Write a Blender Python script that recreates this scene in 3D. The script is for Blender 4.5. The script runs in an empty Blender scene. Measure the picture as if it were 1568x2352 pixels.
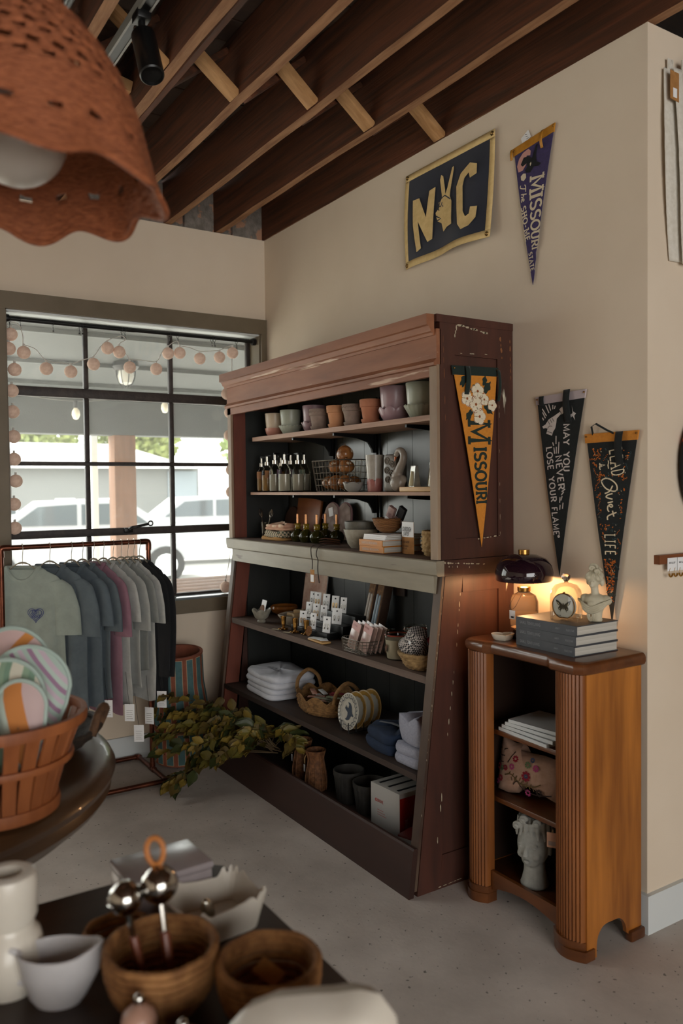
import bpy, bmesh, math, random
from math import sin, cos, pi, radians, sqrt, atan2
from mathutils import Vector, Matrix, Euler
from mathutils.geometry import tessellate_polygon
random.seed(7)
SC = bpy.context.scene
COL = SC.collection

# ------------------------------------------------------------------ camera
def make_camera():
    cd = bpy.data.cameras.new('camera'); co = bpy.data.objects.new('camera', cd); COL.objects.link(co)
    yaw, pitch, roll = radians(32.632), radians(1.769), radians(-0.643)
    f = Vector((-cos(yaw) * cos(pitch), sin(yaw) * cos(pitch), -sin(pitch)))
    r = f.cross(Vector((0, 0, 1))).normalized(); u = r.cross(f)
    r2 = r * cos(roll) + u * sin(roll); u2 = -r * sin(roll) + u * cos(roll)
    m = Matrix((r2, u2, -f)).transposed().to_4x4(); m.translation = (4.395, -2.281, 1.5)
    co.matrix_world = m
    cd.sensor_fit = 'VERTICAL'; cd.sensor_height = 36; cd.sensor_width = 24
    cd.lens = 1854.4 * 36 / 2352; cd.clip_start = .02; cd.clip_end = 200
    cd.dof.use_dof = True; cd.dof.focus_distance = 3.35; cd.dof.aperture_fstop = 2.6
    SC.camera = co
make_camera()

# ------------------------------------------------------------------ world and exposure
W = bpy.data.worlds.new('sky'); SC.world = W; W.use_nodes = True
bg = W.node_tree.nodes['Background']; bg.inputs[0].default_value = (1.0, .985, .955, 1); bg.inputs[1].default_value = 5.2
vs = SC.view_settings; vs.view_transform = 'Standard'; vs.look = 'None'; vs.gamma = 1; vs.exposure = 0.47; vs.use_curve_mapping = False
SC.cycles.max_bounces = 10; SC.cycles.diffuse_bounces = 5; SC.cycles.glossy_bounces = 4
SC.cycles.transmission_bounces = 8; SC.cycles.transparent_max_bounces = 12
SC.cycles.sample_clamp_indirect = 6; SC.cycles.caustics_reflective = False; SC.cycles.caustics_refractive = False
SC.cycles.use_denoising = True

sl_ = bpy.data.lights.new('sun', 'SUN'); sl_.energy = 25; sl_.angle = radians(1.5); sl_.color = (1, .95, .88)
so_ = bpy.data.objects.new('sun', sl_); COL.objects.link(so_); so_.location = (-8, 2, 9); so_.rotation_euler = Vector((.62, -.12, -.77)).to_track_quat('-Z', 'Y').to_euler()
def portal(loc, rot, sx, sy):
    ld = bpy.data.lights.new('window_portal', 'AREA'); ld.shape = 'RECTANGLE'; ld.size = sx; ld.size_y = sy
    ld.cycles.is_portal = True
    o = bpy.data.objects.new('window_portal', ld); COL.objects.link(o); o.location = loc; o.rotation_euler = rot
portal((-.22, -.76, 1.65), (0, -pi / 2, 0), 1.7, 1.5)
portal((-.22, -3.25, 1.6), (0, -pi / 2, 0), 1.75, 2.45)
portal((8.0, -2.4, 1.55), (0, pi / 2, 0), 2.5, 3.8)

def lamp(name, kind, loc, power, color, size=.05, aim=None, spot=60, blend=.6):
    ld = bpy.data.lights.new(name, kind); ld.energy = power; ld.color = color
    if kind == 'SPOT': ld.spot_size = radians(spot); ld.spot_blend = blend; ld.shadow_soft_size = size
    else: ld.shadow_soft_size = size
    o = bpy.data.objects.new(name, ld); COL.objects.link(o); o.location = loc
    if aim: o.rotation_euler = (Vector(aim) - Vector(loc)).to_track_quat('-Z', 'Y').to_euler()
    return o

# ------------------------------------------------------------------ materials
def lin(h):
    if not isinstance(h, str): return tuple(h)[:3]
    h = h.lstrip('#'); c = [int(h[i:i + 2], 16) / 255 for i in (0, 2, 4)]
    return tuple(x / 12.92 if x <= .04045 else ((x + .055) / 1.055) ** 2.4 for x in c)
MATS = {}
def mt(name, c1, c2=None, scale=6, stretch=(1, 1, 1), detail=4, rough=.6, metal=0, bump=0, bscale=None, lo=.35, hi=.65,
       spec=.5, wave=None, coat=0, sheen=0, trans=0, alpha=1, emit=None, estr=0, sss=0, voro=None, c3=None, m3=None, ior=1.45):
    """procedural material: two colours mixed by noise (or wave bands / voronoi cells), optional third colour in sparse patches"""
    m = bpy.data.materials.new(name); m.use_nodes = True; MATS[name] = m
    nt = m.node_tree; N = nt.nodes; L = nt.links; b = N['Principled BSDF']
    b.inputs['Roughness'].default_value = rough; b.inputs['Metallic'].default_value = metal
    b.inputs['Specular IOR Level'].default_value = spec; b.inputs['Coat Weight'].default_value = coat
    b.inputs['IOR'].default_value = ior
    if sheen: b.inputs['Sheen Weight'].default_value = sheen
    b.inputs['Transmission Weight'].default_value = trans; b.inputs['Alpha'].default_value = alpha
    if sss: b.inputs['Subsurface Weight'].default_value = sss; b.inputs['Subsurface Radius'].default_value = (.02, .012, .008)
    if emit: b.inputs['Emission Color'].default_value = (*lin(emit), 1); b.inputs['Emission Strength'].default_value = estr
    a = (*lin(c1), 1); b.inputs['Base Color'].default_value = a
    tc = N.new('ShaderNodeTexCoord'); mp = N.new('ShaderNodeMapping'); mp.inputs['Scale'].default_value = stretch
    L.new(tc.outputs['Object'], mp.inputs['Vector'])
    src = None
    if wave:                                    # (axis, scale, distortion)
        w = N.new('ShaderNodeTexWave'); w.bands_direction = wave[0]; w.inputs['Scale'].default_value = wave[1]
        w.inputs['Distortion'].default_value = wave[2]; w.inputs['Detail'].default_value = 3; w.inputs['Detail Scale'].default_value = 1.5
        L.new(mp.outputs[0], w.inputs['Vector']); src = w.outputs['Fac']
    elif voro:
        w = N.new('ShaderNodeTexVoronoi'); w.inputs['Scale'].default_value = voro; L.new(mp.outputs[0], w.inputs['Vector']); src = w.outputs['Distance']
    if c2 is not None or bump:
        n = N.new('ShaderNodeTexNoise'); n.inputs['Scale'].default_value = scale; n.inputs['Detail'].default_value = detail
        n.inputs['Roughness'].default_value = .6
        L.new(mp.outputs[0], n.inputs['Vector'])
        if src is None: src = n.outputs['Fac']
    out = None
    if c2 is not None:
        r = N.new('ShaderNodeValToRGB'); r.color_ramp.elements[0].position = lo; r.color_ramp.elements[1].position = hi
        r.color_ramp.elements[0].color = a; r.color_ramp.elements[1].color = (*lin(c2), 1)
        L.new(src, r.inputs[0]); out = r.outputs[0]
    if c3 is not None:                          # chips, stains: (scale, threshold, stretch)
        n3 = N.new('ShaderNodeTexNoise'); n3.inputs['Scale'].default_value = m3[0]; n3.inputs['Detail'].default_value = 6
        mp3 = N.new('ShaderNodeMapping'); mp3.inputs['Scale'].default_value = m3[2]; L.new(tc.outputs['Object'], mp3.inputs['Vector'])
        L.new(mp3.outputs[0], n3.inputs['Vector'])
        r3 = N.new('ShaderNodeValToRGB'); r3.color_ramp.elements[0].position = m3[1]; r3.color_ramp.elements[1].position = m3[1] + .03
        L.new(n3.outputs['Fac'], r3.inputs[0])
        mx = N.new('ShaderNodeMix'); mx.data_type = 'RGBA'; L.new(r3.outputs[0], mx.inputs[0])
        if out: L.new(out, mx.inputs[6])
        else: mx.inputs[6].default_value = a
        mx.inputs[7].default_value = (*lin(c3), 1); out = mx.outputs[2]
    if out: L.new(out, b.inputs['Base Color'])
    if bump:
        bn = N.new('ShaderNodeBump'); bn.inputs['Strength'].default_value = bump; bn.inputs['Distance'].default_value = .01
        if bscale:
            nb = N.new('ShaderNodeTexNoise'); nb.inputs['Scale'].default_value = bscale; nb.inputs['Detail'].default_value = 5
            L.new(mp.outputs[0], nb.inputs['Vector']); L.new(nb.outputs['Fac'], bn.inputs['Height'])
        else: L.new(src, bn.inputs['Height'])
        L.new(bn.outputs[0], b.inputs['Normal'])
    return m

def stripes(name, cols, axis=0, width=.02, rough=.85, diag=0.0, bumpy=0):
    """woven or printed stripes: colours repeat along one object axis, each `width` wide"""
    m = bpy.data.materials.new(name); m.use_nodes = True; nt = m.node_tree; N = nt.nodes; L = nt.links
    b = N['Principled BSDF']; b.inputs['Roughness'].default_value = rough
    tc = N.new('ShaderNodeTexCoord'); sp = N.new('ShaderNodeSeparateXYZ'); L.new(tc.outputs['Object'], sp.inputs[0])
    v = sp.outputs[axis]
    if diag:
        ad = N.new('ShaderNodeMath'); ad.operation = 'MULTIPLY_ADD'; L.new(sp.outputs[2], ad.inputs[0]); ad.inputs[1].default_value = diag; L.new(v, ad.inputs[2]); v = ad.outputs[0]
    d = N.new('ShaderNodeMath'); d.operation = 'DIVIDE'; L.new(v, d.inputs[0]); d.inputs[1].default_value = width * len(cols)
    fr = N.new('ShaderNodeMath'); fr.operation = 'FRACT'; L.new(d.outputs[0], fr.inputs[0])
    r = N.new('ShaderNodeValToRGB'); r.color_ramp.interpolation = 'CONSTANT'
    e = r.color_ramp.elements
    while len(e) < len(cols): e.new(.5)
    for i, c in enumerate(cols): e[i].position = i / len(cols); e[i].color = (*lin(c), 1)
    L.new(fr.outputs[0], r.inputs[0]); L.new(r.outputs[0], b.inputs['Base Color'])
    return m

def checks(name, c1, c2, scale, rough=.85):
    m = bpy.data.materials.new(name); m.use_nodes = True; nt = m.node_tree; N = nt.nodes; L = nt.links
    b = N['Principled BSDF']; b.inputs['Roughness'].default_value = rough
    tc = N.new('ShaderNodeTexCoord'); k = N.new('ShaderNodeTexChecker'); k.inputs['Scale'].default_value = scale
    k.inputs['Color1'].default_value = (*lin(c1), 1); k.inputs['Color2'].default_value = (*lin(c2), 1)
    L.new(tc.outputs['Object'], k.inputs['Vector']); L.new(k.outputs[0], b.inputs['Base Color'])
    return m

def glassmat(name, tint='#ffffff', rough=.02, clear=.8):
    """thin clear glass: mostly see-through with a glossy skin"""
    m = bpy.data.materials.new(name); m.use_nodes = True; nt = m.node_tree; N = nt.nodes; L = nt.links
    N.remove(N['Principled BSDF']); o = N['Material Output']
    t = N.new('ShaderNodeBsdfTransparent'); t.inputs[0].default_value = (*lin(tint), 1)
    g = N.new('ShaderNodeBsdfGlossy'); g.inputs['Roughness'].default_value = rough
    fz = N.new('ShaderNodeFresnel'); fz.inputs[0].default_value = 1.45
    hf = N.new('ShaderNodeMath'); hf.operation = 'MULTIPLY'; hf.inputs[1].default_value = .45; L.new(fz.outputs[0], hf.inputs[0])
    mx = N.new('ShaderNodeMixShader'); L.new(hf.outputs[0], mx.inputs[0]); L.new(t.outputs[0], mx.inputs[1]); L.new(g.outputs[0], mx.inputs[2])
    L.new(mx.outputs[0], o.inputs['Surface'])
    return m

# ------------------------------------------------------------------ mesh builder
def unit(v):
    l = sqrt(sum(a * a for a in v)) or 1; return tuple(a / l for a in v)
class M:
    def __init__(self): self.v = []; self.f = []; self.k = []; self.T = None
    def add(self, vs, fs, k=0):
        n = len(self.v)
        self.v += [tuple(self.T @ Vector(p)) for p in vs] if self.T else [tuple(p) for p in vs]
        self.f += [tuple(i + n for i in f) for f in fs]; self.k += [k] * len(fs); return self
    def box(self, x0, x1, y0, y1, z0, z1, k=0):
        v = [(x, y, z) for z in (z0, z1) for y in (y0, y1) for x in (x0, x1)]
        return self.add(v, [(0, 2, 3, 1), (4, 5, 7, 6), (0, 1, 5, 4), (2, 6, 7, 3), (0, 4, 6, 2), (1, 3, 7, 5)], k)
    def cbox(self, c, s, k=0, rot=None):
        old = self.T
        t = Matrix.Translation(c)
        if rot: t = t @ Euler(rot).to_matrix().to_4x4()
        self.T = (old @ t) if old else t
        self.box(-s[0] / 2, s[0] / 2, -s[1] / 2, s[1] / 2, -s[2] / 2, s[2] / 2, k); self.T = old; return self
    def rbox(self, c, s, r=.004, k=0, rot=None, seg=2):
        bm = bmesh.new(); bmesh.ops.create_cube(bm, size=1)
        bmesh.ops.scale(bm, vec=s, verts=bm.verts)
        bmesh.ops.bevel(bm, geom=bm.edges[:], offset=min(r, min(s) * .49), segments=seg, affect='EDGES', profile=.5)
        t = Matrix.Translation(c)
        if rot: t = t @ Euler(rot).to_matrix().to_4x4()
        bm.verts.index_update()
        self.add([t @ v.co for v in bm.verts], [tuple(v.index for v in f.verts) for f in bm.faces], k); bm.free(); return self
    def lathe(self, prof, seg=32, k=0, c=(0, 0, 0), sx=1, sy=1, mod=None, cap0=False, cap1=False, a0=0, a1=2 * pi):
        """prof: (radius, z) points; mod(angle, i, r, z) -> (r, z)"""
        full = abs(a1 - a0 - 2 * pi) < 1e-6; ns = seg if full else seg + 1
        vs = []
        for i, (r, z) in enumerate(prof):
            for j in range(ns):
                a = a0 + (a1 - a0) * j / seg; rr, zz = (mod(a, i, r, z) if mod else (r, z))
                vs.append((c[0] + rr * cos(a) * sx, c[1] + rr * sin(a) * sy, c[2] + zz))
        fs = []
        for i in range(len(prof) - 1):
            for j in range(seg):
                j2 = (j + 1) % ns
                fs.append((i * ns + j, i * ns + j2, (i + 1) * ns + j2, (i + 1) * ns + j))
        if cap0: fs.append(tuple(range(ns))[::-1])
        if cap1: fs.append(tuple((len(prof) - 1) * ns + j for j in range(ns)))
        return self.add(vs, fs, k)
    def tube(self, pts, r, seg=8, closed=False, k=0, cap=True, flat=1.0):
        pts = [Vector(p) for p in pts]; n = len(pts); vs = []; prev = None
        rr = r if hasattr(r, '__len__') else [r] * n
        for i, p in enumerate(pts):
            a = pts[(i - 1) % n] if (i > 0 or closed) else p; b = pts[(i + 1) % n] if (i < n - 1 or closed) else p
            d = (b - a).normalized() if (b - a).length > 1e-9 else Vector((0, 0, 1))
            if prev is None:
                q = Vector((0, 0, 1)) if abs(d.z) < .9 else Vector((1, 0, 0)); s = d.cross(q).normalized()
            else:
                s = (prev - d * prev.dot(d)); s = s.normalized() if s.length > 1e-6 else d.orthogonal().normalized()
            prev = s; t = d.cross(s)
            for j in range(seg):
                an = 2 * pi * j / seg; vs.append(p + s * cos(an) * rr[i] + t * sin(an) * rr[i] * flat)
        fs = []
        for i in range(n if closed else n - 1):
            for j in range(seg):
                i2 = (i + 1) % n; j2 = (j + 1) % seg
                fs.append((i * seg + j, i * seg + j2, i2 * seg + j2, i2 * seg + j))
        if cap and not closed: fs += [tuple(range(seg))[::-1], tuple((n - 1) * seg + j for j in range(seg))]
        return self.add(vs, fs, k)
    def ell(self, c, s, seg=16, ring=10, k=0, rot=None):
        t = Matrix.Translation(c)
        if rot: t = t @ Euler(rot).to_matrix().to_4x4()
        vs = [t @ Vector((0, 0, -s[2]))]
        for i in range(1, ring):
            th = pi * i / ring
            for j in range(seg):
                a = 2 * pi * j / seg; vs.append(t @ Vector((s[0] * sin(th) * cos(a), s[1] * sin(th) * sin(a), -s[2] * cos(th))))
        vs.append(t @ Vector((0, 0, s[2]))); e = len(vs) - 1; fs = []
        for j in range(seg):
            j2 = (j + 1) % seg; fs.append((0, 1 + j2, 1 + j)); b = 1 + (ring - 2) * seg; fs.append((e, b + j, b + j2))
        for i in range(ring - 2):
            for j in range(seg):
                j2 = (j + 1) % seg; a = 1 + i * seg; fs.append((a + j, a + j2, a + seg + j2, a + seg + j))
        return self.add(vs, fs, k)
    def prism(self, poly, fn0, fn1, k=0, k2=None):
        """solid between two mappings of a 2-D outline: fn0 = back, fn1 = front"""
        n = len(poly); a = [fn0(*p) for p in poly]; b = [fn1(*p) for p in poly]
        tri = tessellate_polygon([[Vector((p[0], p[1], 0)) for p in poly]])
        self.add(a + b, [tuple(t) for t in tri] , k)
        m = len(self.v) - 2 * n; k2 = k if k2 is None else k2
        self.f += [tuple(m + n + i for i in t) for t in tri]; self.k += [k2] * len(tri)
        self.f += [(m + i, m + (i + 1) % n, m + n + (i + 1) % n, m + n + i) for i in range(n)]; self.k += [k] * n
        return self
    def poly(self, poly, fn, k=0):
        tri = tessellate_polygon([[Vector((p[0], p[1], 0)) for p in poly]])
        return self.add([fn(*p) for p in poly], [tuple(t) for t in tri], k)
    def grid(self, fn, nu, nv, k=0, wrapu=False):
        vs = [fn(i / (nu if wrapu else nu), j / nv) for j in range(nv + 1) for i in range(nu if wrapu else nu + 1)]
        w = nu if wrapu else nu + 1
        fs = [(j * w + i, j * w + (i + 1) % w, (j + 1) * w + (i + 1) % w, (j + 1) * w + i) for j in range(nv) for i in range(nu)]
        return self.add(vs, fs, k)

def mesh(name, m, mats, sharp=40, thick=0):
    me = bpy.data.meshes.new(name); me.from_pydata(m.v, [], m.f)
    for a in (mats if isinstance(mats, (list, tuple)) else [mats]): me.materials.append(a)
    if len(me.materials) > 1: me.polygons.foreach_set('material_index', m.k)
    bm = bmesh.new(); bm.from_mesh(me); bmesh.ops.recalc_face_normals(bm, faces=bm.faces)
    bm.to_mesh(me); bm.free()
    me.polygons.foreach_set('use_smooth', [True] * len(me.polygons)); me.set_sharp_from_angle(angle=radians(sharp)); me.update()
    return me
def part(name, m, mats, parent=None, loc=None, rot=None, sharp=40, solid=0, sub=0):
    me = m if isinstance(m, bpy.types.Mesh) else mesh(name, m, mats, sharp)
    o = bpy.data.objects.new(name, me); COL.objects.link(o)
    if parent: o.parent = parent
    if loc: o.location = loc
    if rot: o.rotation_euler = rot
    if solid: s = o.modifiers.new('s', 'SOLIDIFY'); s.thickness = solid; s.offset = 0
    if sub: s = o.modifiers.new('u', 'SUBSURF'); s.levels = sub; s.render_levels = sub
    return o
def tag(o, label, cat, group=None):
    o['label'] = label; o['category'] = cat
    if group: o['group'] = group
    return o
def thing(name, label, cat, loc=(0, 0, 0), rz=0, group=None, rot=None):
    o = bpy.data.objects.new(name, None); COL.objects.link(o); o.empty_display_size = .05
    o.location = loc; o.rotation_euler = rot or (0, 0, rz); return tag(o, label, cat, group)
def struct(name, m, mats, sharp=40):
    o = part(name, m, mats, sharp=sharp); o['kind'] = 'structure'; return o
def dup(root, loc=None, rz=None, label=None, group=None, rot=None, scale=None):
    def cp(o, par):
        c = o.copy(); COL.objects.link(c); c.parent = par
        for ch in list(o.children): cp(ch, c)
        return c
    c = cp(root, None)
    if loc is not None: c.location = loc
    if rz is not None: c.rotation_euler = (0, 0, rz)
    if rot is not None: c.rotation_euler = rot
    if scale is not None: c.scale = (scale,) * 3 if isinstance(scale, (int, float)) else scale
    if label: c['label'] = label
    if group: c['group'] = group
    return c
def remesh(o, vox, smooth=3, fac=.5):
    r = o.modifiers.new('r', 'REMESH'); r.mode = 'VOXEL'; r.voxel_size = vox; r.use_smooth_shade = True
    if smooth: s = o.modifiers.new('s', 'SMOOTH'); s.iterations = smooth; s.factor = fac
    return o
def arc(cx, cz, r, a0, a1, n, y=0):
    return [(cx + r * cos(a0 + (a1 - a0) * i / n), y, cz + r * sin(a0 + (a1 - a0) * i / n)) for i in range(n + 1)]
def smoothpath(pts, n=6):
    """Catmull-Rom through the points"""
    P = [Vector(p) for p in pts]; out = []
    for i in range(len(P) - 1):
        p0 = P[max(i - 1, 0)]; p1 = P[i]; p2 = P[i + 1]; p3 = P[min(i + 2, len(P) - 1)]
        for j in range(n):
            t = j / n
            out.append(.5 * (2 * p1 + (p2 - p0) * t + (2 * p0 - 5 * p1 + 4 * p2 - p3) * t * t + (3 * p1 - p0 - 3 * p2 + p3) * t ** 3))
    out.append(P[-1]); return out
def hang(fn, off=0):
    return lambda u, v: fn(u, v, off)

# ------------------------------------------------------------------ lettering: a small stroke alphabet (unit cap height, y down)
def crc(cx, cy, rx, ry, a0, a1, n=10):
    return [(cx + rx * cos(radians(a0 + (a1 - a0) * i / n)), cy + ry * sin(radians(a0 + (a1 - a0) * i / n))) for i in range(n + 1)]
G = {
 'A': (.66, [[(0, 1), (.33, 0), (.66, 1)], [(.13, .64), (.53, .64)]], [(0, 1), (.66, 1)]),
 'C': (.6, [crc(.34, .5, .34, .5, -45, -315, 14)], []),
 'D': (.6, [[(.08, 0), (.08, 1)], [(.08, 0)] + crc(.26, .5, .34, .5, -90, 90) + [(.08, 1)]], []),
 'E': (.52, [[(.08, 0), (.08, 1)], [(.08, 0), (.5, 0)], [(.08, .5), (.42, .5)], [(.08, 1), (.52, 1)]], []),
 'F': (.5, [[(.08, 0), (.08, 1)], [(.08, 0), (.5, 0)], [(.08, .5), (.4, .5)]], [(.08, 1)]),
 'G': (.64, [crc(.34, .5, .34, .5, -45, -350, 14) + [(.42, .58)]], []),
 'H': (.62, [[(.08, 0), (.08, 1)], [(.54, 0), (.54, 1)], [(.08, .5), (.54, .5)]], [(.08, 0), (.08, 1), (.54, 0), (.54, 1)]),
 'I': (.2, [[(.1, 0), (.1, 1)]], [(.1, 0), (.1, 1)]),
 'L': (.5, [[(.08, 0), (.08, 1), (.5, 1)]], [(.08, 0)]),
 'M': (.8, [[(.07, 1), (.1, 0), (.4, .8), (.7, 0), (.73, 1)]], [(.07, 1), (.73, 1), (.08, 0), (.72, 0)]),
 'N': (.64, [[(.08, 1), (.08, 0), (.56, 1), (.56, 0)]], [(.08, 1), (.56, 0)]),
 'O': (.68, [crc(.34, .5, .34, .5, 0, 360, 20)], []),
 'R': (.58, [[(.08, 1), (.08, 0)] + crc(.3, .26, .24, .26, -90, 90) + [(.08, .52)], [(.3, .52), (.58, 1)]], [(.08, 1)]),
 'S': (.52, [crc(.26, .26, .23, .26, -30, -270, 10) + crc(.26, .76, .25, .24, -90, 150, 10)], []),
 'T': (.58, [[(.29, 0), (.29, 1)], [(0, 0), (.58, 0)]], [(.29, 1)]),
 'U': (.62, [[(.08, 0), (.08, .66)] + crc(.31, .68, .23, .32, 180, 0) + [(.54, 0)]], [(.08, 0), (.54, 0)]),
 'V': (.62, [[(0, 0), (.31, 1), (.62, 0)]], [(0, 0), (.62, 0)]),
 'W': (.9, [[(0, 0), (.22, 1), (.45, .2), (.68, 1), (.9, 0)]], []),
 'Y': (.6, [[(0, 0), (.3, .5), (.6, 0)], [(.3, .5), (.3, 1)]], []),
 '-': (.4, [[(.05, .55), (.32, .55)]], []),
 '.': (.2, [[(.06, .5), (.14, .5)]], []),
 'P': (.54, [[(.08, 1), (.08, 0)] + crc(.28, .27, .24, .27, -90, 90) + [(.08, .54)]], []),
 'J': (.4, [[(.3, 0), (.3, .75)] + crc(.15, .78, .15, .22, 0, 180)], []),
 'B': (.54, [[(.08, 0), (.08, 1)], [(.08, 0)] + crc(.28, .25, .2, .25, -90, 90) + [(.08, .5)], [(.08, .5)] + crc(.28, .75, .24, .25, -90, 90) + [(.08, 1)]], []),
 'K': (.58, [[(.08, 0), (.08, 1)], [(.54, 0), (.08, .55)], [(.24, .42), (.58, 1)]], []),
}
def ribbon(m, pts, w, fn, k=0, w1=None):
    """flat band of width w along 2-D points, mapped by fn(u, v)"""
    P = [Vector((p[0], p[1])) for p in pts]; n = len(P)
    if n < 2: return
    vs = []; n0 = n
    for i in range(n):
        a = P[max(i - 1, 0)]; b = P[min(i + 1, n - 1)]; d1 = (P[i] - a); d2 = (b - P[i])
        d1 = d1.normalized() if d1.length > 1e-9 else d2.normalized(); d2 = d2.normalized() if d2.length > 1e-9 else d1
        t = (d1 + d2); t = t.normalized() if t.length > 1e-6 else d1
        nn = Vector((-t.y, t.x)); c = max(.5, abs(t.dot(d1)))
        ww = w if w1 is None else w + (w1 - w) * i / (n - 1)
        vs += [fn(*(P[i] + nn * ww / 2 / c)), fn(*(P[i] - nn * ww / 2 / c))]
    m.add(vs, [(2 * i, 2 * i + 1, 2 * i + 3, 2 * i + 2) for i in range(n - 1)], k)
def write(m, text, fn, x, y, h, wt=.14, sp=.14, serif=0, k=0, ang=0, wide=1.0, flow=None):
    """letters along +u from (x, y) = top left of the first letter; ang rotates the line (degrees, clockwise with v down)"""
    ca, sa = cos(radians(ang)), sin(radians(ang)); cx = 0
    for i, ch in enumerate(text):
        if ch == ' ': cx += .38 * wide * h; continue
        if ch not in G: cx += .3 * h; continue
        hh = h * (flow(i / max(1, len(text) - 1)) if flow else 1)
        w, st, sf = G[ch]
        def mp(u, v, cx=cx, hh=hh):
            a = cx + u * hh * wide; b = v * hh + (h - hh) / 2
            return fn(x + a * ca - b * sa, y + a * sa + b * ca)
        for s in st: ribbon(m, [(p[0], p[1]) for p in s], wt, mp, k)
        if serif:
            for (sx, sy) in sf: ribbon(m, [(sx - .15, sy), (sx + .15, sy)], wt * .8, mp, k)
        cx += (w * wide + sp) * hh
    return cx
# ------------------------------------------------------------------ shared materials
wall_p = mt('wall_paint', '#d9cab6', '#d3c3ae', scale=1.5, rough=.85, bump=.02, bscale=180)
floor_m = mt('concrete_floor', '#c9c0b8', '#aba29a', scale=2.2, detail=9, rough=.7, bump=.08, bscale=60, c3='#6f6a64', m3=(55, .66, (1, 1, 1)))
white_trim = mt('white_trim', '#cfd4d4', rough=.5)
dark_wood = mt('joist_stain', '#3b200d', '#5f331a', scale=3, stretch=(.6, 4, 14), rough=.75, bump=.25, wave=None)
joist_edge = mt('joist_edge', '#a47a58', '#7d5639', scale=4, stretch=(1, 9, 6), rough=.8, bump=.3)
pale_wood = mt('pale_wood', '#b98d5e', '#9a6f43', scale=5, stretch=(7, 1.5, 1.5), rough=.75, bump=.1)
deck_m = mt('deck_boards', '#2c1d13', '#3d281a', scale=3, stretch=(8, .6, 1), rough=.85)
block_m = mt('concrete_block', '#8a8178', '#6e665d', scale=25, rough=.95, bump=.5, bscale=70, c3='#b0856a', m3=(12, .6, (1, 1, 1)))
olive = mt('olive_trim', '#6f6350', '#625744', scale=3, rough=.5)
sill_m = mt('sill_reflection', '#7f8788', '#6d7375', scale=5, rough=.2, spec=.6)  # bluish reflection on the sill is put into its colour
steel_dk = mt('window_steel', '#2b2523', '#3b332f', scale=30, rough=.55, bump=.2, bscale=80)
black_metal = mt('black_metal', '#121212', rough=.35, spec=.4)
paper = mt('white_paper', '#e4e5e6', rough=.7)
ink = mt('black_ink', '#15161a', rough=.7)
brass = mt('brass', '#b5894a', '#8a6330', scale=20, rough=.3, metal=1)
kraft = mt('kraft_card', '#a97945', '#9a6c3b', scale=60, rough=.8)
cream_print = mt('cream_print', '#e2d3b4', rough=.85)

# ------------------------------------------------------------------ room shell
m = M(); m.box(-.2, 8.2, -6.2, 3.2, -.12, 0); struct('floor', m, floor_m)
m = M(); m.box(0, 2.70, 0, 3.0, 0, 2.993); struct('wall_north', m, wall_p)
m = M()
for (y0, y1, z0, z1) in [(-6.2, -4.5, 0, 2.993), (-2.0, -1.485, 0, 2.993), (-4.5, -2.0, 0, .7), (-4.5, -2.0, 2.5, 2.993), (-.037, 3, 0, 2.993), (-1.485, -.037, 0, .867), (-1.485, -.037, 2.425, 2.993)]:
    m.box(-.2, 0, y0, y1, z0, z1)
ww = struct('wall_west', m, wall_p)
for i in range(9):                                      # concrete blocks showing between the joist ends
    b = M(); y1 = .1 - i * .3; b.rbox((-.1, y1 - .15, 3.115), (.14, .29, .235), .006); part('concrete_block', b, block_m, ww)
m = M(); m.box(2.7, 8.2, 3, 3.2, 0, 3.3); struct('wall_far', m, wall_p)
m = M()                                                 # shop-front wall behind the camera; unseen opening sized and placed to give fill light
for (y0, y1, z0, z1) in [(-6.2, -4.3, 0, 3.3), (-.5, 3.2, 0, 3.3), (-4.3, -.5, 0, .3), (-4.3, -.5, 2.8, 3.3)]: m.box(8, 8.2, y0, y1, z0, z1)
struct('wall_east', m, wall_p)
m = M()
m.box(-.2, 8.2, -6.2, -6, 0, 3.3)
struct('wall_south', m, wall_p)
m = M(); m.box(.0, .016, -3, -.0, 0, .13); struct('baseboard_west', m, white_trim)
m = M(); m.box(0, 2.716, -.016, 0, 0, .13); m.box(2.70, 2.716, 0, 3, 0, .13); struct('baseboard_north', m, white_trim)

# ceiling: deck, joists, bridging
m = M(); m.box(-.2, 8.2, -6.2, 3.2, 3.262, 3.34); ceil = struct('ceiling', m, deck_m)
pm = M(); pm.box(0, .142, -2.6, 0.1, 0, .016); pm = mesh('deck_plank', pm, deck_m)
for i in range(22): part('deck_plank', pm, None, ceil, (i * .148 - .02, 0, 3.244 + .003 * (i % 3)))
def joist(y, x0=-.06, x1=8.0, th=.04, wob=0):
    j = M(); n = 30; vs = []; rnd = random.Random(int(y * 100) + 5)
    for i in range(n + 1):
        x = x0 + (x1 - x0) * i / n; d = rnd.uniform(-.003, .003)
        zb = 2.994 + rnd.uniform(0, .005)
        vs += [(x, y - th / 2 + d, zb), (x, y + th / 2 + d, zb + rnd.uniform(-.002, .002)), (x, y + th / 2 + d, 3.243), (x, y - th / 2 + d, 3.243)]
    j.add(vs, [(4 * i, 4 * i + 1, 4 * i + 5, 4 * i + 4) for i in range(n)], 1)
    for a, b in ((1, 2), (2, 3), (3, 0)): j.add([], [], 0); j.f += [(4 * i + a, 4 * i + b, 4 * i + 4 + b, 4 * i + 4 + a) for i in range(n)]; j.k += [0] * n
    j.f += [(0, 1, 2, 3), (4 * n, 4 * n + 1, 4 * n + 2, 4 * n + 3)]; j.k += [0, 0]
    return part('joist', j, [dark_wood, joist_edge], ceil, sharp=60)
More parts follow.
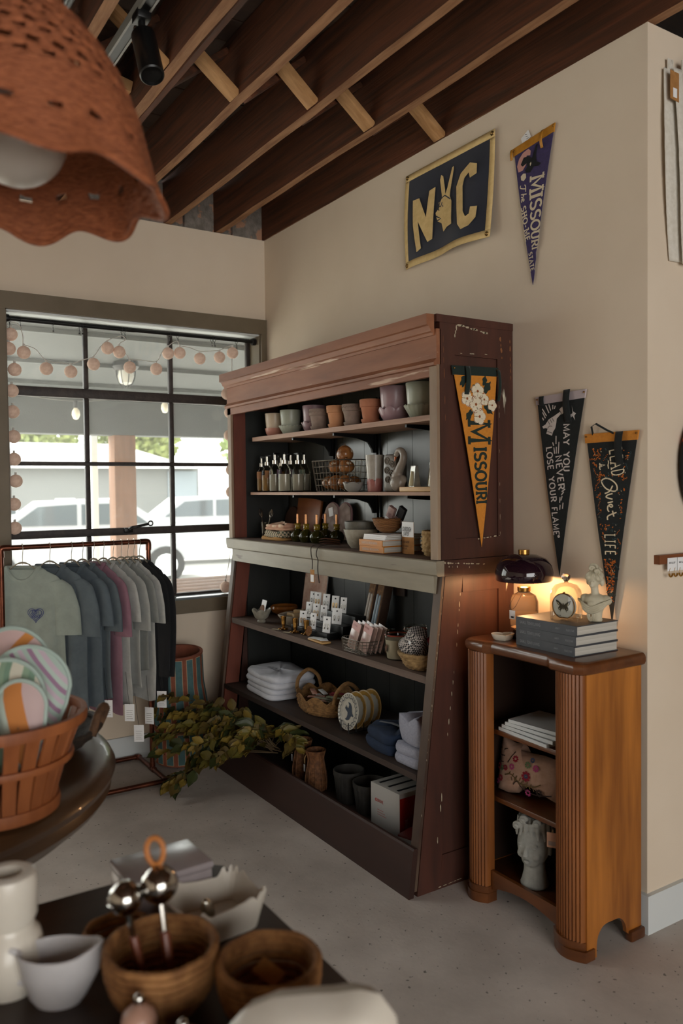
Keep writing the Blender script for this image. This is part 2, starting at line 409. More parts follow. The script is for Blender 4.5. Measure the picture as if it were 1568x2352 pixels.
JY = [.021, -.297, -.602, -.89, -1.195, -1.5, -1.8, -2.1, -2.4, -2.7, -3.0, -3.4, -3.8, -4.2, -4.6, -5.0, -5.4, -5.8]
for y in JY: joist(y)
for y in (.4, .8, 1.2, 1.6, 2.0, 2.4): joist(y, 2.75)
for i, x in enumerate((1.655, 1.58, 1.63, 1.53, 1.6, 1.6)):     # diagonal bridging between neighbours
    ya, yb = JY[i] - .022, JY[i + 1] + .022
    s = M(); ln = sqrt((ya - yb) ** 2 + .21 ** 2); an = atan2(.20, ya - yb)
    s.rbox((x, (ya + yb) / 2, 3.105), (.07, ln, .024), .003, rot=(-an, 0, 0)); part('bridging_strut', s, pale_wood, ceil)
    s = M(); s.rbox((x - .085, (ya + yb) / 2, 3.105), (.065, ln, .024), .003, rot=(an, 0, 0)); part('bridging_strut', s, dark_wood, ceil)
s = M(); s.box(1.0, 2.2, -1.172, -1.15, 2.992, 3.02); part('nailer', s, dark_wood, ceil)
s = M(); s.rbox((1.15, -1.345, 3.11), (.19, .26, .045), .003, rot=(radians(-12), 0, 0)); part('blocking', s, pale_wood, ceil)

# ------------------------------------------------------------------ window_1
wn = M()
wn.box(0, .022, -1.58, -.002, 2.425, 2.512); win = part('window_1', wn, olive); win['kind'] = 'structure'
for nm, b in [('casing', (0, .02, -.037, -.002, .79, 2.425)), ('casing', (0, .02, -1.58, -1.485, .79, 2.425)), ('apron', (0, .03, -1.58, -.002, .785, .862))]:
    c = M(); c.box(*b); part(nm, c, olive, win)
c = M(); c.rbox((-.072, -.761, .862), (.16, 1.446, .02), .004); part('sill', c, sill_m, win)
c = M(); c.box(-.16, 0, -.045, -.0375, .872, 2.42); part('jamb', c, olive, win)
c = M(); c.box(-.16, 0, -1.4845, -1.477, .872, 2.42); part('jamb', c, olive, win)
c = M(); c.box(-.16, 0, -1.4765, -.0455, 2.417, 2.4245); part('head_jamb', c, white_trim, win)
GX = -.14
ys = [-1.470, -1.047, -.557, -.055]; zs = [.872, 1.262, 1.644, 2.030, 2.415]
hw = [.012, .021, .011, .026, .012]
for i, z in enumerate(zs):
    c = M(); c.rbox((GX, -.761, z), (.035, 1.425, 2 * hw[i]), .004); part('glazing_bar', c, steel_dk, win)
for i, y in enumerate(ys):
    w = (.014, .013, .013, .014)[i]
    for j in range(4):
        c = M(); z0, z1 = zs[j] + hw[j], zs[j + 1] - hw[j + 1]
        c.rbox((GX, y, (z0 + z1) / 2), (.03, 2 * w, z1 - z0), .004); part('glazing_bar', c, steel_dk, win)
pane_m = glassmat('window_pane', '#f2f5f4', .03)
nt_ = pane_m.node_tree; tl_ = nt_.nodes.new('ShaderNodeBsdfTranslucent'); tl_.inputs[0].default_value = (.9, .92, .9, 1)      # pale glare haze put into the glass, veiling the view
mx_ = nt_.nodes.new('ShaderNodeMixShader'); mx_.inputs[0].default_value = .035
out_ = nt_.nodes['Material Output']; src_ = out_.inputs['Surface'].links[0].from_socket
nt_.links.new(src_, mx_.inputs[1]); nt_.links.new(tl_.outputs[0], mx_.inputs[2]); nt_.links.new(mx_.outputs[0], out_.inputs['Surface'])
for i in range(3):
    for j in range(4):
        c = M(); c.box(GX - .002, GX + .002, ys[i] + .013, ys[i + 1] - .013, zs[j] + hw[j], zs[j + 1] - hw[j + 1]); part('pane', c, pane_m, win)
c = M(); c.tube(smoothpath([(GX + .02, -.83, 1.27), (GX + .05, -.82, 1.285), (GX + .06, -.79, 1.29), (GX + .06, -.725, 1.302)]), .008, 8)
c.tube([(GX + .06 , -.712 + .013 * cos(a), 1.305 + .013 * sin(a)) for a in [i * pi / 6 for i in range(12)]], .004, 6, closed=True)
c.rbox((GX + .022, -.83, 1.268), (.02, .05, .03), .004); part('latch_handle', c, black_metal, win)

w2 = M()  # unseen window, added to bring light onto the north wall and cabinet front
for b in ((-4.5, -2.0, .7, .74), (-4.5, -2.0, 2.46, 2.5), (-4.5, -4.46, .74, 2.46), (-2.04, -2.0, .74, 2.46)): w2.box(-.16, .02, *b)
w2 = struct('added_window_2', w2, olive)
for y in (-3.65, -2.85): c = M(); c.rbox((GX, y, 1.6), (.03, .03, 1.71), .003); part('glazing_bar', c, steel_dk, w2)
for y0, y1 in ((-4.46, -3.67), (-3.63, -2.87), (-2.83, -2.04)): c = M(); c.box(GX - .002, GX + .002, y0, y1, .745, 2.455); part('pane', c, pane_m, w2)

# ------------------------------------------------------------------ outside
asph = mt('pale_concrete', '#a3a19c', '#989691', scale=1.2, rough=.95)
m = M(); m.box(-70, -.2, -40, 60, -.4, -.18); struct('ground', m, asph)
porch_g = mt('porch_paint', '#434645', '#3b3e3d', scale=2, rough=.7)
post_w = mt('porch_cedar', '#7d5a44', '#6b4c39', scale=3, stretch=(6, 6, .6), rough=.8)
pr = thing('porch_roof', 'grey boarded porch ceiling sloping down to a deep beam outside the window', 'porch', (0, 0, 0))
m = M(); m.add([(-.2, -1.45, 2.58), (-.2, 7, 2.58), (-3.2, 7, 2.31), (-3.2, -1.45, 2.31), (-.2, -1.45, 2.64), (-.2, 7, 2.64), (-3.2, 7, 2.37), (-3.2, -1.45, 2.37)],
      [(0, 1, 2, 3), (4, 5, 6, 7), (0, 1, 5, 4), (2, 3, 7, 6), (0, 3, 7, 4), (1, 2, 6, 5)]); part('ceiling_board', m, porch_g, pr)
for x in (-.9, -1.7, -2.4):
    m = M(); zz = 2.58 - .09 * (-.2 - x); m.box(x - .02, x + .02, -1.45, 7, zz - .03, zz - .002); part('batten', m, porch_g, pr)
m = M(); m.box(-3.15, -2.95, -1.45, 7, 2.0, 2.31); part('beam', m, porch_g, pr)
for i, (y, w, x, ma) in enumerate([(.067, .2, -3.05, post_w), (5.2, .2, -3.05, post_w)]):
    o = M(); o.rbox((0, 0, 1.09), (.19, w, 2.18), .006); o.rbox((0, 0, .1), (.24, .26, .2), .006)
    tag(part('porch_post', o, ma, None, (x, y, -.18)), ['stout cedar porch post standing square outside the middle panes', 'second cedar porch post hidden behind the brown shelf unit'][i], 'post')
o = M(); o.rbox((0, 0, 1.1), (.05, .06, 2.2), .004)
tag(part('drain_pipe', o, white_trim, None, (-3.35, -.11, -.18)), 'thin white pipe running up beside the cedar porch post', 'pipe')
fx = thing('porch_light', 'round caged porch lamp fixed under the grey porch ceiling', 'lamp', (-1.6, -.35, 2.44))
o = M(); o.lathe([(0, .02), (.09, .02), (.1, -.02), (.08, -.05), (0, -.05)], 20); part('canopy', o, black_metal, fx)
o = M(); o.lathe([(.05, -.05), (.06, -.09), (.05, -.14), (0, -.16)], 16); part('globe', o, mt('milk_glass', '#d8d8d2', rough=.3), fx)
o = M()
for a in range(4): o.tube([(.075 * sin(t) * cos(a * pi / 4), .075 * sin(t) * sin(a * pi / 4), -.05 - .13 * cos(t)) for t in [(-1 + 2 * i / 10) * pi / 2 for i in range(11)]], .003, 5)
part('cage', o, black_metal, fx)
bulb_m = mt('bulb_glass', '#e8e2d0', rough=.2)
wire_d = mt('cable', '#5a5a58', rough=.7)
sl = thing('patio_string_light', 'patio cable with hanging clear bulbs strung under the porch', 'string light', (-2.0, 0, 0))
o = M(); o.tube(smoothpath([(0, -1.3, 2.25), (0, -.62, 2.19), (0, .1, 2.27), (0, .8, 2.19), (0, 1.6, 2.3)]), .006, 5); part('cable', o, wire_d, sl)
for y, z in ((-.62, 2.19), (.1, 2.27), (.8, 2.19)):
    b = M(); b.lathe([(.016, 0), (.018, -.05), (.014, -.055)], 10); s_ = part('socket', b, black_metal, sl, (0, y, z))
    b = M(); b.lathe([(.012, -.05), (.03, -.08), (.032, -.11), (.018, -.14), (0, -.145)], 12); part('bulb', b, bulb_m, s_)
# outdoor table right outside the sill
bt = thing('outdoor_table', 'weathered wooden box table standing outside below the sill', 'table', (-1.0, .18, -.18))
for i in range(5):
    o = M(); o.rbox((-.36 + i * .18, 0, .98), (.17, 1.1, .035), .004); part('plank', o, post_w, bt)
for x in (-.42, .42):
    for y in (-.5, .5):
        o = M(); o.rbox((x, y, .48), (.07, .07, .96), .004); part('leg', o, post_w, bt)
for x in (-.42, .42):
    o = M(); o.rbox((x, 0, .88), (.03, .95, .12), .003); part('apron_board', o, post_w, bt)
siding = mt('pale_siding', '#6d6e6d', '#666766', scale=2, rough=.9, wave=('Z', 12, 0))
roofm = mt('pale_roof', '#5f6163', '#585a5c', scale=1, rough=.8)
bl = thing('neighbour_building', 'long pale low building with a shallow roof across the lot', 'building', (-26, 5, -.4))
o = M(); o.box(-7, 0, -6, 5.4, 0, 2.75); part('wall', o, siding, bl)
o = M(); o.add([(.5, -6.3, 2.7), (.5, 5.2, 2.7), (-6, 4.0, 3.95), (-6, -6.3, 3.95), (-12, -6.3, 2.7), (-12, 5.2, 2.7)], [(0, 1, 2, 3), (3, 2, 5, 4)]); part('roof', o, roofm, bl)
o = M(); o.box(0, .06, 4.1, 5.3, 0, 2.6); part('garage_door', o, mt('garage_paint', '#7d868d', rough=.7), bl)
for y in (-2.2, -.2):
    o = M(); o.box(0, .05, y, y + .7, 1.0, 1.6); w_ = part('window', o, white_trim, bl); o = M(); o.box(.05, .07, y + .06, y + .64, 1.06, 1.54); part('pane', o, mt('dark_pane', '#40464a', rough=.1), w_)
carp = mt('white_car_paint', '#85878a', rough=.3, coat=.5); tyre = mt('tyre_rubber', '#1a1a1a', rough=.9); cglass = mt('car_glass', '#3c4448', rough=.05)
def car(loc, rz, label):
    c = thing('parked_car', label, 'car', loc, rz)
    o = M(); pf = [(-2.2, .45), (-2.25, .75), (-2.1, .98), (-1.3, 1.05), (-.75, 1.48), (.7, 1.52), (1.35, 1.08), (2.1, .95), (2.25, .7), (2.2, .4)]
    o.prism(pf, lambda u, v: (u, -.85, v), lambda u, v: (u, .85, v)); part('body', o, carp, c)
    for sy in (-.86, .86):
        for q in ([(-1.15, 1.08), (-.72, 1.4), (-.1, 1.43), (-.1, 1.08)], [(-.02, 1.08), (-.02, 1.43), (.62, 1.44), (1.1, 1.08)]):
            o = M(); o.prism(q, lambda u, v: (u, sy - .01, v), lambda u, v: (u, sy + .01, v)); part('side_window', o, cglass, c)
    for x in (-1.4, 1.4):
        for y in (-.8, .8):
            o = M(); o.T = Matrix.Translation((x, y, .33)) @ Matrix.Rotation(pi / 2, 4, 'X'); o.lathe([(0, -.1), (.33, -.1), (.33, .1), (0, .1)], 20); w_ = part('wheel', o, tyre, c)
            o = M(); o.T = Matrix.Translation((x, y, .33)) @ Matrix.Rotation(pi / 2, 4, 'X'); o.lathe([(0, -.11), (.2, -.11), (.2, .11), (0, .11)], 16); part('hubcap', o, white_trim, w_)
    return c
car((-10.5, 1.6, -.18), radians(80), 'pale parked car seen through the lower panes behind the copper rack')
car((-13, 5.2, -.18), radians(80), 'pale parked car seen beside the cedar post near the brown shelf unit')
leaf_tree = [mt('tree_leaves', '#7d8a56', '#5d6d40', scale=3, rough=.9), mt('tree_leaves_light', '#93995f', '#707c4a', scale=3, rough=.9)]
bark = mt('tree_bark', '#5a4a3c', rough=.95)
def tree(loc, h, r, label, seed, ma):
    rn = random.Random(seed); t = thing('roadside_tree', label, 'tree', loc, group='trees beyond the lot')
    o = M(); o.tube([(0, 0, 0), (.1, 0, h * .4), (0, .1, h * .7)], [.22, .16, .08], 8); part('trunk', o, bark, t)
    o = M()
    for _ in range(2200):
        a, b, q = rn.uniform(0, 2 * pi), rn.uniform(-1, 1), rn.random() ** .4
        c = Vector((r * q * sqrt(1 - b * b) * cos(a), r * q * sqrt(1 - b * b) * sin(a), h * .68 + b * q * h * .36))
        d = Vector((rn.uniform(-1, 1), rn.uniform(-1, 1), rn.uniform(-1, 1))).normalized() * .26; e = d.orthogonal().normalized() * .17
        o.add([c - d, c + e, c + d, c - e], [(0, 1, 2, 3)])
    part('crown', o, ma, t)
tree((-23, 12.6, -.4), 5.2, 2.3, 'leafy green tree filling the panes nearest the brown shelf unit', 3, leaf_tree[0])
tree((-42, 13.2, -.4), 7.8, 2.6, 'pale green treetop rising behind the low roof beside the post', 5, leaf_tree[1])
tree((-42, 7.2, -.4), 7.2, 2.6, 'yellow green treetop showing over the low roof at the window middle', 8, leaf_tree[1])
tree((-42, 1.2, -.4), 7.2, 2.6, 'pale green treetop over the low roof at the end nearest the window frame', 15, leaf_tree[1])
tree((-31, 18.5, -.4), 6.5, 3.2, 'tall green tree behind the leafy tree and the shelf unit', 9, leaf_tree[0])
# ------------------------------------------------------------------ big display cabinet
maroon = mt('maroon_paint', '#38211a', '#4b2a20', scale=4, stretch=(3, 3, .5), rough=.5, bump=.08, c3='#c9c3ae', m3=(5.5, .70, (1.2, 3.2, .55)))
maroon_d = mt('maroon_dark', '#2b1711', '#341d16', scale=3, stretch=(.5, 3, 3), rough=.55, bump=.05)
faded = mt('faded_red_paint', '#915f42', '#784a32', scale=3.5, stretch=(.5, 3, 3), rough=.6, bump=.08, c3='#c2a58e', m3=(3, .64, (.5, 4, 8)))
stile_m = mt('worn_stile_paint', '#937d66', '#7d6550', scale=4, stretch=(3, 3, .6), rough=.6, bump=.05)
ledge_m = mt('ledge_paint', '#8f8673', '#7a7160', scale=3, stretch=(.6, 3, 3), rough=.5, c3='#5d4a3c', m3=(9, .68, (.4, 3, 3)))
low_stile = mt('low_stile_paint', '#5c4a3b', '#38261d', scale=1.1, stretch=(1, 1, 1.4), rough=.6, lo=.4, hi=.6)
redbrown = mt('redbrown_inner', '#6b3423', '#5a2b1d', scale=4, stretch=(3, 3, .6), rough=.6)
black_in = mt('black_inner', '#1d1f1e', '#252725', scale=5, stretch=(3, 3, .5), rough=.42, bump=.06)
sheen_back = mt('sheen_back', '#37352c', '#2b2a22', scale=2.5, stretch=(2, 2, .6), rough=.28, bump=.08, spec=.6)  # black upper boards; their sheen is put in as a greyer colour
shelf_m = mt('shelf_edge_wood', '#a9846c', '#8f6b55', scale=4, stretch=(.7, 4, 6), rough=.6, bump=.1)
plank_m = mt('old_plank', '#6a574c', '#54443b', scale=4, stretch=(.7, 4, 6), rough=.7, bump=.2)
plank_d = mt('dark_plank', '#3a2a22', '#2c201a', scale=4, stretch=(.7, 4, 6), rough=.65, bump=.15)
cab = thing('display_cabinet', 'tall chipped maroon shop cabinet with cornice, open shelves and sloping lower front', 'cabinet', (0, 0, 0))
XL, XR = .27, 2.09
def fy(z): return -.352 - (1.165 - z) / 1.165 * .143           # front edge of the sloping lower part
# side panels (frame and recessed panel, both ends)
for sx, x0, x1 in ((-1, XL, XL + .034), (1, XR - .034, XR)):
    xo = x1 if sx > 0 else x0; xi = xo - sx * .034; xp = xo - sx * .007
    a, b = min(xo, xi), max(xo, xi)
    f = M(); f.box(min(xp, xi), max(xp, xi), -.33, -.02, 1.24, 2.06); part('side_panel', f, maroon, cab)
    for nm, bx in [('side_stile', (-.37, -.30, 1.226, 2.1)), ('side_stile', (-.085, -.004, 1.226, 2.1))]:
        f = M(); f.box(a, b, *bx); part(nm, f, maroon, cab)
    for bx in [(-.30, -.085, 1.985, 2.1), (-.30, -.085, 1.226, 1.302)]:
        f = M(); f.box(a, b, *bx); part('side_rail', f, maroon, cab)
    f = M(); f.box(a, b + (.003 if sx > 0 else 0), -.378, -.004, 1.166, 1.224); part('side_band', f, maroon, cab)
    # lower, sloping
    def pz(poly, xa, xb, nm):
        f = M(); f.prism(poly, lambda u, v: (xa, u, v), lambda u, v: (xb, u, v)); part(nm, f, maroon, cab)
    pz([(-.004, .02), (fy(.02) + .05, .02), (fy(1.165) + .05, 1.165), (-.004, 1.165)], min(xp, xi), max(xp, xi), 'side_panel')
    pz([(fy(0), 0), (fy(0) + .105, 0), (fy(1.165) + .085, 1.165), (fy(1.165), 1.165)], a, b, 'side_stile')
    f = M(); f.box(a, b, -.085, -.004, .0, 1.165); part('side_stile', f, maroon, cab)
    pz([(-.085, 1.1), (fy(1.1) + .092, 1.1), (fy(1.165) + .085, 1.165), (-.085, 1.165)], a, b, 'side_rail')
    pz([(-.085, 0), (fy(0) + .105, 0), (fy(.125) + .104, .125), (-.085, .125)], a, b, 'side_rail')
# face frame
for x0, x1, mm in ((XL, XL + .04, stile_m), (XR - .045, XR - .002, stile_m)):
    f = M(); f.box(x0, x1, -.384, -.3705, 1.226, 1.95); part('face_stile', f, mm, cab)
    f = M(); f.prism([(fy(0) - .012, .02), (fy(0), .02), (fy(1.165), 1.165), (fy(1.165) - .012, 1.165)], lambda u, v: (x0, u, v), lambda u, v: (x1, u, v)); part('face_stile', f, low_stile, cab)
for x0, x1 in ((XL + .034, XL + .05), (XR - .05, XR - .034)):
    f = M(); f.box(x0, x1, -.37, -.30, 1.226, 1.93); part('inner_stile', f, redbrown, cab)
    f = M(); f.prism([(fy(.02), .02), (fy(.02) + .08, .02), (fy(1.16) + .08, 1.16), (fy(1.16), 1.16)], lambda u, v: (x0, u, v), lambda u, v: (x1, u, v)); part('inner_stile', f, redbrown, cab)
    f = M(); f.box(x0, x1 - .004 if x0 < 1 else x1, -.30, -.03, .05, 1.93); part('inner_panel', f, black_in, cab)
f = M(); f.box(XL, XR, -.386, -.366, 1.945, 2.075); part('fascia', f, faded, cab)
f = M(); f.box(XL, XR - .045, -.384, -.366, 1.905, 1.945); part('lower_fascia', f, faded, cab)
def mould(prof, x0, x1, nm, mm, ret=True):
    f = M(); f.prism(prof, lambda u, v: (x0, u, v), lambda u, v: (x1, u, v)); part(nm, f, mm, cab, sharp=30)
mould([(-.386, 1.94), (-.398, 1.942), (-.400, 1.952), (-.394, 1.958), (-.386, 1.968)], XL - .004, XR, 'bead_moulding', faded)
mould([(-.386, 2.052), (-.392, 2.052), (-.394, 2.062), (-.402, 2.066), (-.404, 2.073), (-.412, 2.085), (-.422, 2.088), (-.422, 2.128), (-.386, 2.128)], XL - .02, XR - .012, 'cornice', faded)
mould([(-.386, 2.1), (-.386, 2.128), (-.004, 2.128), (-.004, 2.1)], XL, XR + .002, 'top_board', maroon)
f = M(); f.rbox(((XL + XR) / 2, -.185, 1.212), (XR - XL - .07, .40, .024), .003); part('counter_board', f, plank_m, cab)
mould([(-.389, 1.166), (-.395, 1.172), (-.398, 1.2), (-.398, 1.220), (-.394, 1.2238), (-.36, 1.2238), (-.36, 1.166)], XL - .012, XR + .004, 'ledge', ledge_m)
mould([(-.372, 1.098), (-.380, 1.1), (-.382, 1.165), (-.36, 1.165), (-.36, 1.098)], XL + .03, XR - .03, 'apron_rail', ledge_m)
# boarded back
bw = (XR - XL - .07) / 9
for i in range(9):
    f = M(); x = XL + .035 + i * bw; f.box(x + .0012, x + bw - .0012, -.022, -.006, 1.226, 2.08); part('back_board', f, sheen_back, cab)
    f = M(); f.box(x + .0012, x + bw - .0012, -.022, -.006, .04, 1.16); part('back_board', f, black_in, cab)
f = M(); f.rbox((1.375, -.03, 1.07), (.09, .012, .16), .002); part('patch_board', f, plank_d, cab)
# shelves
def shelf(x0, x1, y0, y1, z1, th, mm, bow=0):
    f = M(); n = 12; vs = []
    for i in range(n + 1):
        x = x0 + (x1 - x0) * i / n; d = bow * 4 * (i / n) * (1 - i / n)
        vs += [(x, y0, z1 - th - d), (x, y1, z1 - th - d), (x, y1, z1 - d), (x, y0, z1 - d)]
    f.add(vs, [(4 * i + a, 4 * i + b, 4 * i + 4 + b, 4 * i + 4 + a) for i in range(n) for a, b in ((0, 1), (1, 2), (2, 3), (3, 0))] + [(0, 1, 2, 3), (4 * n, 4 * n + 1, 4 * n + 2, 4 * n + 3)])
    return part('shelf', f, mm, cab)
Z1, Z2, ZC, ZA, ZB, ZF = 1.776, 1.477, 1.2245, .787, .425, .06
shelf(.405, 2.035, -.30, -.035, Z1, .022, shelf_m); shelf(.385, 2.035, -.305, -.035, Z2, .014, shelf_m)
shelf(.325, 2.035, -.402, -.03, ZA, .028, plank_m); shelf(.325, 2.035, -.452, -.03, ZB, .024, plank_d); shelf(.325, 2.035, -.47, -.03, ZF, .02, plank_d)
f = M(); f.prism([(-.535, 0), (-.512, 0), (-.490, .172), (-.494, .178), (-.505, .178), (-.512, .172)], lambda u, v: (XL, u, v), lambda u, v: (XR, u, v)); part('kick_board', f, maroon_d, cab)
Z1 += .0008; Z2 += .0008; ZA += .0008; ZB += .0008; ZF += .0008     # things stand a hair above the boards
# slotted standards and brackets
for x in (.80, 1.19, 1.75):
    f = M(); f.box(x - .012, x + .012, -.034, -.023, 1.25, 1.93)
    f.box(x + .03, x + .036, -.032, -.0225, 1.25, 1.93); part('shelf_standard', f, black_metal, cab)
    for z in (Z1 - .0235, Z2 - .0155):
        f = M(); f.prism([(-.034, z - .09), (-.034, z), (-.27, z), (-.27, z - .012), (-.14, z - .022), (-.075, z - .04), (-.055, z - .07), (-.05, z - .09)], lambda u, v: (x - .006, u, v), lambda u, v: (x + .006, u, v)); part('shelf_bracket', f, black_metal, cab)

# chipped paint on the exposed side: bare pale patches along edges and joints
chip_m = mt('bare_primer', '#b5ac95', '#8f7f68', scale=40, rough=.9); wood_chip = mt('bare_wood', '#8a5a38', '#7a4c2c', scale=30, rough=.8)
rn = random.Random(21)
def chips(y0, z0, y1, z1, n, w, h, mm=None, skip=0):
    x_ = XR + .0006
    for i in range(n):
        if rn.random() < skip: continue
        u = (i + rn.uniform(.1, .9)) / n; cy, cz = y0 + (y1 - y0) * u, z0 + (z1 - z0) * u; k = 7; s_ = rn.uniform(.5, 1.3)
        pts = [(cy + w * s_ * rn.uniform(.5, 1) * cos(2 * pi * j / k), cz + h * s_ * rn.uniform(.5, 1) * sin(2 * pi * j / k)) for j in range(k)]
        f = M(); f.poly(pts, lambda u_, v_: (x_, u_, v_)); part('paint_chip', f, mm or chip_m, cab)
chips(-.275, 1.15, -.30, .90, 7, .0025, .012, skip=.2); chips(-.30, .90, -.347, .57, 11, .0022, .012, skip=.35); chips(-.347, .57, -.40, .175, 10, .003, .018, skip=.45)
chips(-.36, 1.13, -.44, .55, 18, .0016, .007, skip=.4); chips(-.44, .55, -.485, .2, 8, .0014, .006, skip=.4)
chips(-.28, 2.098, -.13, 2.078, 9, .016, .006); chips(-.29, 2.088, -.30, 2.05, 3, .004, .012); chips(-.28, 1.992, -.13, 2.0, 9, .008, .0022, skip=.4); chips(-.20, 1.296, -.075, 1.306, 7, .008, .003); chips(-.075, 1.3, -.078, 1.9, 16, .0014, .014, skip=.4)
chips(-.02, 2.09, -.015, 1.9, 7, .004, .014, wood_chip, .3); chips(-.07, 2.07, -.06, 1.98, 4, .006, .012, wood_chip); chips(-.355, 2.06, -.345, 1.7, 8, .0016, .02, wood_chip, .3)
chips(-.39, .008, -.28, .012, 9, .008, .002)
XR += .003; chips(-.36, 1.215, -.16, 1.2, 16, .006, .004, skip=.2); chips(-.34, 1.2, -.2, 1.19, 9, .003, .006, skip=.3); XR -= .003

# ------------------------------------------------------------------ fluted bookcase
walnut = mt('amber_wood', '#b5722f', '#7d481b', scale=2.2, stretch=(5, 5, .5), rough=.35, spec=.5, coat=.2, bump=.02)
walnut_d = mt('amber_wood_dark', '#6a3d1d', '#4d2a13', scale=3, stretch=(.8, 4, 4), rough=.3, coat=.3)
bin_m = mt('bookcase_inner', '#2e1c11', '#23150d', scale=3, rough=.6)
bc = thing('fluted_bookcase', 'low amber wooden bookcase with fluted rounded front posts and arched feet', 'bookcase', (2.165, -.33, 0))
BW, BD, BH = .54, .295, .947
walnut_p = mt('amber_post', '#8a5226', '#6b3c1a', scale=3, stretch=(4, 4, .5), rough=.35, coat=.2)
def fluted(x0, x1, y0, bulge, z0, z1, n, nm):
    pts = []
    for i in range(n):
        a = i / n; b = (i + 1) / n
        for t in (0, .25, .5, .75):
            s = a + (b - a) * t; x = x0 + (x1 - x0) * s
            pts.append((x, y0 - bulge * sin(pi * (.12 + .76 * s)) - .0065 * sin(pi * t)))
    pts += [(x1, y0 - bulge * sin(pi * .88)), (x1, y0 + .02), (x0, y0 + .02)]
    f = M(); f.prism(pts, lambda u, v: (u, v, z0), lambda u, v: (u, v, z1)); return part(nm, f, walnut_p, bc, sharp=50)
fluted(.002, .097, .035, .03, .055, .905, 9, 'fluted_post'); fluted(.42, .532, .035, .03, .055, .905, 10, 'fluted_post')
for x0, x1 in ((-.006, .102), (.414, .545)):
    f = M(); pts = [(x0, .06)] + [(x0 + (x1 - x0) * i / 12, .03 - .042 * sin(pi * (.1 + .8 * i / 12))) for i in range(13)] + [(x1, .06)]
    f.prism(pts, lambda u, v: (u, v, 0), lambda u, v: (u, v, .034)); f.prism([(p[0] * .98 + .001, p[1] + .004) for p in pts], lambda u, v: (u, v, .034), lambda u, v: (u, v, .058)); part('foot', f, walnut_d, bc)
# side with arched cut-out, plus the far side
def sidepoly():
    p = [(.03, .905), (.03, .03), (.03, 0), (.075, 0)] + [(.075 + .05 - .05 * cos(t), .035 + .06 * sin(t)) for t in [pi / 2 * i / 6 for i in range(7)]]
    p += [(BD - .075 - .05 + .05 * cos(t), .035 + .06 * sin(t)) for t in [pi / 2 * (1 - i / 6) for i in range(7)]] + [(BD - .035, 0), (BD, 0), (BD, .905)]
    return p
for x0, x1 in ((.004, .018), (BW - .016, BW - .002)):
    f = M(); f.prism(sidepoly(), lambda u, v: (x0, u, v), lambda u, v: (x1, u, v)); part('side', f, walnut, bc)
f = M(); f.rbox((BW - .003, BD - .03, .018), (.03, .07, .036), .006); part('foot', f, walnut_d, bc)
f = M(); f.rbox((.01, BD - .03, .018), (.03, .07, .036), .006); part('foot', f, walnut_d, bc)
# top with rolled edge and serpentine front
tp = [(-.008, BD + .005), (-.008, .03), (.0, .006), (.03, -.008), (.105, -.008), (.13, .012), (.39, .012), (.42, -.008), (.52, -.010), (.545, .008), (.552, .03), (.552, BD + .005)]
def inset(p, d): cx, cy = .27, .15; return [(cx + (x - cx) * (1 - d / .27), cy + (y - cy) * (1 - d / .15) if y < .1 else y) for x, y in p]
f = M(); lv = [(.012, .905), (.004, .910), (0, .920), (0, .932), (.003, .940), (.010, .946), (.018, .947)]
n = len(tp); vs = []
for d, z in lv: vs += [(x, y, z) for x, y in inset(tp, d)]
f.add(vs, [(i * n + j, i * n + (j + 1) % n, (i + 1) * n + (j + 1) % n, (i + 1) * n + j) for i in range(len(lv) - 1) for j in range(n)] + [tuple(range(n))[::-1], tuple((len(lv) - 1) * n + j for j in range(n))])
part('top', f, walnut_d, bc, sharp=30)
f = M(); f.box(.018, BW - .018, BD - .012, BD - .004, .07, .9); part('back', f, bin_m, bc)
for x0, x1 in ((.018, .022), (BW - .022, BW - .018)): f = M(); f.box(x0, x1, .056, BD - .012, .1, .9); part('inner_shade_sheet', f, bin_m, bc)  # added dark sheets: shade of the interior put into their colour
for z in (.622, .378):
    f = M(); f.rbox((BW / 2, .175, z - .009), (BW - .04, .225, .018), .002); part('shelf', f, walnut_d, bc)
f = M(); f.rbox((BW / 2, .165, .088), (BW - .04, .245, .018), .002); part('shelf', f, walnut_d, bc)
f = M(); rp = [(.1, .115), (.42, .115), (.42, .045)] + [(.42 - .32 * i / 14, .05 + .028 * sin(pi * i / 14)) for i in range(1, 14)] + [(.1, .045)]
f.prism(rp, lambda u, v: (u, .035, v), lambda u, v: (u, .05, v)); part('bottom_rail', f, walnut_d, bc)

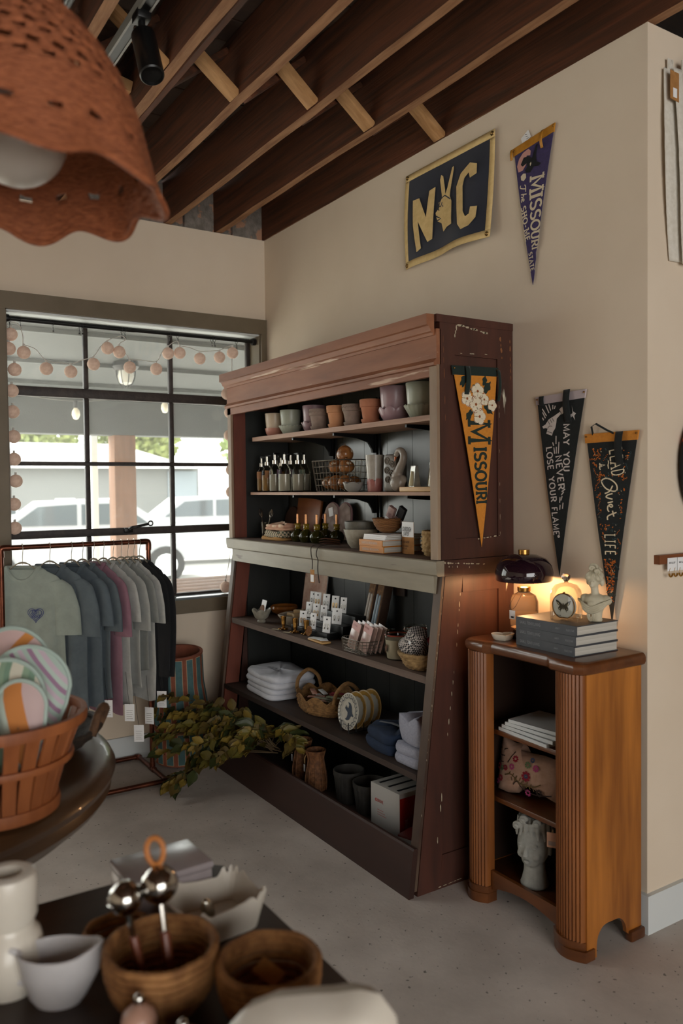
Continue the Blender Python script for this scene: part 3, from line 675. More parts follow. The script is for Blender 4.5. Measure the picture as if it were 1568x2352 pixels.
# ------------------------------------------------------------------ pennants and banner on the wall
def felt(name, c, c2=None): return mt(name, c, c2 or c, scale=90, rough=.95, sheen=.1, bump=.1)
def pennant(label, loc, rz, w, drop, L, tipu, col, band, bandw, cat='pennant', jag=0, w0=0.0, seg=24):
    """a triangle of felt hanging point down: top edge from (0, 0) to (w, -drop), point at (tipu, L)"""
    t = thing('felt_pennant', label, cat, loc, rz); rn = random.Random(3)
    def f3(u, v, off=0): return (u, -.006 - .006 * sin(pi * min(1, max(0, v / L))) - off, -v)
    le = []; ri = []
    for i in range(seg + 1):
        s = i / seg; le.append((tipu * s, L * s)); x = w + (tipu - w) * s
        if jag and s > .78 and i < seg: x += rn.uniform(-jag, jag)
        ri.append((x, -drop + (L + drop) * s))
    o = M(); vs = []
    for a, b in zip(le, ri): vs += [f3(*a), f3(*b), f3(*a, .002), f3(*b, .002)]
    fs = []
    for i in range(seg):
        k = 4 * i; fs += [(k, k + 1, k + 5, k + 4), (k + 2, k + 6, k + 7, k + 3), (k, k + 4, k + 6, k + 2), (k + 1, k + 3, k + 7, k + 5)]
    o.add(vs, fs + [(0, 2, 3, 1)]); part('felt', o, col, t, sharp=60)
    o = M(); o.prism([(-.006, -.004), (w + .004, -drop - .004), (w - .002, bandw - drop), (-.002, bandw)], lambda u, v: f3(u, v, -.001), lambda u, v: f3(u, v, .0045)); part('band', o, band, t)
    for u, v in ((.004, .006), (w - .004, -drop + .006)):
        o = M(); o.T = Matrix.Translation(f3(u, v, .006)); o.ell((0, 0, 0), (.0035, .0035, .0035), 8, 6); part('pin', o, brass, t)
    return t, (lambda u, v: f3(u, v, .0032))
def words(t, mm, fn, rows):
    for (tx, x, y, h, kw) in rows:
        o = M(); write(o, tx, fn, x, y, h, **kw); part('lettering', o, mm, t)
def tie(t, u, v0, v1, w, mm, lean=0, off=.012):
    o = M(); o.grid(lambda a, b: (u - w / 2 + w * a + lean * b, -.014 - off * sin(pi * (.15 + .85 * b)) , -(v0 + (v1 - v0) * b)), 3, 10); part('ribbon_tie', o, mm, t, solid=.0015)
# orange state pennant on the cabinet side
orange = felt('orange_felt', '#c9822c', '#bd7826'); dkgreen = felt('dark_green_felt', '#16241f')
t, fn = pennant('orange felt pennant with white blossoms hanging on the maroon cabinet side', (2.0925, -.318, 1.94), pi / 2, .222, .006, .674, .138, orange, dkgreen, .03)
o = M(); k = .222 / 108
def px(x, y): return ((x - 1038) * .00212, (y - 845) * .00164)
pr_k = mt('green_black_print', '#1c2a24', rough=.9); blossom = mt('blossom_print', '#d8cdb4', rough=.9); blossom_l = mt('blossom_line', '#8a4a28', rough=.9)
words(t, pr_k, fn, [('M', .173, .198, .100, dict(wt=.17, serif=1, ang=90, wide=1.0)), ('ISSOURI', .155, .297, .058, dict(wt=.2, sp=.14, serif=1, ang=88, wide=.95, flow=lambda s: 1 - .2 * s))])
o = M()
for cx, cy, a, s in ((.05, .05, -60, .05), (.1, .075, -40, .04), (.165, .07, -50, .055), (.075, .175, 130, .045), (.17, .15, 40, .05), (.155, .045, -80, .04)):
    n = 14; pl_ = []
    for i in range(n):
        q = 2 * pi * i / n; r = s * (.5 + .12 * cos(5 * q)); pl_.append((cx + r * cos(q) * cos(radians(a)) * 1.0 - r * .55 * sin(q) * sin(radians(a)), cy + r * cos(q) * sin(radians(a)) + r * .55 * sin(q) * cos(radians(a))))
    o = M(); o.poly(pl_, fn); part('leaf_print', o, pr_k, t)
o = M(); o2 = M(); fn2 = lambda u, v: (lambda p: (p[0], p[1] - .0008, p[2]))(fn(u, v)); fn3 = lambda u, v: (lambda p: (p[0], p[1] - .0014, p[2]))(fn(u, v))
for cx, cy, s in ((.065, .115, .032), (.118, .085, .034), (.108, .135, .036), (.15, .115, .026), (.19, .135, .026), (.125, .18, .034)):
    for i in range(5):
        a = 2 * pi * i / 5 + cx * 40; px_, py_ = cx + s * .55 * cos(a), cy + s * .55 * sin(a)
        o.poly([(px_ + s * .42 * cos(q), py_ + s * .42 * sin(q)) for q in [2 * pi * j / 10 for j in range(10)]], fn2)
        ribbon(o2, [(px_ + s * .36 * cos(q), py_ + s * .36 * sin(q)) for q in [a - 1 + 2 * j / 6 for j in range(7)]], .0018, fn3)
    o2.poly([(cx + s * .14 * cos(q), cy + s * .14 * sin(q)) for q in [2 * pi * j / 6 for j in range(6)]], fn3)
part('blossom_print', o, blossom, t); part('outline_print', o2, blossom_l, t)
tie(t, .062, -.004, .10, .022, dkgreen); tie(t, .218, .0, .118, .014, dkgreen, .004)

# purple pennant
purple = felt('purple_felt', '#3a2f5e', '#33294f'); gold_r = mt('gold_ribbon', '#c58a33', '#a9721f', scale=20, rough=.5); vintage = mt('vintage_print', '#cfc2a8', rough=.95)
t, fn = pennant('purple vintage felt pennant with frayed point and gold ribbon band', (2.106, 0, 2.79), 0, .205, .022, .535, .095, purple, gold_r, .026, jag=.008)
words(t, vintage, fn, [('MISSOURI', .153, .139, .058, dict(wt=.17, sp=.15, serif=1, ang=92.5, wide=1.12, flow=lambda s: 1.1 - .62 * s)),
    ('SHO-ME', .067, .232, .022, dict(wt=.2, sp=.26, serif=1, ang=81, wide=1.35)), ('STATE', .097, .412, .017, dict(wt=.2, sp=.24, serif=1, ang=83, wide=1.1))])
o = M()
for s in ([(0, .004), (.006, 0), (.02, .001)], [(.012, 0), (.009, .012), (.004, .022), (-.002, .02)], [(.027, -.002), (.023, .021)], [(.0235, .016), (.028, .010), (.032, .013), (.030, .021)], [(.036, .016), (.042, .014), (.042, .010), (.038, .010), (.036, .016), (.039, .021), (.045, .019)]): ribbon(o, [(.066 - 1.25 * p[1] + .12 * p[0], .152 + 1.4 * p[0]) for p in smoothpath([(a, b, 0) for a, b in s], 4)], .0042, fn)
part('lettering', o, vintage, t)
o = M(); mp_ = [(.03, .045), (.05, .028), (.078, .022), (.09, .034), (.088, .05), (.07, .045), (.064, .06), (.07, .075), (.05, .095), (.028, .095), (.02, .07)]
o.poly(mp_, fn); part('map_print', o, mt('pink_print', '#c08f86', rough=.95), t)
o = M(); o.poly([(.04, .07), (.055, .048), (.08, .05), (.098, .064), (.118, .02), (.125, .022), (.118, .062), (.122, .085), (.145, .098), (.132, .104), (.108, .098), (.09, .115), (.07, .11), (.062, .098), (.075, .088), (.07, .075), (.05, .08)], fn2 if False else (lambda u, v: (lambda p: (p[0], p[1] - .0008, p[2]))(fn(u, v)))); part('mule_print', o, ink, t)
o = M(); fq = lambda u, v: (lambda p: (p[0], p[1] - .0014, p[2]))(fn(u, v))
o.poly([(.055, .108), (.068, .112), (.07, .128), (.058, .137), (.044, .13), (.042, .115)], fq); part('muzzle_print', o, vintage, t); o = M(); o.poly([(.088, .082), (.094, .076), (.096, .084), (.09, .092)], fq); part('eye_print', o, vintage, t)
tie(t, -.004, .0, .038, .012, gold_r, -.002, .004); tie(t, .158, -.016, .045, .012, gold_r, -.008, .012)
o = M(); o.prism([(.045, -.002), (.085, -.022), (.072, -.052), (.034, -.032)], lambda u, v: (u, -.004, -v), lambda u, v: (u, -.005, -v)); tg = part('price_tag', o, paper, t)
o = M()
for i in range(3): ribbon(o, [(.056 + i * .004, -.040 + i * .01), (.066 + i * .004, -.036 + i * .007)], .002, lambda u, v: (u, -.0056, -v))
part('print', o, ink, tg)

# black flame pennant
blackf = felt('black_felt', '#141a1a', '#101414'); whitep = mt('white_felt_print', '#cfc8c4', rough=.95); silver_b = mt('silver_band', '#b3a8ac', rough=.7)
t, fn = pennant('black felt pennant with a hand holding a torch and white lettering', (2.221, 0, 1.826), 0, .230, .006, .662, .107, blackf, silver_b, .026)
words(t, whitep, fn, [('MAY', .160, .106, .028, dict(wt=.17, sp=.2, ang=89, wide=1.12)), ('YOU', .162, .208, .028, dict(wt=.17, sp=.2, ang=89, wide=1.1)), ('NEVER', .124, .218, .028, dict(wt=.17, sp=.24, ang=83, wide=1.2)),
    ('LOSE', .078, .185, .027, dict(wt=.17, sp=.22, ang=84, wide=1.1)), ('YOUR', .090, .295, .027, dict(wt=.17, sp=.22, ang=83, wide=1.1)), ('FLAME', .103, .408, .026, dict(wt=.17, sp=.2, ang=85, wide=1.05))])
o = M()
o = M()
for a, b in [((.028, .042), (.05, .07)), ((.045, .03), (.062, .06)), ((.06, .028), (.07, .052)), ((.08, .032), (.08, .048)), ((.092, .036), (.088, .047)), ((.03, .055), (.045, .078)), ((.03, .075), (.036, .085)),
             ((.098, .147), (.098, .177)), ((.082, .17), (.087, .183)), ((.088, .189), (.092, .212)), ((.1, .187), (.1, .212)), ((.112, .17), (.11, .212)), ((.128, .368), (.122, .384)), ((.136, .352), (.124, .364)), ((.142, .342), (.126, .352)), ((.132, .392), (.129, .414)), ((.118, .372), (.116, .392)), ((.118, .4), (.116, .418))]:
    o = M(); ribbon(o, [a, b], .0045, fn); part('ray_print', o, whitep, t)
for du, dv in ((.148, .094), (.109, .516)): o = M(); o.poly([(du + .006 * cos(q), dv + .006 * sin(q)) for q in [j * pi / 4 for j in range(8)]], fn); part('dot_print', o, whitep, t)
fo = fn; fn = lambda u, v: fo(u, v - .02)
o = M(); o.poly([(.03, .128), (.045, .122), (.06, .105), (.075, .098), (.09, .092), (.115, .08), (.11, .072), (.125, .062), (.135, .082), (.125, .09), (.118, .09), (.1, .104), (.098, .12), (.094, .138), (.084, .15), (.078, .165), (.05, .156), (.056, .14), (.05, .135), (.035, .136)], fn); part('torch_print', o, whitep, t)
o = M(); fq = lambda u, v: (lambda p: (p[0], p[1] - .0008, p[2]))(fn(u, v))
for s in ([(.058, .11), (.068, .124)], [(.068, .104), (.078, .118)], [(.078, .1), (.088, .114)], [(.056, .138), (.066, .128), (.08, .13)], [(.112, .072), (.124, .09)], [(.056, .148), (.08, .156)]): ribbon(o, s, .002, fq)
part('line_print', o, ink, t)
o = M(); o.poly([(.17, .062), (.176, .084), (.19, .092), (.182, .1), (.186, .116), (.174, .1), (.158, .112), (.162, .096), (.174, .09)], fn); part('flame_print', o, whitep, t); fn = fo
tie(t, .03, -.004, .032, .022, blackf, .0, .004); tie(t, .155, -.016, .10, .03, blackf, .002, .012)

# black floral pennant
t, fn = pennant('black felt pennant with small orange flowers and cream lettering', (2.454, 0, 1.673), 0, .216, .001, .654, .110, blackf, orange, .028)
words(t, cream_print, fn, [('LEAD', .152, .05, .05, dict(wt=.11, sp=.14, serif=1, ang=82, wide=.6)), ('A', .083, .102, .022, dict(wt=.14, serif=1, ang=84, wide=.7)), ('LIFE', .128, .345, .042, dict(wt=.12, sp=.2, serif=1, ang=88, wide=.62))])
fo = fn; fn = lambda u, v: fo(u, .8 * v - .012)
o = M()
for s in ([(.098, .13), (.1, .14), (.097, .15), (.1, .165)], [(.062, .14), (.064, .15), (.061, .158), (.065, .17)]): ribbon(o, s, .004, fn)
for s in ([(.085, .205), (.11, .212), (.132, .232), (.136, .255), (.12, .262), (.09, .25), (.072, .225), (.075, .212), (.09, .206)], [(.118, .238), (.105, .262), (.085, .272)], [(.118, .272), (.098, .278), (.092, .288), (.118, .296)], [(.12, .306), (.098, .312)], [(.102, .322), (.112, .330), (.118, .325), (.112, .318), (.1, .325), (.098, .34), (.104, .35)], [(.135, .352), (.1, .368), (.098, .385)], [(.118, .345), (.124, .37)]):
    ribbon(o, [tuple(p)[:2] for p in smoothpath([(a, b, 0) for a, b in s], 5)], .0055, fn)
part('lettering', o, cream_print, t); fn = fo
rn = random.Random(11); fm = [mt('orange_print', '#c46a24', rough=.95), mt('teal_print', '#33484c', rough=.95), cream_print]
os_ = [M(), M(), M()]; keep = [(.10, .16, .04, .14), (.07, .14, .15, .305), (.08, .132, .335, .43), (.055, .095, .09, .13)]
for _ in range(430):
    v = rn.uniform(.045, .575); h0 = v / .654 * .110 + .012; h1 = .216 - v / .654 * .106 - .012; u = rn.uniform(h0, h1)
    if any(a < u < b and c < v < d for a, b, c, d in keep): continue
    j = rn.choice((0, 0, 0, 1, 1, 2)); s = rn.uniform(.002, .006) if j != 2 else rn.uniform(.0015, .003); a = rn.uniform(0, pi)
    if rn.random() < .35 and j < 2:
        for i in range(4): os_[j].poly([(u + i * .006 * cos(a) + s * cos(a + q + (1 if i % 2 else -1)) * (1 if k_ % 2 == 0 else .4), v + i * .006 * sin(a) + s * sin(a + q + (1 if i % 2 else -1)) * (1 if k_ % 2 == 0 else .4)) for k_, q in enumerate((0, pi / 2, pi, 1.5 * pi))], fn)
    else: os_[j].poly([(u + s * cos(q) * cos(a) - s * .5 * sin(q) * sin(a), v + s * cos(q) * sin(a) + s * .5 * sin(q) * cos(a)) for q in [i * pi / 3 for i in range(6)]], fn)
for j in range(3): q = part('flower_print', os_[j], fm[j], t); q['kind'] = 'stuff'
o = M(); o.tube([(.03, -.008, .0), (.033, -.02, .028), (.06, -.03, .036), (.1, -.022, .012), (.12, -.01, 0)], .005, 6, flat=.3); part('ribbon_loop', o, blackf, t)
tie(t, .15, -.004, .108, .03, blackf, -.002, .012)

# NYC banner
navy = mt('navy_cloth', '#171c2b', '#1c2233', scale=8, rough=.6, sheen=.2); gold_c = mt('cream_canvas', '#d9bd85', '#cdb078', scale=40, rough=.85); grom = mt('grommet', '#8a6a3c', rough=.35, metal=1)
t = thing('wall_banner', 'navy cloth banner edged in cream with hand-drawn NYC and a peace sign', 'banner', (1.435, 0, 2.908))
BWd, BHt = .570, .424
def bf(u, v, off=0):
    s, q = u / BWd, v / BHt
    return (u + .008 * (s - .5) * (q * 2 - 1) * -1, -.012 - .012 * sin(pi * q) * (1 - s) - .03 * sin(pi * s) * q * .5 - .012 * sin(3 * pi * s + q) * q - .035 * s * q * q - off, -v + .003 * sin(pi * s) * q)
def cloth_panel(u0, u1, v0, v1, off, nu, nv): 
    o = M(); o.grid(lambda a, b: bf(u0 + (u1 - u0) * a, v0 + (v1 - v0) * b, off), nu, nv); return o
part('cloth', cloth_panel(.012, BWd - .012, .012, BHt - .012, 0, 30, 24), navy, t, solid=.0015)
for b in ((0, BWd, 0, .03), (0, BWd, BHt - .03, BHt)): part('edging', cloth_panel(*b, .0015, 30, 2), gold_c, t, solid=.002)
for b in ((0, .026, .03, BHt - .03), (BWd - .026, BWd, .03, BHt - .03)): part('edging', cloth_panel(*b, .0015, 2, 24), gold_c, t, solid=.002)
for u in (.014, BWd - .014):
    for v in (.014, BHt - .014):
        o = M(); o.T = Matrix.Translation(bf(u, v, .004)) @ Matrix.Rotation(pi / 2, 4, 'X'); o.tube([(.007 * cos(a), .007 * sin(a), 0) for a in [i * pi / 6 for i in range(12)]], .0025, 6, closed=True); part('grommet', o, grom, t)
def dense(p, st=.02):
    out = []
    for i in range(len(p)):
        a, b = p[i], p[(i + 1) % len(p)]; n = max(1, int(sqrt((a[0] - b[0]) ** 2 + (a[1] - b[1]) ** 2) / st)); out += [(a[0] + (b[0] - a[0]) * j / n, a[1] + (b[1] - a[1]) * j / n) for j in range(n)]
    return out
bp = lambda u, v: bf(u, v, .0075)
for poly in ([(.072, .135), (.118, .138), (.165, .235), (.182, .125), (.222, .12), (.204, .34), (.172, .345), (.112, .24), (.13, .362), (.1, .372), (.078, .25)],
             [(.362, .165), (.385, .118), (.44, .09), (.482, .108), (.484, .148), (.446, .155), (.436, .13), (.412, .145), (.404, .175), (.420, .285), (.438, .312), (.458, .306), (.462, .278), (.50, .285), (.496, .33), (.462, .355), (.418, .36), (.39, .33), (.375, .26)]):
    o = M(); o.poly(dense(poly), bp); part('letter', o, gold_c, t)
o = M(); o.poly(dense([(.232, .255), (.226, .235), (.25, .22), (.246, .196), (.262, .19), (.266, .175), (.25, .1), (.256, .08), (.27, .09), (.285, .15), (.288, .172), (.3, .15), (.326, .072), (.336, .068), (.338, .08), (.322, .165), (.32, .19), (.334, .215), (.34, .29), (.345, .315), (.31, .318), (.285, .332), (.268, .29), (.24, .275)]), bp); part('peace_hand', o, gold_c, t)
o = M(); bq = lambda u, v: bf(u, v, .0088)
for s in ([(.262, .185), (.285, .178), (.305, .19), (.326, .205)], [(.262, .185), (.25, .21), (.262, .216), (.27, .2)], [(.244, .222), (.256, .235), (.276, .228), (.274, .214)], [(.232, .25), (.252, .262), (.268, .254), (.262, .236)], [(.276, .226), (.29, .238), (.304, .24)], [(.24, .272), (.262, .268), (.27, .252)]): ribbon(o, [tuple(p)[:2] for p in smoothpath([(a, b, 0) for a, b in s], 4)], .005, bq)
part('line_print', o, navy, t)

# things hung on the return wall at the frame's edge (x = 2.7)
can = mt('raw_canvas', '#d6d1c6', '#cbc5b8', scale=60, rough=.95, bump=.1)
for i, (y0, yb, off, lb) in enumerate([(.066, .105, .012, 'raw-edged white canvas sheet hanging behind on the return wall, under the kraft tag'), (.092, .150, .03, 'frontmost raw-edged white canvas sheet on the return wall beside the kraft tag')]):
    rn = random.Random(i); t = thing('canvas_sheet', lb, 'fabric', (2.7, 0, 0), group='canvas sheets on the return wall')
    o = M(); o.grid(lambda a, b: (off + .008 * sin(4 * b), (y0 + (yb - y0) * b * b) * (1 - a) + .36 * a + .0015 * rn.random() - .012 * sin(pi * b) * (1 - a) * (1 if i == 0 else -.6), 2.86 - (.62 + .008 * i) * b + .01 * a), 10, 40); part('sheet', o, can, t, solid=.002)
    o = M(); o.rbox((off, .1 + .05 * i, 2.87), (.006, .03, .05), .002); part('loop', o, can, t)
for i, (y0, z0, w, h, lb) in enumerate([(.066, 2.843, .045, .096, 'brown kraft tag with a white price sticker on the return wall'), (.135, 2.89, .06, .09, 'brown kraft tag printed with text beside the canvas hook')]):
    t = thing('hang_tag', lb, 'tag', (2.7 + .036 + .008 * i, y0, z0)); o = M(); o.prism([(0, 0), (w, -.003), (w, -h), (0, -h + .004)], lambda u, v: (0, u, v), lambda u, v: (.0015, u, v)); part('card', o, kraft, t)
    o = M()
    if i == 0: o.box(.0016, .002, .014, .034, -.085, -.055)
    else:
        for j in range(5): o.box(.0016, .002, .01 + .009 * j, .013 + .009 * j, -.075, -.02)
    part('print', o, paper if i == 0 else ink, t)
    o = M(); o.tube([(.001, w / 2, -.004), (.0, w / 2 - .01, .02), (-.01, w / 2, .04)], .001, 5); part('string', o, can, t)
flo = mt('black_floral_bag', '#111514', c3='#b03a24', m3=(26, .61, (1, 1, 1)), rough=.9)
o = M(); o.ell((.02, .245, 0), (.035, .10, .17), 20, 14); q = tag(part('floral_pouch', o, flo, None, (2.705, 0, 1.56)), 'black pouch dotted with red flowers hung on the return wall', 'bag')
o = M(); o.box(2.7, 2.722, .034, .5, 1.232, 1.262); tag(part('display_strip', o, mt('strip_wood', '#7a4526', '#663819', scale=5, stretch=(3, 1, 3), rough=.5)), 'narrow brown wooden strip screwed to the return wall holding earring cards', 'rail')
gold = mt('gold_metal', '#c79a4d', rough=.3, metal=1)
for i, y in enumerate((.072, .122)):
    t = thing('earring_card', ['white card of hoop earrings on the wooden wall strip, at its outer end', 'white card of hoop earrings on the wooden wall strip, second along'][i], 'earrings', (2.7235 + .003 * i, y, 1.252), group='earring cards on the wall strip')
    o = M(); o.rbox((.001, .028, -.022), (.0015, .056, .044), .0005); part('card', o, paper, t)
    o = M(); write(o, 'INK ALLOY', lambda u, v: (.0022, u, -v), .006, .014, .0055, wt=.2, sp=.2); part('lettering', o, ink, t)
    for j in (0, 1):
        o = M(); o.tube([(.004, .014 + .026 * j + .009 * cos(a), -.052 + .011 * sin(a)) for a in [pi + pi * k_ / 8 for k_ in range(9)]], .003, 6)
        o.tube([(.003, .005 + .026 * j, -.05), (.003, .012 + .026 * j, -.034)], .0007, 4); part('earring', o, gold, t)
# ------------------------------------------------------------------ ceramic pots on the top shelf
def glaze(n, c, c2=None, rough=.3): return mt(n, c, c2 or c, scale=9, rough=rough, spec=.5)
def clay(n, c, c2): return mt(n, c, c2, scale=14, rough=.9, bump=.15, bscale=60)
PM = {'cream': glaze('cream_glaze', '#cbb9a2', '#c2ae97'), 'sage': glaze('sage_glaze', '#a3a797', '#999d8c'), 'mauve': glaze('mauve_glaze', '#9d8187', '#94787e'), 'pink': glaze('pink_glaze', '#bf8878', '#b57e6e'),
      'aged': clay('aged_clay', '#8f7c70', '#75645a'), 'peach': clay('peach_clay', '#c08a64', '#b57f5a'), 'terra': clay('terra_clay', '#b3775a', '#a96d50')}
def pot(x, y, z, r, h, kind, body, saucer, label, sm=None):
    t = thing('plant_pot', label, 'pot', (x, y, z), x * 7, 'plant pots on the top cabinet shelf'); o = M()
    if kind == 'clay':
        o.lathe([(0, .012), (r * .66, .012), (r * .72, .02), (r * .9, h * .68), (r, h * .7), (r * 1.04, h * .97), (r * 1.0, h), (r * .93, h), (r * .85, h * .7), (r * .6, .03), (0, .03)], 28)
    else:
        o.lathe([(0, .03), (r * .78, .03), (r * .84, .036), (r * .97, h - .006), (r * .96, h), (r * .9, h), (r * .78, .05), (0, .05)], 32)
    part('pot_body', o, body, t)
    o = M(); sh = h * (.2 if kind == 'clay' else .36)
    if saucer == 'plain': o.lathe([(0, 0), (r * .72, 0), (r * .86, sh * .6), (r * .9, sh), (r * .84, sh), (r * .7, .011), (0, .011)], 28)
    elif saucer == 'bead': o.lathe([(0, 0), (r * .6, 0), (r * .85, sh * .35), (r * .96, sh), (r * .9, sh), (r * .6, .02), (0, .02)], 44, mod=lambda a, i, rr, zz: (rr * (1 + (.03 * abs(sin(11 * a)) if i in (3, 4) else 0)), zz))
    elif saucer == 'flute': o.lathe([(0, 0), (r * .66, 0), (r * .8, sh * .4), (r * 1.06, sh * .9), (r * 1.04, sh), (r * .96, sh * .9), (r * .7, .018), (0, .018)], 96, mod=lambda a, i, rr, zz: (rr * (1 + (.05 * abs(sin(10 * a)) if 1 < i < 6 else 0)), zz + (.004 * abs(sin(10 * a)) if 2 < i < 6 else 0)))
    else: o.lathe([(0, 0), (r * .66, 0), (r * .86, sh * .4), (r * 1.04, sh * .9), (r * 1.02, sh), (r * .95, sh * .9), (r * .7, .018), (0, .018)], 64, mod=lambda a, i, rr, zz: (rr * (1 + (.04 * abs(sin(4 * a)) if 1 < i < 6 else 0)), zz + (.012 * abs(sin(4 * a)) - .004 if 2 < i < 6 else 0)))
    part('saucer', o, sm or body, t)
    if kind == 'clay' and body is PM['aged']:
        o = M()
        for i in range(16): o.tube([(r * 1.03 * cos(a), r * 1.03 * sin(a), h * .9 - .008 * abs(sin(j * pi / 4))) for j, a in enumerate([2 * pi * (i + q / 4) / 16 for q in range(5)])], .0015, 5)
        part('garland_relief', o, body, t)
P = PM
pot(.50, -.21, Z1, .055, .125, 'cyl', P['cream'], 'bead', 'cream cylinder pot in a pink saucer, end of the top shelf by the window', P['pink'])
pot(.675, -.21, Z1, .057, .128, 'cyl', P['sage'], 'flute', 'small sage green pot in a fluted saucer beside the cream pot')
pot(.865, -.18, Z1, .060, .136, 'cyl', P['mauve'], 'scallop', 'small mauve pot in a scalloped saucer behind an aged clay pot')
pot(1.005, -.235, Z1, .048, .104, 'clay', P['aged'], 'plain', 'aged grey clay pot with garland rim in front of the small mauve pot')
pot(1.15, -.225, Z1, .047, .108, 'clay', P['peach'], 'plain', 'peach clay pot with saucer standing between two aged grey clay pots')
pot(1.288, -.225, Z1, .048, .102, 'clay', P['aged'], 'plain', 'aged grey clay pot with garland rim between the peach and terracotta pots')
pot(1.435, -.225, Z1, .049, .110, 'clay', P['terra'], 'plain', 'terracotta clay pot with saucer beside the large mauve pot')
pot(1.60, -.215, Z1, .066, .148, 'cyl', P['mauve'], 'scallop', 'large mauve pot in a scalloped saucer on the top shelf')
pot(1.78, -.215, Z1, .064, .145, 'cyl', P['sage'], 'flute', 'large sage green pot in a fluted saucer on the top shelf')
pot(1.945, -.20, Z1, .055, .135, 'cyl', P['cream'], 'bead', 'cream pot in a pink saucer half hidden behind the cabinet stile', P['pink'])

# ------------------------------------------------------------------ second shelf
bglass = glassmat('bottle_glass', '#f0efe8', .03); amber_l = mt('amber_liquid', '#b98a48', rough=.1, trans=.5); clear_l = mt('pale_liquid', '#cfc9bd', rough=.1, trans=.5)
tagm = [mt('tag_plum', '#6d5570', rough=.7), mt('tag_brown', '#8a5f3c', rough=.7), mt('tag_mint', '#7f938e', rough=.7)]
def spray(x, y, r, h, liq, tg, label, rz):
    t = thing('spray_bottle', label, 'bottle', (x, y, Z2), rz, 'spray bottles on the middle shelf'); o = M()
    o.lathe([(0, .001), (r * .9, .001), (r, .008), (r, h * .5), (r * .9, h * .58), (r * .42, h * .68), (r * .36, h * .72), (r * .36, h * .74)], 24); part('bottle_body', o, bglass, t)
    o = M(); o.lathe([(0, .006), (r * .86, .006), (r * .9, .012), (r * .9, h * .44), (0, h * .44)], 20); part('liquid', o, liq, t)
    o = M(); o.lathe([(0, h * .70), (r * .44, h * .70), (r * .44, h * .79), (r * .2, h * .80), (r * .2, h * .93), (0, h * .93)], 16); part('collar', o, mt('chrome_collar', '#b9b4aa', rough=.2, metal=1) if 'chrome_collar' not in MATS else MATS['chrome_collar'], t)
    o = M(); o.rbox((.008, 0, h * .955), (.034, .010, .012), .004); o.rbox((.028, 0, h * .958), (.01, .008, .008), .002); o.tube(smoothpath([(.02, 0, h * .95), (.026, 0, h * .89), (.022, 0, h * .84)], 4), .003, 6); part('trigger', o, black_metal, t)
    o = M(); o.grid(lambda a, b: ((r + .001) * cos(-2.0 + 1.1 * a), (r + .001) * sin(-2.0 + 1.1 * a), h * (.56 - .2 * b * (1 if a not in (0, 1) else .9))), 6, 3); part('tag', o, tg, t)
for i, a in enumerate([(.425, -.255, .029, .198, amber_l, 1, 'amber spray bottle with brown tag, nearest the window end of the shelf'), (.505, -.262, .033, .205, amber_l, 1, 'amber spray bottle, second from the window end of the shelf'),
          (.60, -.265, .034, .212, clear_l, 0, 'clear spray bottle with plum tag, third from the window end'), (.70, -.262, .036, .210, clear_l, 0, 'clear spray bottle with plum tag, fourth from the window end'),
          (.775, -.225, .034, .205, clear_l, 2, 'clear spray bottle with mint tag next to the wire bread basket'), (.47, -.16, .031, .2, amber_l, 1, 'amber spray bottle at the back behind the end bottles'),
          (.60, -.17, .033, .21, clear_l, 0, 'clear spray bottle at the back behind the plum-tagged pair'), (.71, -.15, .033, .21, clear_l, 2, 'clear spray bottle at the back near the wire basket')]):
    spray(a[0], a[1], a[2], a[3], a[4], tagm[a[5]], a[6], .4 + i * .7)
wire_m = mt('galvanised_wire', '#6d675e', rough=.4, metal=.8)
def wirebasket(name, label, loc, lx, ly, h, nx, ny, nz, r, flare=.0, cat='basket', rz=0):
    t = thing(name, label, cat, loc, rz); o = M()
    def ring(z):
        s = 1 + flare * z / h; a, b = lx / 2 * s, ly / 2 * s; c = .02; return [(a - c, -b, z), (a, -b + c, z), (a, b - c, z), (a - c, b, z), (-a + c, b, z), (-a, b - c, z), (-a, -b + c, z), (-a + c, -b, z)]
    for k in range(nz + 1): o.tube(ring(h * k / nz), r * (1.6 if k == nz else 1), 5, closed=True)
    for i in range(nx + 1):
        u = -1 + 2 * i / nx; s = 1 + flare; x = u * (lx / 2 - .012)
        o.tube([(x * s, -ly / 2 * s, h), (x, -ly / 2, 0), (x, ly / 2, 0), (x * s, ly / 2 * s, h)], r, 5)
    for i in range(ny + 1):
        u = -1 + 2 * i / ny; s = 1 + flare; y = u * (ly / 2 - .012)
        o.tube([(-lx / 2 * s, y * s, h), (-lx / 2, y, 0), (lx / 2, y, 0), (lx / 2 * s, y * s, h)], r, 5)
    part('wire_mesh', o, wire_m, t); return t
wirebasket('wire_basket', 'galvanised wire basket of wrapped buns on the middle shelf', (1.165, -.205, Z2 + .003), .235, .16, .145, 8, 5, 5, .0016, .18)
bun_m = mt('glossy_bun', '#a26b3c', '#6d4324', scale=18, rough=.22, bump=.25, c3='#d8c6ac', m3=(24, .62, (1, 1, 1)))
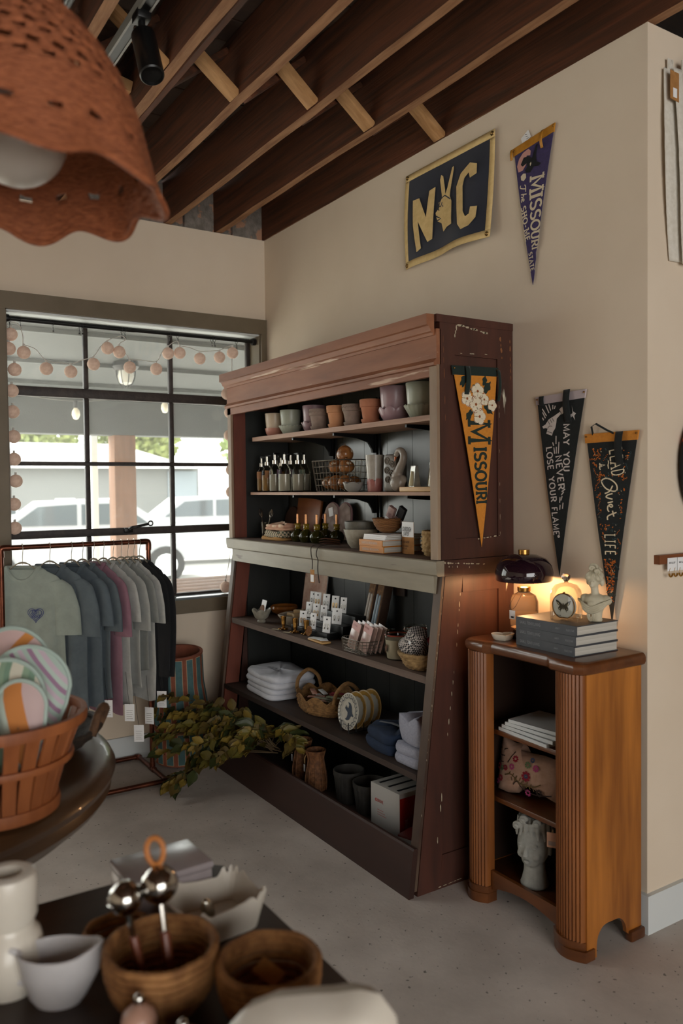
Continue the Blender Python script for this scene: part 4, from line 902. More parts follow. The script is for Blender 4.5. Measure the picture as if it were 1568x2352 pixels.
for i, (x, y, z, s) in enumerate([(1.088, -.235, .044, .034), (1.165, -.24, .044, .036), (1.24, -.237, .044, .034), (1.115, -.168, .044, .034), (1.205, -.168, .044, .036), (1.12, -.21, .12, .040), (1.215, -.215, .118, .038), (1.165, -.19, .178, .043)]):
    o = M(); rn = random.Random(i); o.ell((0, 0, 0), (s * 1.05, s * .9, s * .92), 16, 12)
    o.v = [(v[0] * (1 + .1 * sin(40 * v[1] + i)), v[1] * (1 + .08 * cos(50 * v[2])), v[2] * (1 + .12 * sin(35 * v[0] + i))) for v in o.v]
    q = thing('wrapped_bun', ['at the window end of the basket floor', 'in the middle of the basket floor, in front', 'at the basket floor beside the petal bowl', 'low at the back of the wire basket, window side', 'low at the back of the wire basket, middle', 'stacked second layer in the wire basket, window side', 'stacked second layer in the wire basket, tumbler side', 'crowning the heap above the wire rim'][i].join(['round brown wrapped bun ', '']), 'bun', (x, y, Z2 + z), i * .8, 'wrapped buns in the wire basket')
    part('bun', o, bun_m, q); o = M(); o.lathe([(s * .2, s * .85), (s * .06, s * .95), (s * .05, s * 1.02), (s * .22, s * 1.16)], 10, mod=lambda a, k, rr, zz: (rr * (1 + .2 * sin(5 * a)), zz)); part('wrapper_twist', o, bglass, q)
o = M(); o.lathe([(0, 0), (.022, 0), (.036, .014), (.046, .036), (.043, .037), (.03, .014), (0, .008)], 48, mod=lambda a, i, r, z: (r * (1 + (.1 * abs(sin(2.5 * a)) - .05 if i in (2, 3, 4, 5) else 0)), z + (.008 * abs(sin(2.5 * a)) if i in (3, 4) else 0)))
tag(part('petal_bowl', o, glaze('grey_glaze', '#8d8a84', '#7b7872'), None, (1.355, -.27, Z2)), 'small grey petal-shaped bowl between the wire basket and the tumbler', 'bowl')
t = thing('glazed_tumbler', 'tall grey ceramic tumbler dipped in red glaze', 'tumbler', (1.462, -.225, Z2)); o = M()
o.lathe([(.035, .055), (.042, .158), (.0425, .162), (.038, .162), (.033, .05), (0, .05)], 28); part('cup', o, mt('drip_grey', '#aba59b', '#8f897f', scale=12, rough=.25), t)
o = M(); o.lathe([(0, 0), (.032, 0), (.0335, .004), (.0352, .055), (.0353, .056)], 36, mod=lambda a, i, r, z: (r, z + (.012 * sin(3 * a) * sin(7 * a) if i > 2 else 0))); part('dipped_foot', o, mt('red_glaze', '#8f4a44', '#a8736a', scale=14, rough=.3), t)
t = thing('relief_planter', 'square dark stoneware planter with raised scroll pattern beside the swan', 'planter', (1.60, -.215, Z2), .12); sm_ = mt('pewter_glaze', '#5d574f', '#7a7369', scale=16, rough=.3, bump=.2)
o = M(); o.rbox((0, 0, .08), (.082, .07, .16), .012); part('planter_body', o, sm_, t)
o = M()
for i, (cx, cz, s, d) in enumerate([(-.014, .13, .017, 1), (.016, .115, .016, -1), (-.016, .09, .016, 1), (.014, .075, .017, -1), (-.012, .05, .016, 1), (.016, .036, .014, -1)]):
    o.tube([(cx + d * s * (1 - k / 22) * cos(k * .5), -.036, cz + s * (1 - k / 22) * sin(k * .5)) for k in range(20)], .0035, 6)
part('scroll_relief', o, sm_, t)
t = thing('ceramic_swan', 'grey ceramic swan with orange bill on the middle shelf', 'figurine', (1.685, -.265, Z2), .15)
o = M(); o.ell((.0, 0, .038), (.036, .03, .038), 20, 14); o.ell((-.004, 0, .062), (.026, .022, .04), 16, 10, rot=(0, .3, 0))
nk = smoothpath([(.0, 0, .07), (.014, 0, .1), (.03, 0, .125), (.035, 0, .15), (.024, 0, .169), (.006, 0, .172), (-.006, 0, .16)], 6); o.tube(nk, [.02 - .008 * i / (len(nk) - 1) * 1.2 for i in range(len(nk))], 12); o.ell((-.006, 0, .158), (.013, .011, .014), 12, 8); o.ell((.03, 0, .05), (.02, .012, .02), 12, 8)
remesh(part('swan_body', o, glaze('swan_grey', '#8e8479', '#7f756b'), t), .003, 4)
o = M(); o.lathe([(.0, -.022), (.006, 0), (0, .003)], 10); part('bill', o, mt('orange_bill', '#a4552a', rough=.4), t, (-.012, 0, .146), (0, .4, 0)); o = M(); o.ell((-.012, -.010, .160), (.002, .002, .002), 8, 6); part('eye', o, ink, t)
o = M(); o.rbox((0, 0, .010), (.27, .15, .02), .003); tag(part('serving_board', o, mt('light_board', '#c29a63', '#b2894f', scale=4, stretch=(1, 5, 5), rough=.5), None, (1.875, -.225, Z2)), 'pale wooden serving board under the cellophane packets', 'board')
foil = mt('cellophane', '#cfcdc4', '#a9a89f', scale=16, rough=.12, metal=.25, bump=.6, bscale=30)
for i, (x, y, w, h) in enumerate([(1.785, -.255, .042, .085), (1.845, -.205, .042, .098), (1.905, -.25, .036, .078)]):
    o = M(); o.add([(-w / 2, -.016, 0), (w / 2, -.016, 0), (w / 2, .016, 0), (-w / 2, .016, 0), (-w * .4, -.006, h), (w * .4, -.006, h), (w * .4, .006, h), (-w * .4, .006, h)], [(0, 1, 2, 3), (4, 5, 6, 7), (0, 1, 5, 4), (1, 2, 6, 5), (2, 3, 7, 6), (3, 0, 4, 7)])
    t = thing('wrapped_candle', ['cellophane packet with a small tree candle beside the swan', 'tallest cellophane packet behind the other two on the serving board', 'cellophane packet nearest the cabinet stile on the serving board'][i], 'candle', (x, y, Z2 + .0202), -.1 + .1 * i, 'cellophane packets on the serving board'); part('wrapper', o, foil, t)
    o = M(); o.lathe([(w * .34, 0), (.003, h * .7)], 12, cap0=True); part('candle', o, mt('ivory_wax', '#cfc6a0', rough=.5) if 'ivory_wax' not in MATS else MATS['ivory_wax'], t, (0, -.013, .004))
# ------------------------------------------------------------------ counter of the cabinet
CZ = ZC + .0006
t = thing('glass_tumbler', 'clear glass holding two small wire whisks', 'glass', (.385, -.215, CZ)); o = M(); o.lathe([(0, 0), (.026, 0), (.03, .085), (.0285, .085), (.025, .006), (0, .006)], 24); part('glass_body', o, bglass, t)
for i, (dx, lean, lb) in enumerate([(-.008, -.38, 'small wire whisk leaning toward the window in the clear glass'), (.008, .42, 'small wire whisk leaning toward the folded cloths in the clear glass')]):
    w = thing('wire_whisk', lb, 'whisk', (.385 + dx, -.215, CZ + .008), rot=(0, lean, 0)); o = M(); o.tube([(0, 0, 0), (0, 0, .11)], .0028, 8); part('handle', o, MATS['chrome_collar'], w)
    o = M()
    for k in range(3): o.tube([(.011 * sin(pi * s) * cos(k * pi / 3), .011 * sin(pi * s) * sin(k * pi / 3), .108 + .055 * s) for s in [j / 10 for j in range(11)]] , .0011, 5)
    for k in range(3): o.tube([(-.011 * sin(pi * s) * cos(k * pi / 3), -.011 * sin(pi * s) * sin(k * pi / 3), .108 + .055 * s) for s in [j / 10 for j in range(11)]], .0011, 5)
    part('loops', o, MATS['chrome_collar'], w)
def folded(name, label, cat, loc, lx, ly, h, mm, rz=0, layers=2, wob=.006, group=None, seed=1, edge=None, sag=0):
    """folded cloth: rounded layers one over the other, each bulging at its fold"""
    t = thing(name, label, cat, loc, rz, group); hh = h / layers
    for k in range(layers):
        rn = random.Random(seed * 10 + k); ph = [rn.uniform(0, 6) for _ in range(4)]; o = M(); n, q = 40, 14; ex = 1 - .03 * k
        def f3(a, b):
            th = 2 * pi * a; c, s = cos(th), sin(th); e = .35
            x = lx / 2 * ex * abs(c) ** e * (1 if c > 0 else -1); y = ly / 2 * ex * abs(s) ** e * (1 if s > 0 else -1)
            ri = b; prof = [(.0, 0), (.96, 0), (1, .35), (1.0, .65), (.95, 1), (0, 1)]
            p = ri * 5; i = min(int(p), 4); u = p - i; rr = prof[i][0] + (prof[i + 1][0] - prof[i][0]) * u; zz = prof[i][1] + (prof[i + 1][1] - prof[i][1]) * u
            z = hh * (k + zz) + (wob * (sin(9 * x / lx + ph[0]) * cos(7 * y / ly + ph[1]) + .5 * sin(21 * y / ly + ph[2])) * zz * (1 if k == layers - 1 else .2))
            return (x * rr + wob * .8 * sin(5 * y / ly + ph[3]) * zz, y * rr + wob * .6 * sin(8 * x / lx + ph[2]) * (zz - .5), max(z - sag * zz * (rr ** 2), .001 + hh * k * .9))
        o.grid(f3, n, 15, wrapu=True); part('fold', o, mm[k % len(mm)] if isinstance(mm, list) else mm, t, sharp=80)
    return t
gch = checks('green_gingham', '#4d5546', '#c9b79c', 90); peachc = mt('peach_linen', '#c49a80', '#ba8f75', scale=50, rough=.95, bump=.1); strp = stripes('peach_stripe', ['#c9a88e', '#b98c74', '#d6c0a6'], 0, .02)
folded('folded_cloth', 'mustard-edged folded cloth at the bottom of the counter textile pile', 'cloth', (.62, -.245, CZ), .21, .15, .014, mt('mustard_linen', '#b58a55', rough=.95), .05, 1, group='folded cloths on the counter', seed=2)
folded('folded_cloth', 'green gingham folded cloth in the middle of the counter textile pile', 'cloth', (.625, -.24, CZ + .0155), .2, .145, .034, gch, .0, 2, group='folded cloths on the counter', seed=3)
folded('folded_cloth', 'peach striped folded cloth on top of the counter textile pile', 'cloth', (.64, -.235, CZ + .052), .2, .14, .032, [peachc, strp], .1, 2, group='folded cloths on the counter', seed=4, wob=.009)
cb = mt('chopping_wood', '#8a5229', '#6e3d1c', scale=3, stretch=(1, 1, 5), rough=.45)
t = thing('cutting_board', 'large brown wooden cutting board leaning on the cabinet back', 'board', (.60, -.075, CZ + .003), rot=(radians(-7), 0, 0)); o = M(); o.rbox((0, 0, .1145), (.25, .02, .229), .008); part('board', o, cb, t)
t = thing('paddle_board', 'dark round paddle board leaning behind the folded cloths', 'board', (.425, -.075, CZ + .003), rot=(radians(-7), 0, 0)); o = M(); o.T = Matrix.Translation((0, 0, .085)) @ Matrix.Rotation(pi / 2, 4, 'X'); o.lathe([(0, -.008), (.08, -.008), (.085, 0), (.08, .008), (0, .008)], 32); part('disc', o, mt('dark_board', '#3a2417', rough=.5), t)
grn = mt('green_glass', '#3a3a12', rough=.06, trans=.55, ior=1.4); ambn = mt('olive_neck', '#8a7420', rough=.15, trans=.4); cop = mt('copper_stick', '#c78f62', rough=.3, metal=.8)
for i, (x, y) in enumerate([(.808, -.25), (.897, -.252), (.99, -.245), (1.045, -.165), (.915, -.15)]):
    t = thing('cruet_bottle', ['round green glass cruet nearest the folded cloths', 'round green glass cruet, second along the front of the counter', 'round green glass cruet beside the brown leather strap', 'round green glass cruet behind the leather strap', 'round green glass cruet at the back of the cluster'][i], 'bottle', (x, y, CZ), group='green glass cruets')
    o = M(); o.lathe([(0, 0), (.024, .001), (.036, .018), (.038, .034), (.03, .052), (.014, .062), (.0125, .068)], 24); part('bottle_body', o, grn, t)
    o = M(); o.lathe([(.013, .064), (.017, .07), (.014, .076), (.015, .086), (.018, .092), (.012, .094), (0, .094)], 20); part('neck', o, ambn, t)
    o = M(); o.lathe([(.006, .03), (.006, .14), (.004, .142), (0, .142)], 10); part('stick', o, cop, t)
quilt = mt('quilted_linen', '#a0908a', '#8a7a72', voro=28, rough=.95, bump=.6, lo=.1, hi=.6); qedge = mt('mauve_binding', '#8d6f70', rough=.9)
for i, (x, y, rz) in enumerate([(.885, -.105, .25), (.965, -.08, .2)]):
    t = thing('oven_mitt', ['quilted grey-pink oven mitt in front of its twin, with a paper tag', 'quilted oven mitt with mauve edge leaning behind the tagged one'][i], 'mitt', (x, y, CZ + .008), rot=(radians(-8), 0, rz)); pts = [(-.045, 0), (-.05, .08), (-.048, .13), (-.036, .165), (-.012, .185), (.015, .184), (.04, .165), (.05, .13), (.052, .08), (.046, 0)]
    o = M(); o.prism(pts, lambda u, v: (u, .009, v), lambda u, v: (u, -.009, v)); part('quilted_pad', o, quilt, t)
    o = M(); o.tube([(p[0], 0, p[1]) for p in smoothpath([(a, b, 0) for a, b in pts], 3)], .006, 6); part('binding', o, qedge, t)
    o = M(); o.tube([(-.05, 0, .1), (-.066, 0, .11), (-.062, 0, .128), (-.049, 0, .12)], .004, 6); part('hanging_loop', o, qedge, t)
    if i == 0: o = M(); o.rbox((0, -.0105, .14), (.03, .001, .045), .0004, rot=(0, -.3, 0)); part('price_tag', o, paper, t)
stone = mt('speckled_stoneware', '#a39d8e', '#8d8778', scale=40, rough=.6, bump=.1)
for i, (z, s, lb) in enumerate([(0, 1, 'large speckled stoneware bowl with stitched seam on the counter'), (.026, .97, 'dark-rimmed bowl nested inside the speckled stoneware bowl')]):
    t = thing('stoneware_bowl', lb, 'bowl', (1.375, -.245, CZ + z), group='nested bowls on the counter'); o = M(); h = .085
    o.lathe([(0, 0), (.045 * s, 0), (.06 * s, .02), (.076 * s, h * .85), (.078 * s, h), (.0745 * s, h), (.07 * s, h * .8), (.052 * s, .026), (0, .012)] if i == 0 else [(0, .006), (.03, .006), (.066, .045), (.0735, .083), (.0735, .094), (.070, .094), (.062, .05), (0, .012)], 36); part('bowl_body', o, stone if i == 0 else mt('dark_stone', '#4d4a42', '#5d594f', scale=40, rough=.5), t)
    if i == 0:
        o = M()
        for k in range(9): a = -2.0 + .012 * k; z_ = .014 + k * .007; r_ = .058 + .02 * (k / 9); o.tube([(r_ * cos(a) - .004, r_ * sin(a), z_), (r_ * cos(a) + .006, r_ * sin(a), z_ + .004)], .0012, 5)
        part('stitching', o, ink, t)
page = mt('page_edges', '#bdb9b0', '#aaa69c', scale=3, stretch=(1, 1, 160), rough=.9); orc = mt('orange_cover', '#b9772a', rough=.5)
def book(name, label, loc, w, d, h, cov, rz=0, text=None, tm=None, group=None, th=.0025, ts=.009):
    """closed book lying flat: spine toward -Y, pages toward +X"""
    t = thing(name, label, 'book', loc, rz, group); o = M(); o.box(-w / 2, w / 2 - .003, -d / 2 + .003, d / 2 - .003, th, h - th); part('pages', o, page, t)
    o = M(); o.box(-w / 2 - .001, w / 2, -d / 2 - .0005, d / 2, 0, th); o.box(-w / 2 - .001, w / 2, -d / 2 - .0005, d / 2, h - th, h); o.box(-w / 2 - .001, w / 2, -d / 2 - .001, -d / 2 + .003, 0, h); part('cover', o, cov, t)
    for (tx, x, hh) in (text or []): o = M(); write(o, tx, lambda u, v: (-w / 2 + u, -d / 2 - .0016, h / 2 + hh / 2 - v), x, 0, hh, wt=.13, sp=.16, wide=.8); part('lettering', o, tm, t)
    return t
wprint = mt('pale_print', '#cfc9bd', rough=.8)
book('cookbook', 'orange-spined cookbook at the bottom of the counter book pile', (1.615, -.255, CZ), .17, .2, .026, orc, .02, [('SOURDOUGH BREAD BAKING', .02, .009)], wprint, 'books on the counter')
book('cookbook', 'orange-spined cookbook lying on its twin under the white booklets', (1.612, -.255, CZ + .0265), .172, .2, .026, orc, -.02, [('SOURDOUGH BREAD BAKING', .02, .009)], wprint, 'books on the counter')
for i in range(3): book('booklet', ['thin white booklet lying on the orange cookbooks', 'thin white booklet in the middle of the three', 'thin white booklet on top under the woven bowl'][i], (1.625 + .003 * i, -.252, CZ + .053 + i * .0075), .155, .19, .0072, paper, .01 * i, th=.001, group='white booklets on the counter')
wicker = mt('woven_cane', '#9a6b3e', '#6d4626', scale=60, rough=.75, bump=.5, wave=('Z', 55, 3)); straw = mt('straw', '#b79a6c', '#8a6d43', scale=45, rough=.85, bump=.5)
def woven(name, label, cat, loc, prof, seg, rows, mm, amp=.004, group=None, parts_only=False, sx=1, sy=1, par=None, rz=0, scal=None):
    """basket wall woven over-under: rows of strands bulge alternately between upright stakes"""
    t = par or thing(name, label, cat, loc, rz, group); o = M()
    L = [0]
    for i in range(1, len(prof)): L.append(L[-1] + sqrt((prof[i][0] - prof[i - 1][0]) ** 2 + (prof[i][1] - prof[i - 1][1]) ** 2))
    pf = []; n = rows * 3
    for k in range(n + 1):
        s = L[-1] * k / n; i = max(j for j in range(len(L)) if L[j] <= s + 1e-9); i = min(i, len(prof) - 2); u = (s - L[i]) / max(1e-9, L[i + 1] - L[i]); pf.append((prof[i][0] + (prof[i + 1][0] - prof[i][0]) * u, prof[i][1] + (prof[i + 1][1] - prof[i][1]) * u))
    st = seg // 4
    def md(a, i, r, z):
        row = i // 3; ins = (0, 1, .75)[i % 3]; w = cos(st * a + pi * row)
        rr = r + amp * ins * (.5 + .5 * w); zz = z
        if scal: zz = z + scal[1] * (abs(sin(scal[0] * a / 2)) - .6) * (i / n) ** 2; 
        return (rr, zz)
    o.lathe(pf, seg, mod=md, sx=sx, sy=sy); part('woven_wall', o, mm, t, sharp=80)
    o = M(); o.lathe([(0, prof[0][1] + .002), (prof[0][0], prof[0][1] + .002)], 24, sx=sx, sy=sy); part('base', o, mm, t)
    if not scal: o = M(); r = prof[-1][0]; o.tube([(r * cos(a) * sx, r * sin(a) * sy, prof[-1][1] + amp * .4 * (i % 2)) for i, a in enumerate([2 * pi * i / 40 for i in range(40)])], amp * 1.3, 7, closed=True); part('rim', o, mm, t)
    return t
t = woven('woven_bowl', 'scalloped cane bowl resting on the booklets', 'bowl', (1.585, -.245, CZ + .0775), [(.026, 0), (.045, .012), (.06, .035), (.067, .06)], 56, 8, wicker, .002)
mv = mt('mauve_pack', '#6d4a48', '#a98d86', scale=30, rough=.5)
for i, (x, lean) in enumerate([(1.578, .55), (1.618, .6)]):
    t = thing('soap_box', ['slim mauve printed box lying in the cane bowl, first of two', 'slim dark printed box in the cane bowl, behind the first'][i], 'box', (x, -.24 + .022 * i, CZ + .118), rot=(.2, lean, .25), group='printed boxes in the cane bowl'); o = M(); o.rbox((0, 0, .032), (.036, .018, .1), .002); part('carton', o, mv if i == 0 else ink, t); o = M(); o.box(-.0182, .0182, -.0096, .0, -.016, .03); part('label_band', o, paper if i == 0 else mv, t)
t = thing('starter_pouch', 'kraft and white pouch of sourdough starter standing on the counter', 'packet', (1.765, -.275, CZ), -.1); o = M()
o.grid(lambda a, b: (-.046 + .092 * a + .003 * (1 - b) * (a - .5), -.014 * (1 - b) * sin(pi * a) - .001, .13 * b), 8, 8); o.grid(lambda a, b: (-.046 + .092 * a, .014 * (1 - b) * sin(pi * a), .13 * b), 8, 8); part('pouch_body', o, kraft, t)
o = M(); o.grid(lambda a, b: (-.045 + .09 * a, -.014 * (.46 - .46 * b) * sin(pi * a) - .0018, .068 + .0615 * b), 8, 4); part('label', o, paper, t)
pm_ = lambda u, v: (-.046 + u, -.014 * max(0, v / .13) * sin(pi * min(1, max(0, u / .092))) - .003, .13 - v)
for tx, x, y, h, kw in [('SOURDOUGH', .008, .022, .016, dict(wt=.15, sp=.1, wide=.62)), ('STARTER', .02, .042, .014, dict(wt=.15, sp=.1, wide=.62)), ('SOURDOUGH STARTER', .006, .078, .008, dict(wt=.15, sp=.12, wide=.6)), ('MAKE YOUR OWN SOURDOUGH', .006, .096, .006, dict(wt=.15, sp=.12, wide=.55)), ('BREAD PANCAKES MORE', .006, .106, .006, dict(wt=.15, sp=.12, wide=.6))]:
    o = M(); write(o, tx, pm_, x, y, h, **kw); part('lettering', o, ink, t)
woven('seagrass_basket', 'round chunky straw basket at the end of the counter by the stile', 'basket', (1.93, -.255, CZ), [(.045, 0), (.058, .02), (.062, .05), (.060, .08), (.056, .092)], 72, 6, straw, .006)
t = thing('card_box', 'box of white printed packets behind the straw basket', 'packets', (1.87, -.105, CZ)); o = M(); o.box(-.09, .07, -.04, .04, 0, .105); part('carton', o, paper, t); o = M()
for k in range(7): o.box(-.075 + k * .017, -.072 + k * .017, -.0412, -.04, .05, .095)
part('print', o, mt('grey_print', '#6b675f', rough=.8), t)
yel = mt('gold_kraft', '#a5803e', '#96722f', scale=30, rough=.6); t = thing('gold_packet', 'gold kraft packet with folded top on the white packets', 'packet', (1.80, -.105, CZ + .1055), .1); o = M(); o.prism([(-.05, 0), (.055, 0), (.06, .03), (.045, .07), (.0, .076), (-.04, .05)], lambda u, v: (u, -.03, v), lambda u, v: (u, .03, v)); part('packet_body', o, yel, t)
leather = mt('brown_leather', '#4a2c1c', '#3a2115', scale=30, rough=.45, bump=.15)
t = thing('leather_strap', 'brown leather strap coil lying on the counter edge with dangling cords', 'strap', (1.235, -.335, CZ), .1)
for k in range(3):
    o = M(); o.tube(smoothpath([(-.055, .0, .008 + .012 * k), (-.02, -.016 + .004 * k, .014 + .012 * k), (.03, -.006, .018 + .01 * k), (.055, .02, .012 + .01 * k), (.02, .034, .012 + .01 * k), (-.04, .026, .010 + .012 * k)], 5), .009, 8, flat=.35); part('strap_loop', o, leather, t)
cord = mt('leather_cord', '#241812', rough=.7)
o = M(); o.tube(smoothpath([(-.02, -.02, .012), (-.03, -.068, .006), (-.032, -.072, -.03), (-.026, -.07, -.06), (-.03, -.068, -.1)], 6), .0022, 6); o.tube(smoothpath([(.02, -.02, .012), (.02, -.068, .004), (.008, -.072, -.03), (.02, -.072, -.055), (.012, -.068, -.1), (.02, -.066, -.16)], 6), .0022, 6); part('cord', o, cord, t)
o = M(); o.rbox((-.03, -.068, -.132), (.032, .0014, .06), .0005); tg = part('kraft_tag', o, kraft, t); o = M(); o.box(-.042, -.018, -.0692, -.0688, -.158, -.125); part('sticker', o, paper, tg)
# ------------------------------------------------------------------ lower shelf with jewellery and stationery
o = M(); pr5 = [(0, 0), (.02, 0), (.024, .008), (.018, .014), (.034, .03), (.048, .058), (.045, .06), (.03, .03), (0, .02)]
o.lathe(pr5, 60, mod=lambda a, i, r, z: (r * (1 + (.12 * abs(sin(3 * a)) if 3 < i < 8 else 0)), z + (.014 * abs(sin(3 * a)) if i in (5, 6) else 0)))
t = thing('tulip_bowl', 'petal-edged stone tulip bowl with a cookie card in it', 'bowl', (.575, -.345, ZA)); part('bowl_body', o, mt('pale_stone', '#9a9689', '#7d796d', scale=18, rough=.4), t)
t = thing('cookie_card', 'white card printed with a round cookie standing in the tulip bowl', 'card', (.575, -.345, ZA + .045), rot=(radians(-14), 0, -.1)); o = M(); o.rbox((.004, 0, .035), (.062, .002, .08), .001); part('card', o, paper, t)
o = M(); o.T = Matrix.Translation((0, -.003, .022)) @ Matrix.Rotation(pi / 2, 4, 'X'); o.lathe([(0, -.003), (.026, -.003), (.027, 0), (.026, .003), (0, .003)], 24); part('cookie', o, mt('cookie_brown', '#7d573b', '#5a3b27', scale=60, rough=.8), t)
t = thing('glazed_bowl', 'shallow caramel brown glazed bowl behind the tulip bowl', 'bowl', (.475, -.155, ZA)); o = M(); o.lathe([(0, 0), (.035, 0), (.038, .012), (.064, .026), (.078, .05), (.075, .062), (.071, .062), (.072, .05), (.055, .03), (0, .022)], 36); part('bowl_body', o, mt('caramel_glaze', '#8f5a28', '#774519', scale=8, rough=.12), t)
t = thing('art_magazine', 'magazine with a painted rose cover leaning on the cabinet back', 'magazine', (.66, -.085, ZA + .002), rot=(radians(-9), 0, .12)); o = M(); o.rbox((0, 0, .122), (.195, .006, .243), .001); part('pages', o, page, t)
rose = mt('rose_painting', '#a8755f', '#d2b8a4', scale=9, detail=6, rough=.5, c3='#8f3a2a', m3=(8, .60, (1, 1, 1))); o = M(); o.box(-.0975, .0975, -.0038, -.0031, .045, .2435); part('cover', o, rose, t); o = M(); o.box(-.0975, .0975, -.0038, -.0031, .0005, .045); part('title_strip', o, paper, t)
o = M(); write(o, 'ART JOURNAL', lambda u, v: (-.09 + u, -.0042, .038 - v), 0, 0, .009, wt=.15); part('lettering', o, mt('grey_ink', '#77736b', rough=.8), t)
o = M(); o.lathe([(0, 0), (.05, 0), (.062, .01), (.094, .044), (.098, .052), (.092, .054), (.07, .03), (0, .016)], 40, sx=1.08, sy=.85, mod=lambda a, i, r, z: (r * (1 + .02 * sin(5 * a + i)), z + .002 * sin(3 * a)))
tag(part('rustic_bowl', o, mt('whitewashed_wood', '#b3a899', '#8f8474', scale=10, rough=.8, bump=.3), None, (.755, -.245, ZA + .0025)), 'whitewashed rustic bowl holding pale wooden blocks', 'bowl')
for i, (x, y, a) in enumerate([(.73, -.245, .2), (.775, -.25, -.3), (.76, -.22, .7)]):
    o = M(); o.rbox((0, 0, .008), (.055, .03, .016), .002); tag(part('wood_block', o, mt('maple_block', '#b59a72', '#a68a62', scale=5, rough=.6) if 'maple_block' not in MATS else MATS['maple_block'], None, (x, y, ZA + .046 + .0165 * (i == 2)), (0, 0, a)), ['pale wooden block at the window side of the whitewashed bowl', 'pale wooden block beside the brass holders in the whitewashed bowl', 'pale wooden block lying across the other two in the bowl'][i], 'block', 'wooden blocks in the rustic bowl')
for i, (x, y, h) in enumerate([(.845, -.36, .068), (.955, -.355, .072), (1.03, -.335, .07)]):
    t = thing('brass_candleholder', ['brass cup candle holder with paper tag, first by the whitewashed bowl', 'brass cup candle holder with paper tag, the middle one', 'brass cup candle holder beside the card tray'][i], 'candle holder', (x, y, ZA), group='brass candle holders'); o = M()
    o.lathe([(0, .012), (.006, .012), (.007, .02), (.009, .024), (.014, h - .006), (.015, h), (.0135, h), (.011, .03), (0, .028)], 20); part('cup', o, brass, t)
    o = M()
    for k in range(5): a = k * 2 * pi / 5 + .3; o.ell((.014 * cos(a), .014 * sin(a), .006), (.014, .010, .005), 10, 6, rot=(0, 0, a))
    o.ell((0, 0, .008), (.012, .012, .007), 10, 6); part('petal_base', o, brass, t)
    if i < 2: o = M(); o.rbox((-.035, -.022, .001), (.05, .015, .001), .0003, rot=(0, 0, .5)); part('paper_tag', o, mt('cream_tag', '#c9bda2', rough=.8) if 'cream_tag' not in MATS else MATS['cream_tag'], t)
# stepped black stand with earring cards
t = thing('display_riser', 'stepped black display riser for earring cards', 'riser', (0, 0, ZA)); tiers = [(-.315, .03), (-.245, .06), (-.175, .10)]
for k, (y, z) in enumerate(tiers): o = M(); o.rbox((1.04, y + .015, z / 2), (.40 - .06 * (k == 0), .064, z), .003); part('step', o, black_metal, t)
steel = mt('silver_jewel', '#9a948c', rough=.25, metal=1)
cd_ = [(2, .872, .036), (2, .828, .036), (1, .905, .034), (1, .975, .036), (1, 1.045, .032), (2, .955, .037), (2, 1.04, .037), (2, 1.115, .03), (1, 1.165, .046), (0, .965, .035), (0, 1.06, .032), (0, 1.185, .037)]
cl = ['on the top step, second from the window end', 'on the top step nearest the window', 'on the middle step nearest the window', 'on the middle step, second from the window', 'in the centre of the middle step', 'on the top step, third from the window', 'on the top step, fourth from the window', 'on the top step nearest the candle boxes', 'wide one on the middle step near the candle boxes', 'on the front step nearest the window', 'in the middle of the front step', 'on the front step nearest the candle boxes']
for i, (k, x, w) in enumerate(cd_):
    y, z = tiers[k]; t = thing('jewellery_card', 'white earring card ' + cl[i], 'earrings', (x, y - .004, ZA + z + .0015), rot=(radians(-8), 0, .28 + .03 * (i % 5)), group='earring cards on the riser'); w *= 1.25; o = M(); o.rbox((0, 0, .038), (w, .0015, .076), .0006); part('card', o, paper, t)
    o = M(); o.ell((0, -.0012, .062), (.005, .0006, .004), 8, 6); part('logo', o, ink, t)
    for s in (-1, 1):
        o = M(); o.tube([(s * w * .22 + .005 * cos(a), -.003, .032 + .009 * sin(a)) for a in [j * pi / 5 for j in range(10)]], .0012, 5, closed=True); o.ell((s * w * .22, -.003, .02), (.003, .003, .005), 8, 6); part('earring', o, steel if i % 3 else gold, t)
o = M(); o.T = Matrix.Rotation(radians(-12), 4, 'X') @ Matrix.Translation((0, 0, .027))
for k in range(1, 6): o.tube([(.0045 * k * cos(a), .002 * sin(9 * a + k), .0045 * k * sin(a)) for a in [j * pi / 12 for j in range(24)]], .0025, 6, closed=True)
for k in range(14): o.tube([(.004 * cos(k * pi / 7), 0, .004 * sin(k * pi / 7)), (.024 * cos(k * pi / 7), 0, .024 * sin(k * pi / 7))], .0018, 5)
t = thing('rattan_disc', 'round woven rattan disc ornament propped on the front step', 'ornament', (1.085, -.359, ZA + .003)); part('weave', o, wicker, t)
t = thing('card_tray', 'small wooden tray with loose earring cards at the shelf edge', 'tray', (1.215, -.375, ZA), -.06); o = M(); o.rbox((0, 0, .005), (.145, .05, .01), .005); part('tray', o, MATS['light_board'], t)
for i in range(3): o = M(); o.rbox((0, 0, .0006), (.06, .038, .0012), .0004); q = tag(part('loose_card', o, paper, None, (1.175 + .038 * i, -.37 - .002 * i, ZA + .0108 + i * .0018), (0, 0, .3 - .35 * i)), ['loose white earring card at the window end of the small tray', 'loose white earring card in the middle of the small tray', 'loose white earring card at the wire basket end of the small tray'][i], 'card', 'loose cards on the tray')
cbx = mt('brown_carton', '#4a3527', '#3e2b20', scale=20, rough=.7); shred = mt('paper_shred', '#8a6a4a', '#5a4230', scale=60, rough=.9, bump=.5); cfilm = mt('blue_candle', '#8fa3b0', rough=.3); wfilm = mt('white_candle', '#c3bdb3', '#a39d94', scale=30, rough=.4)
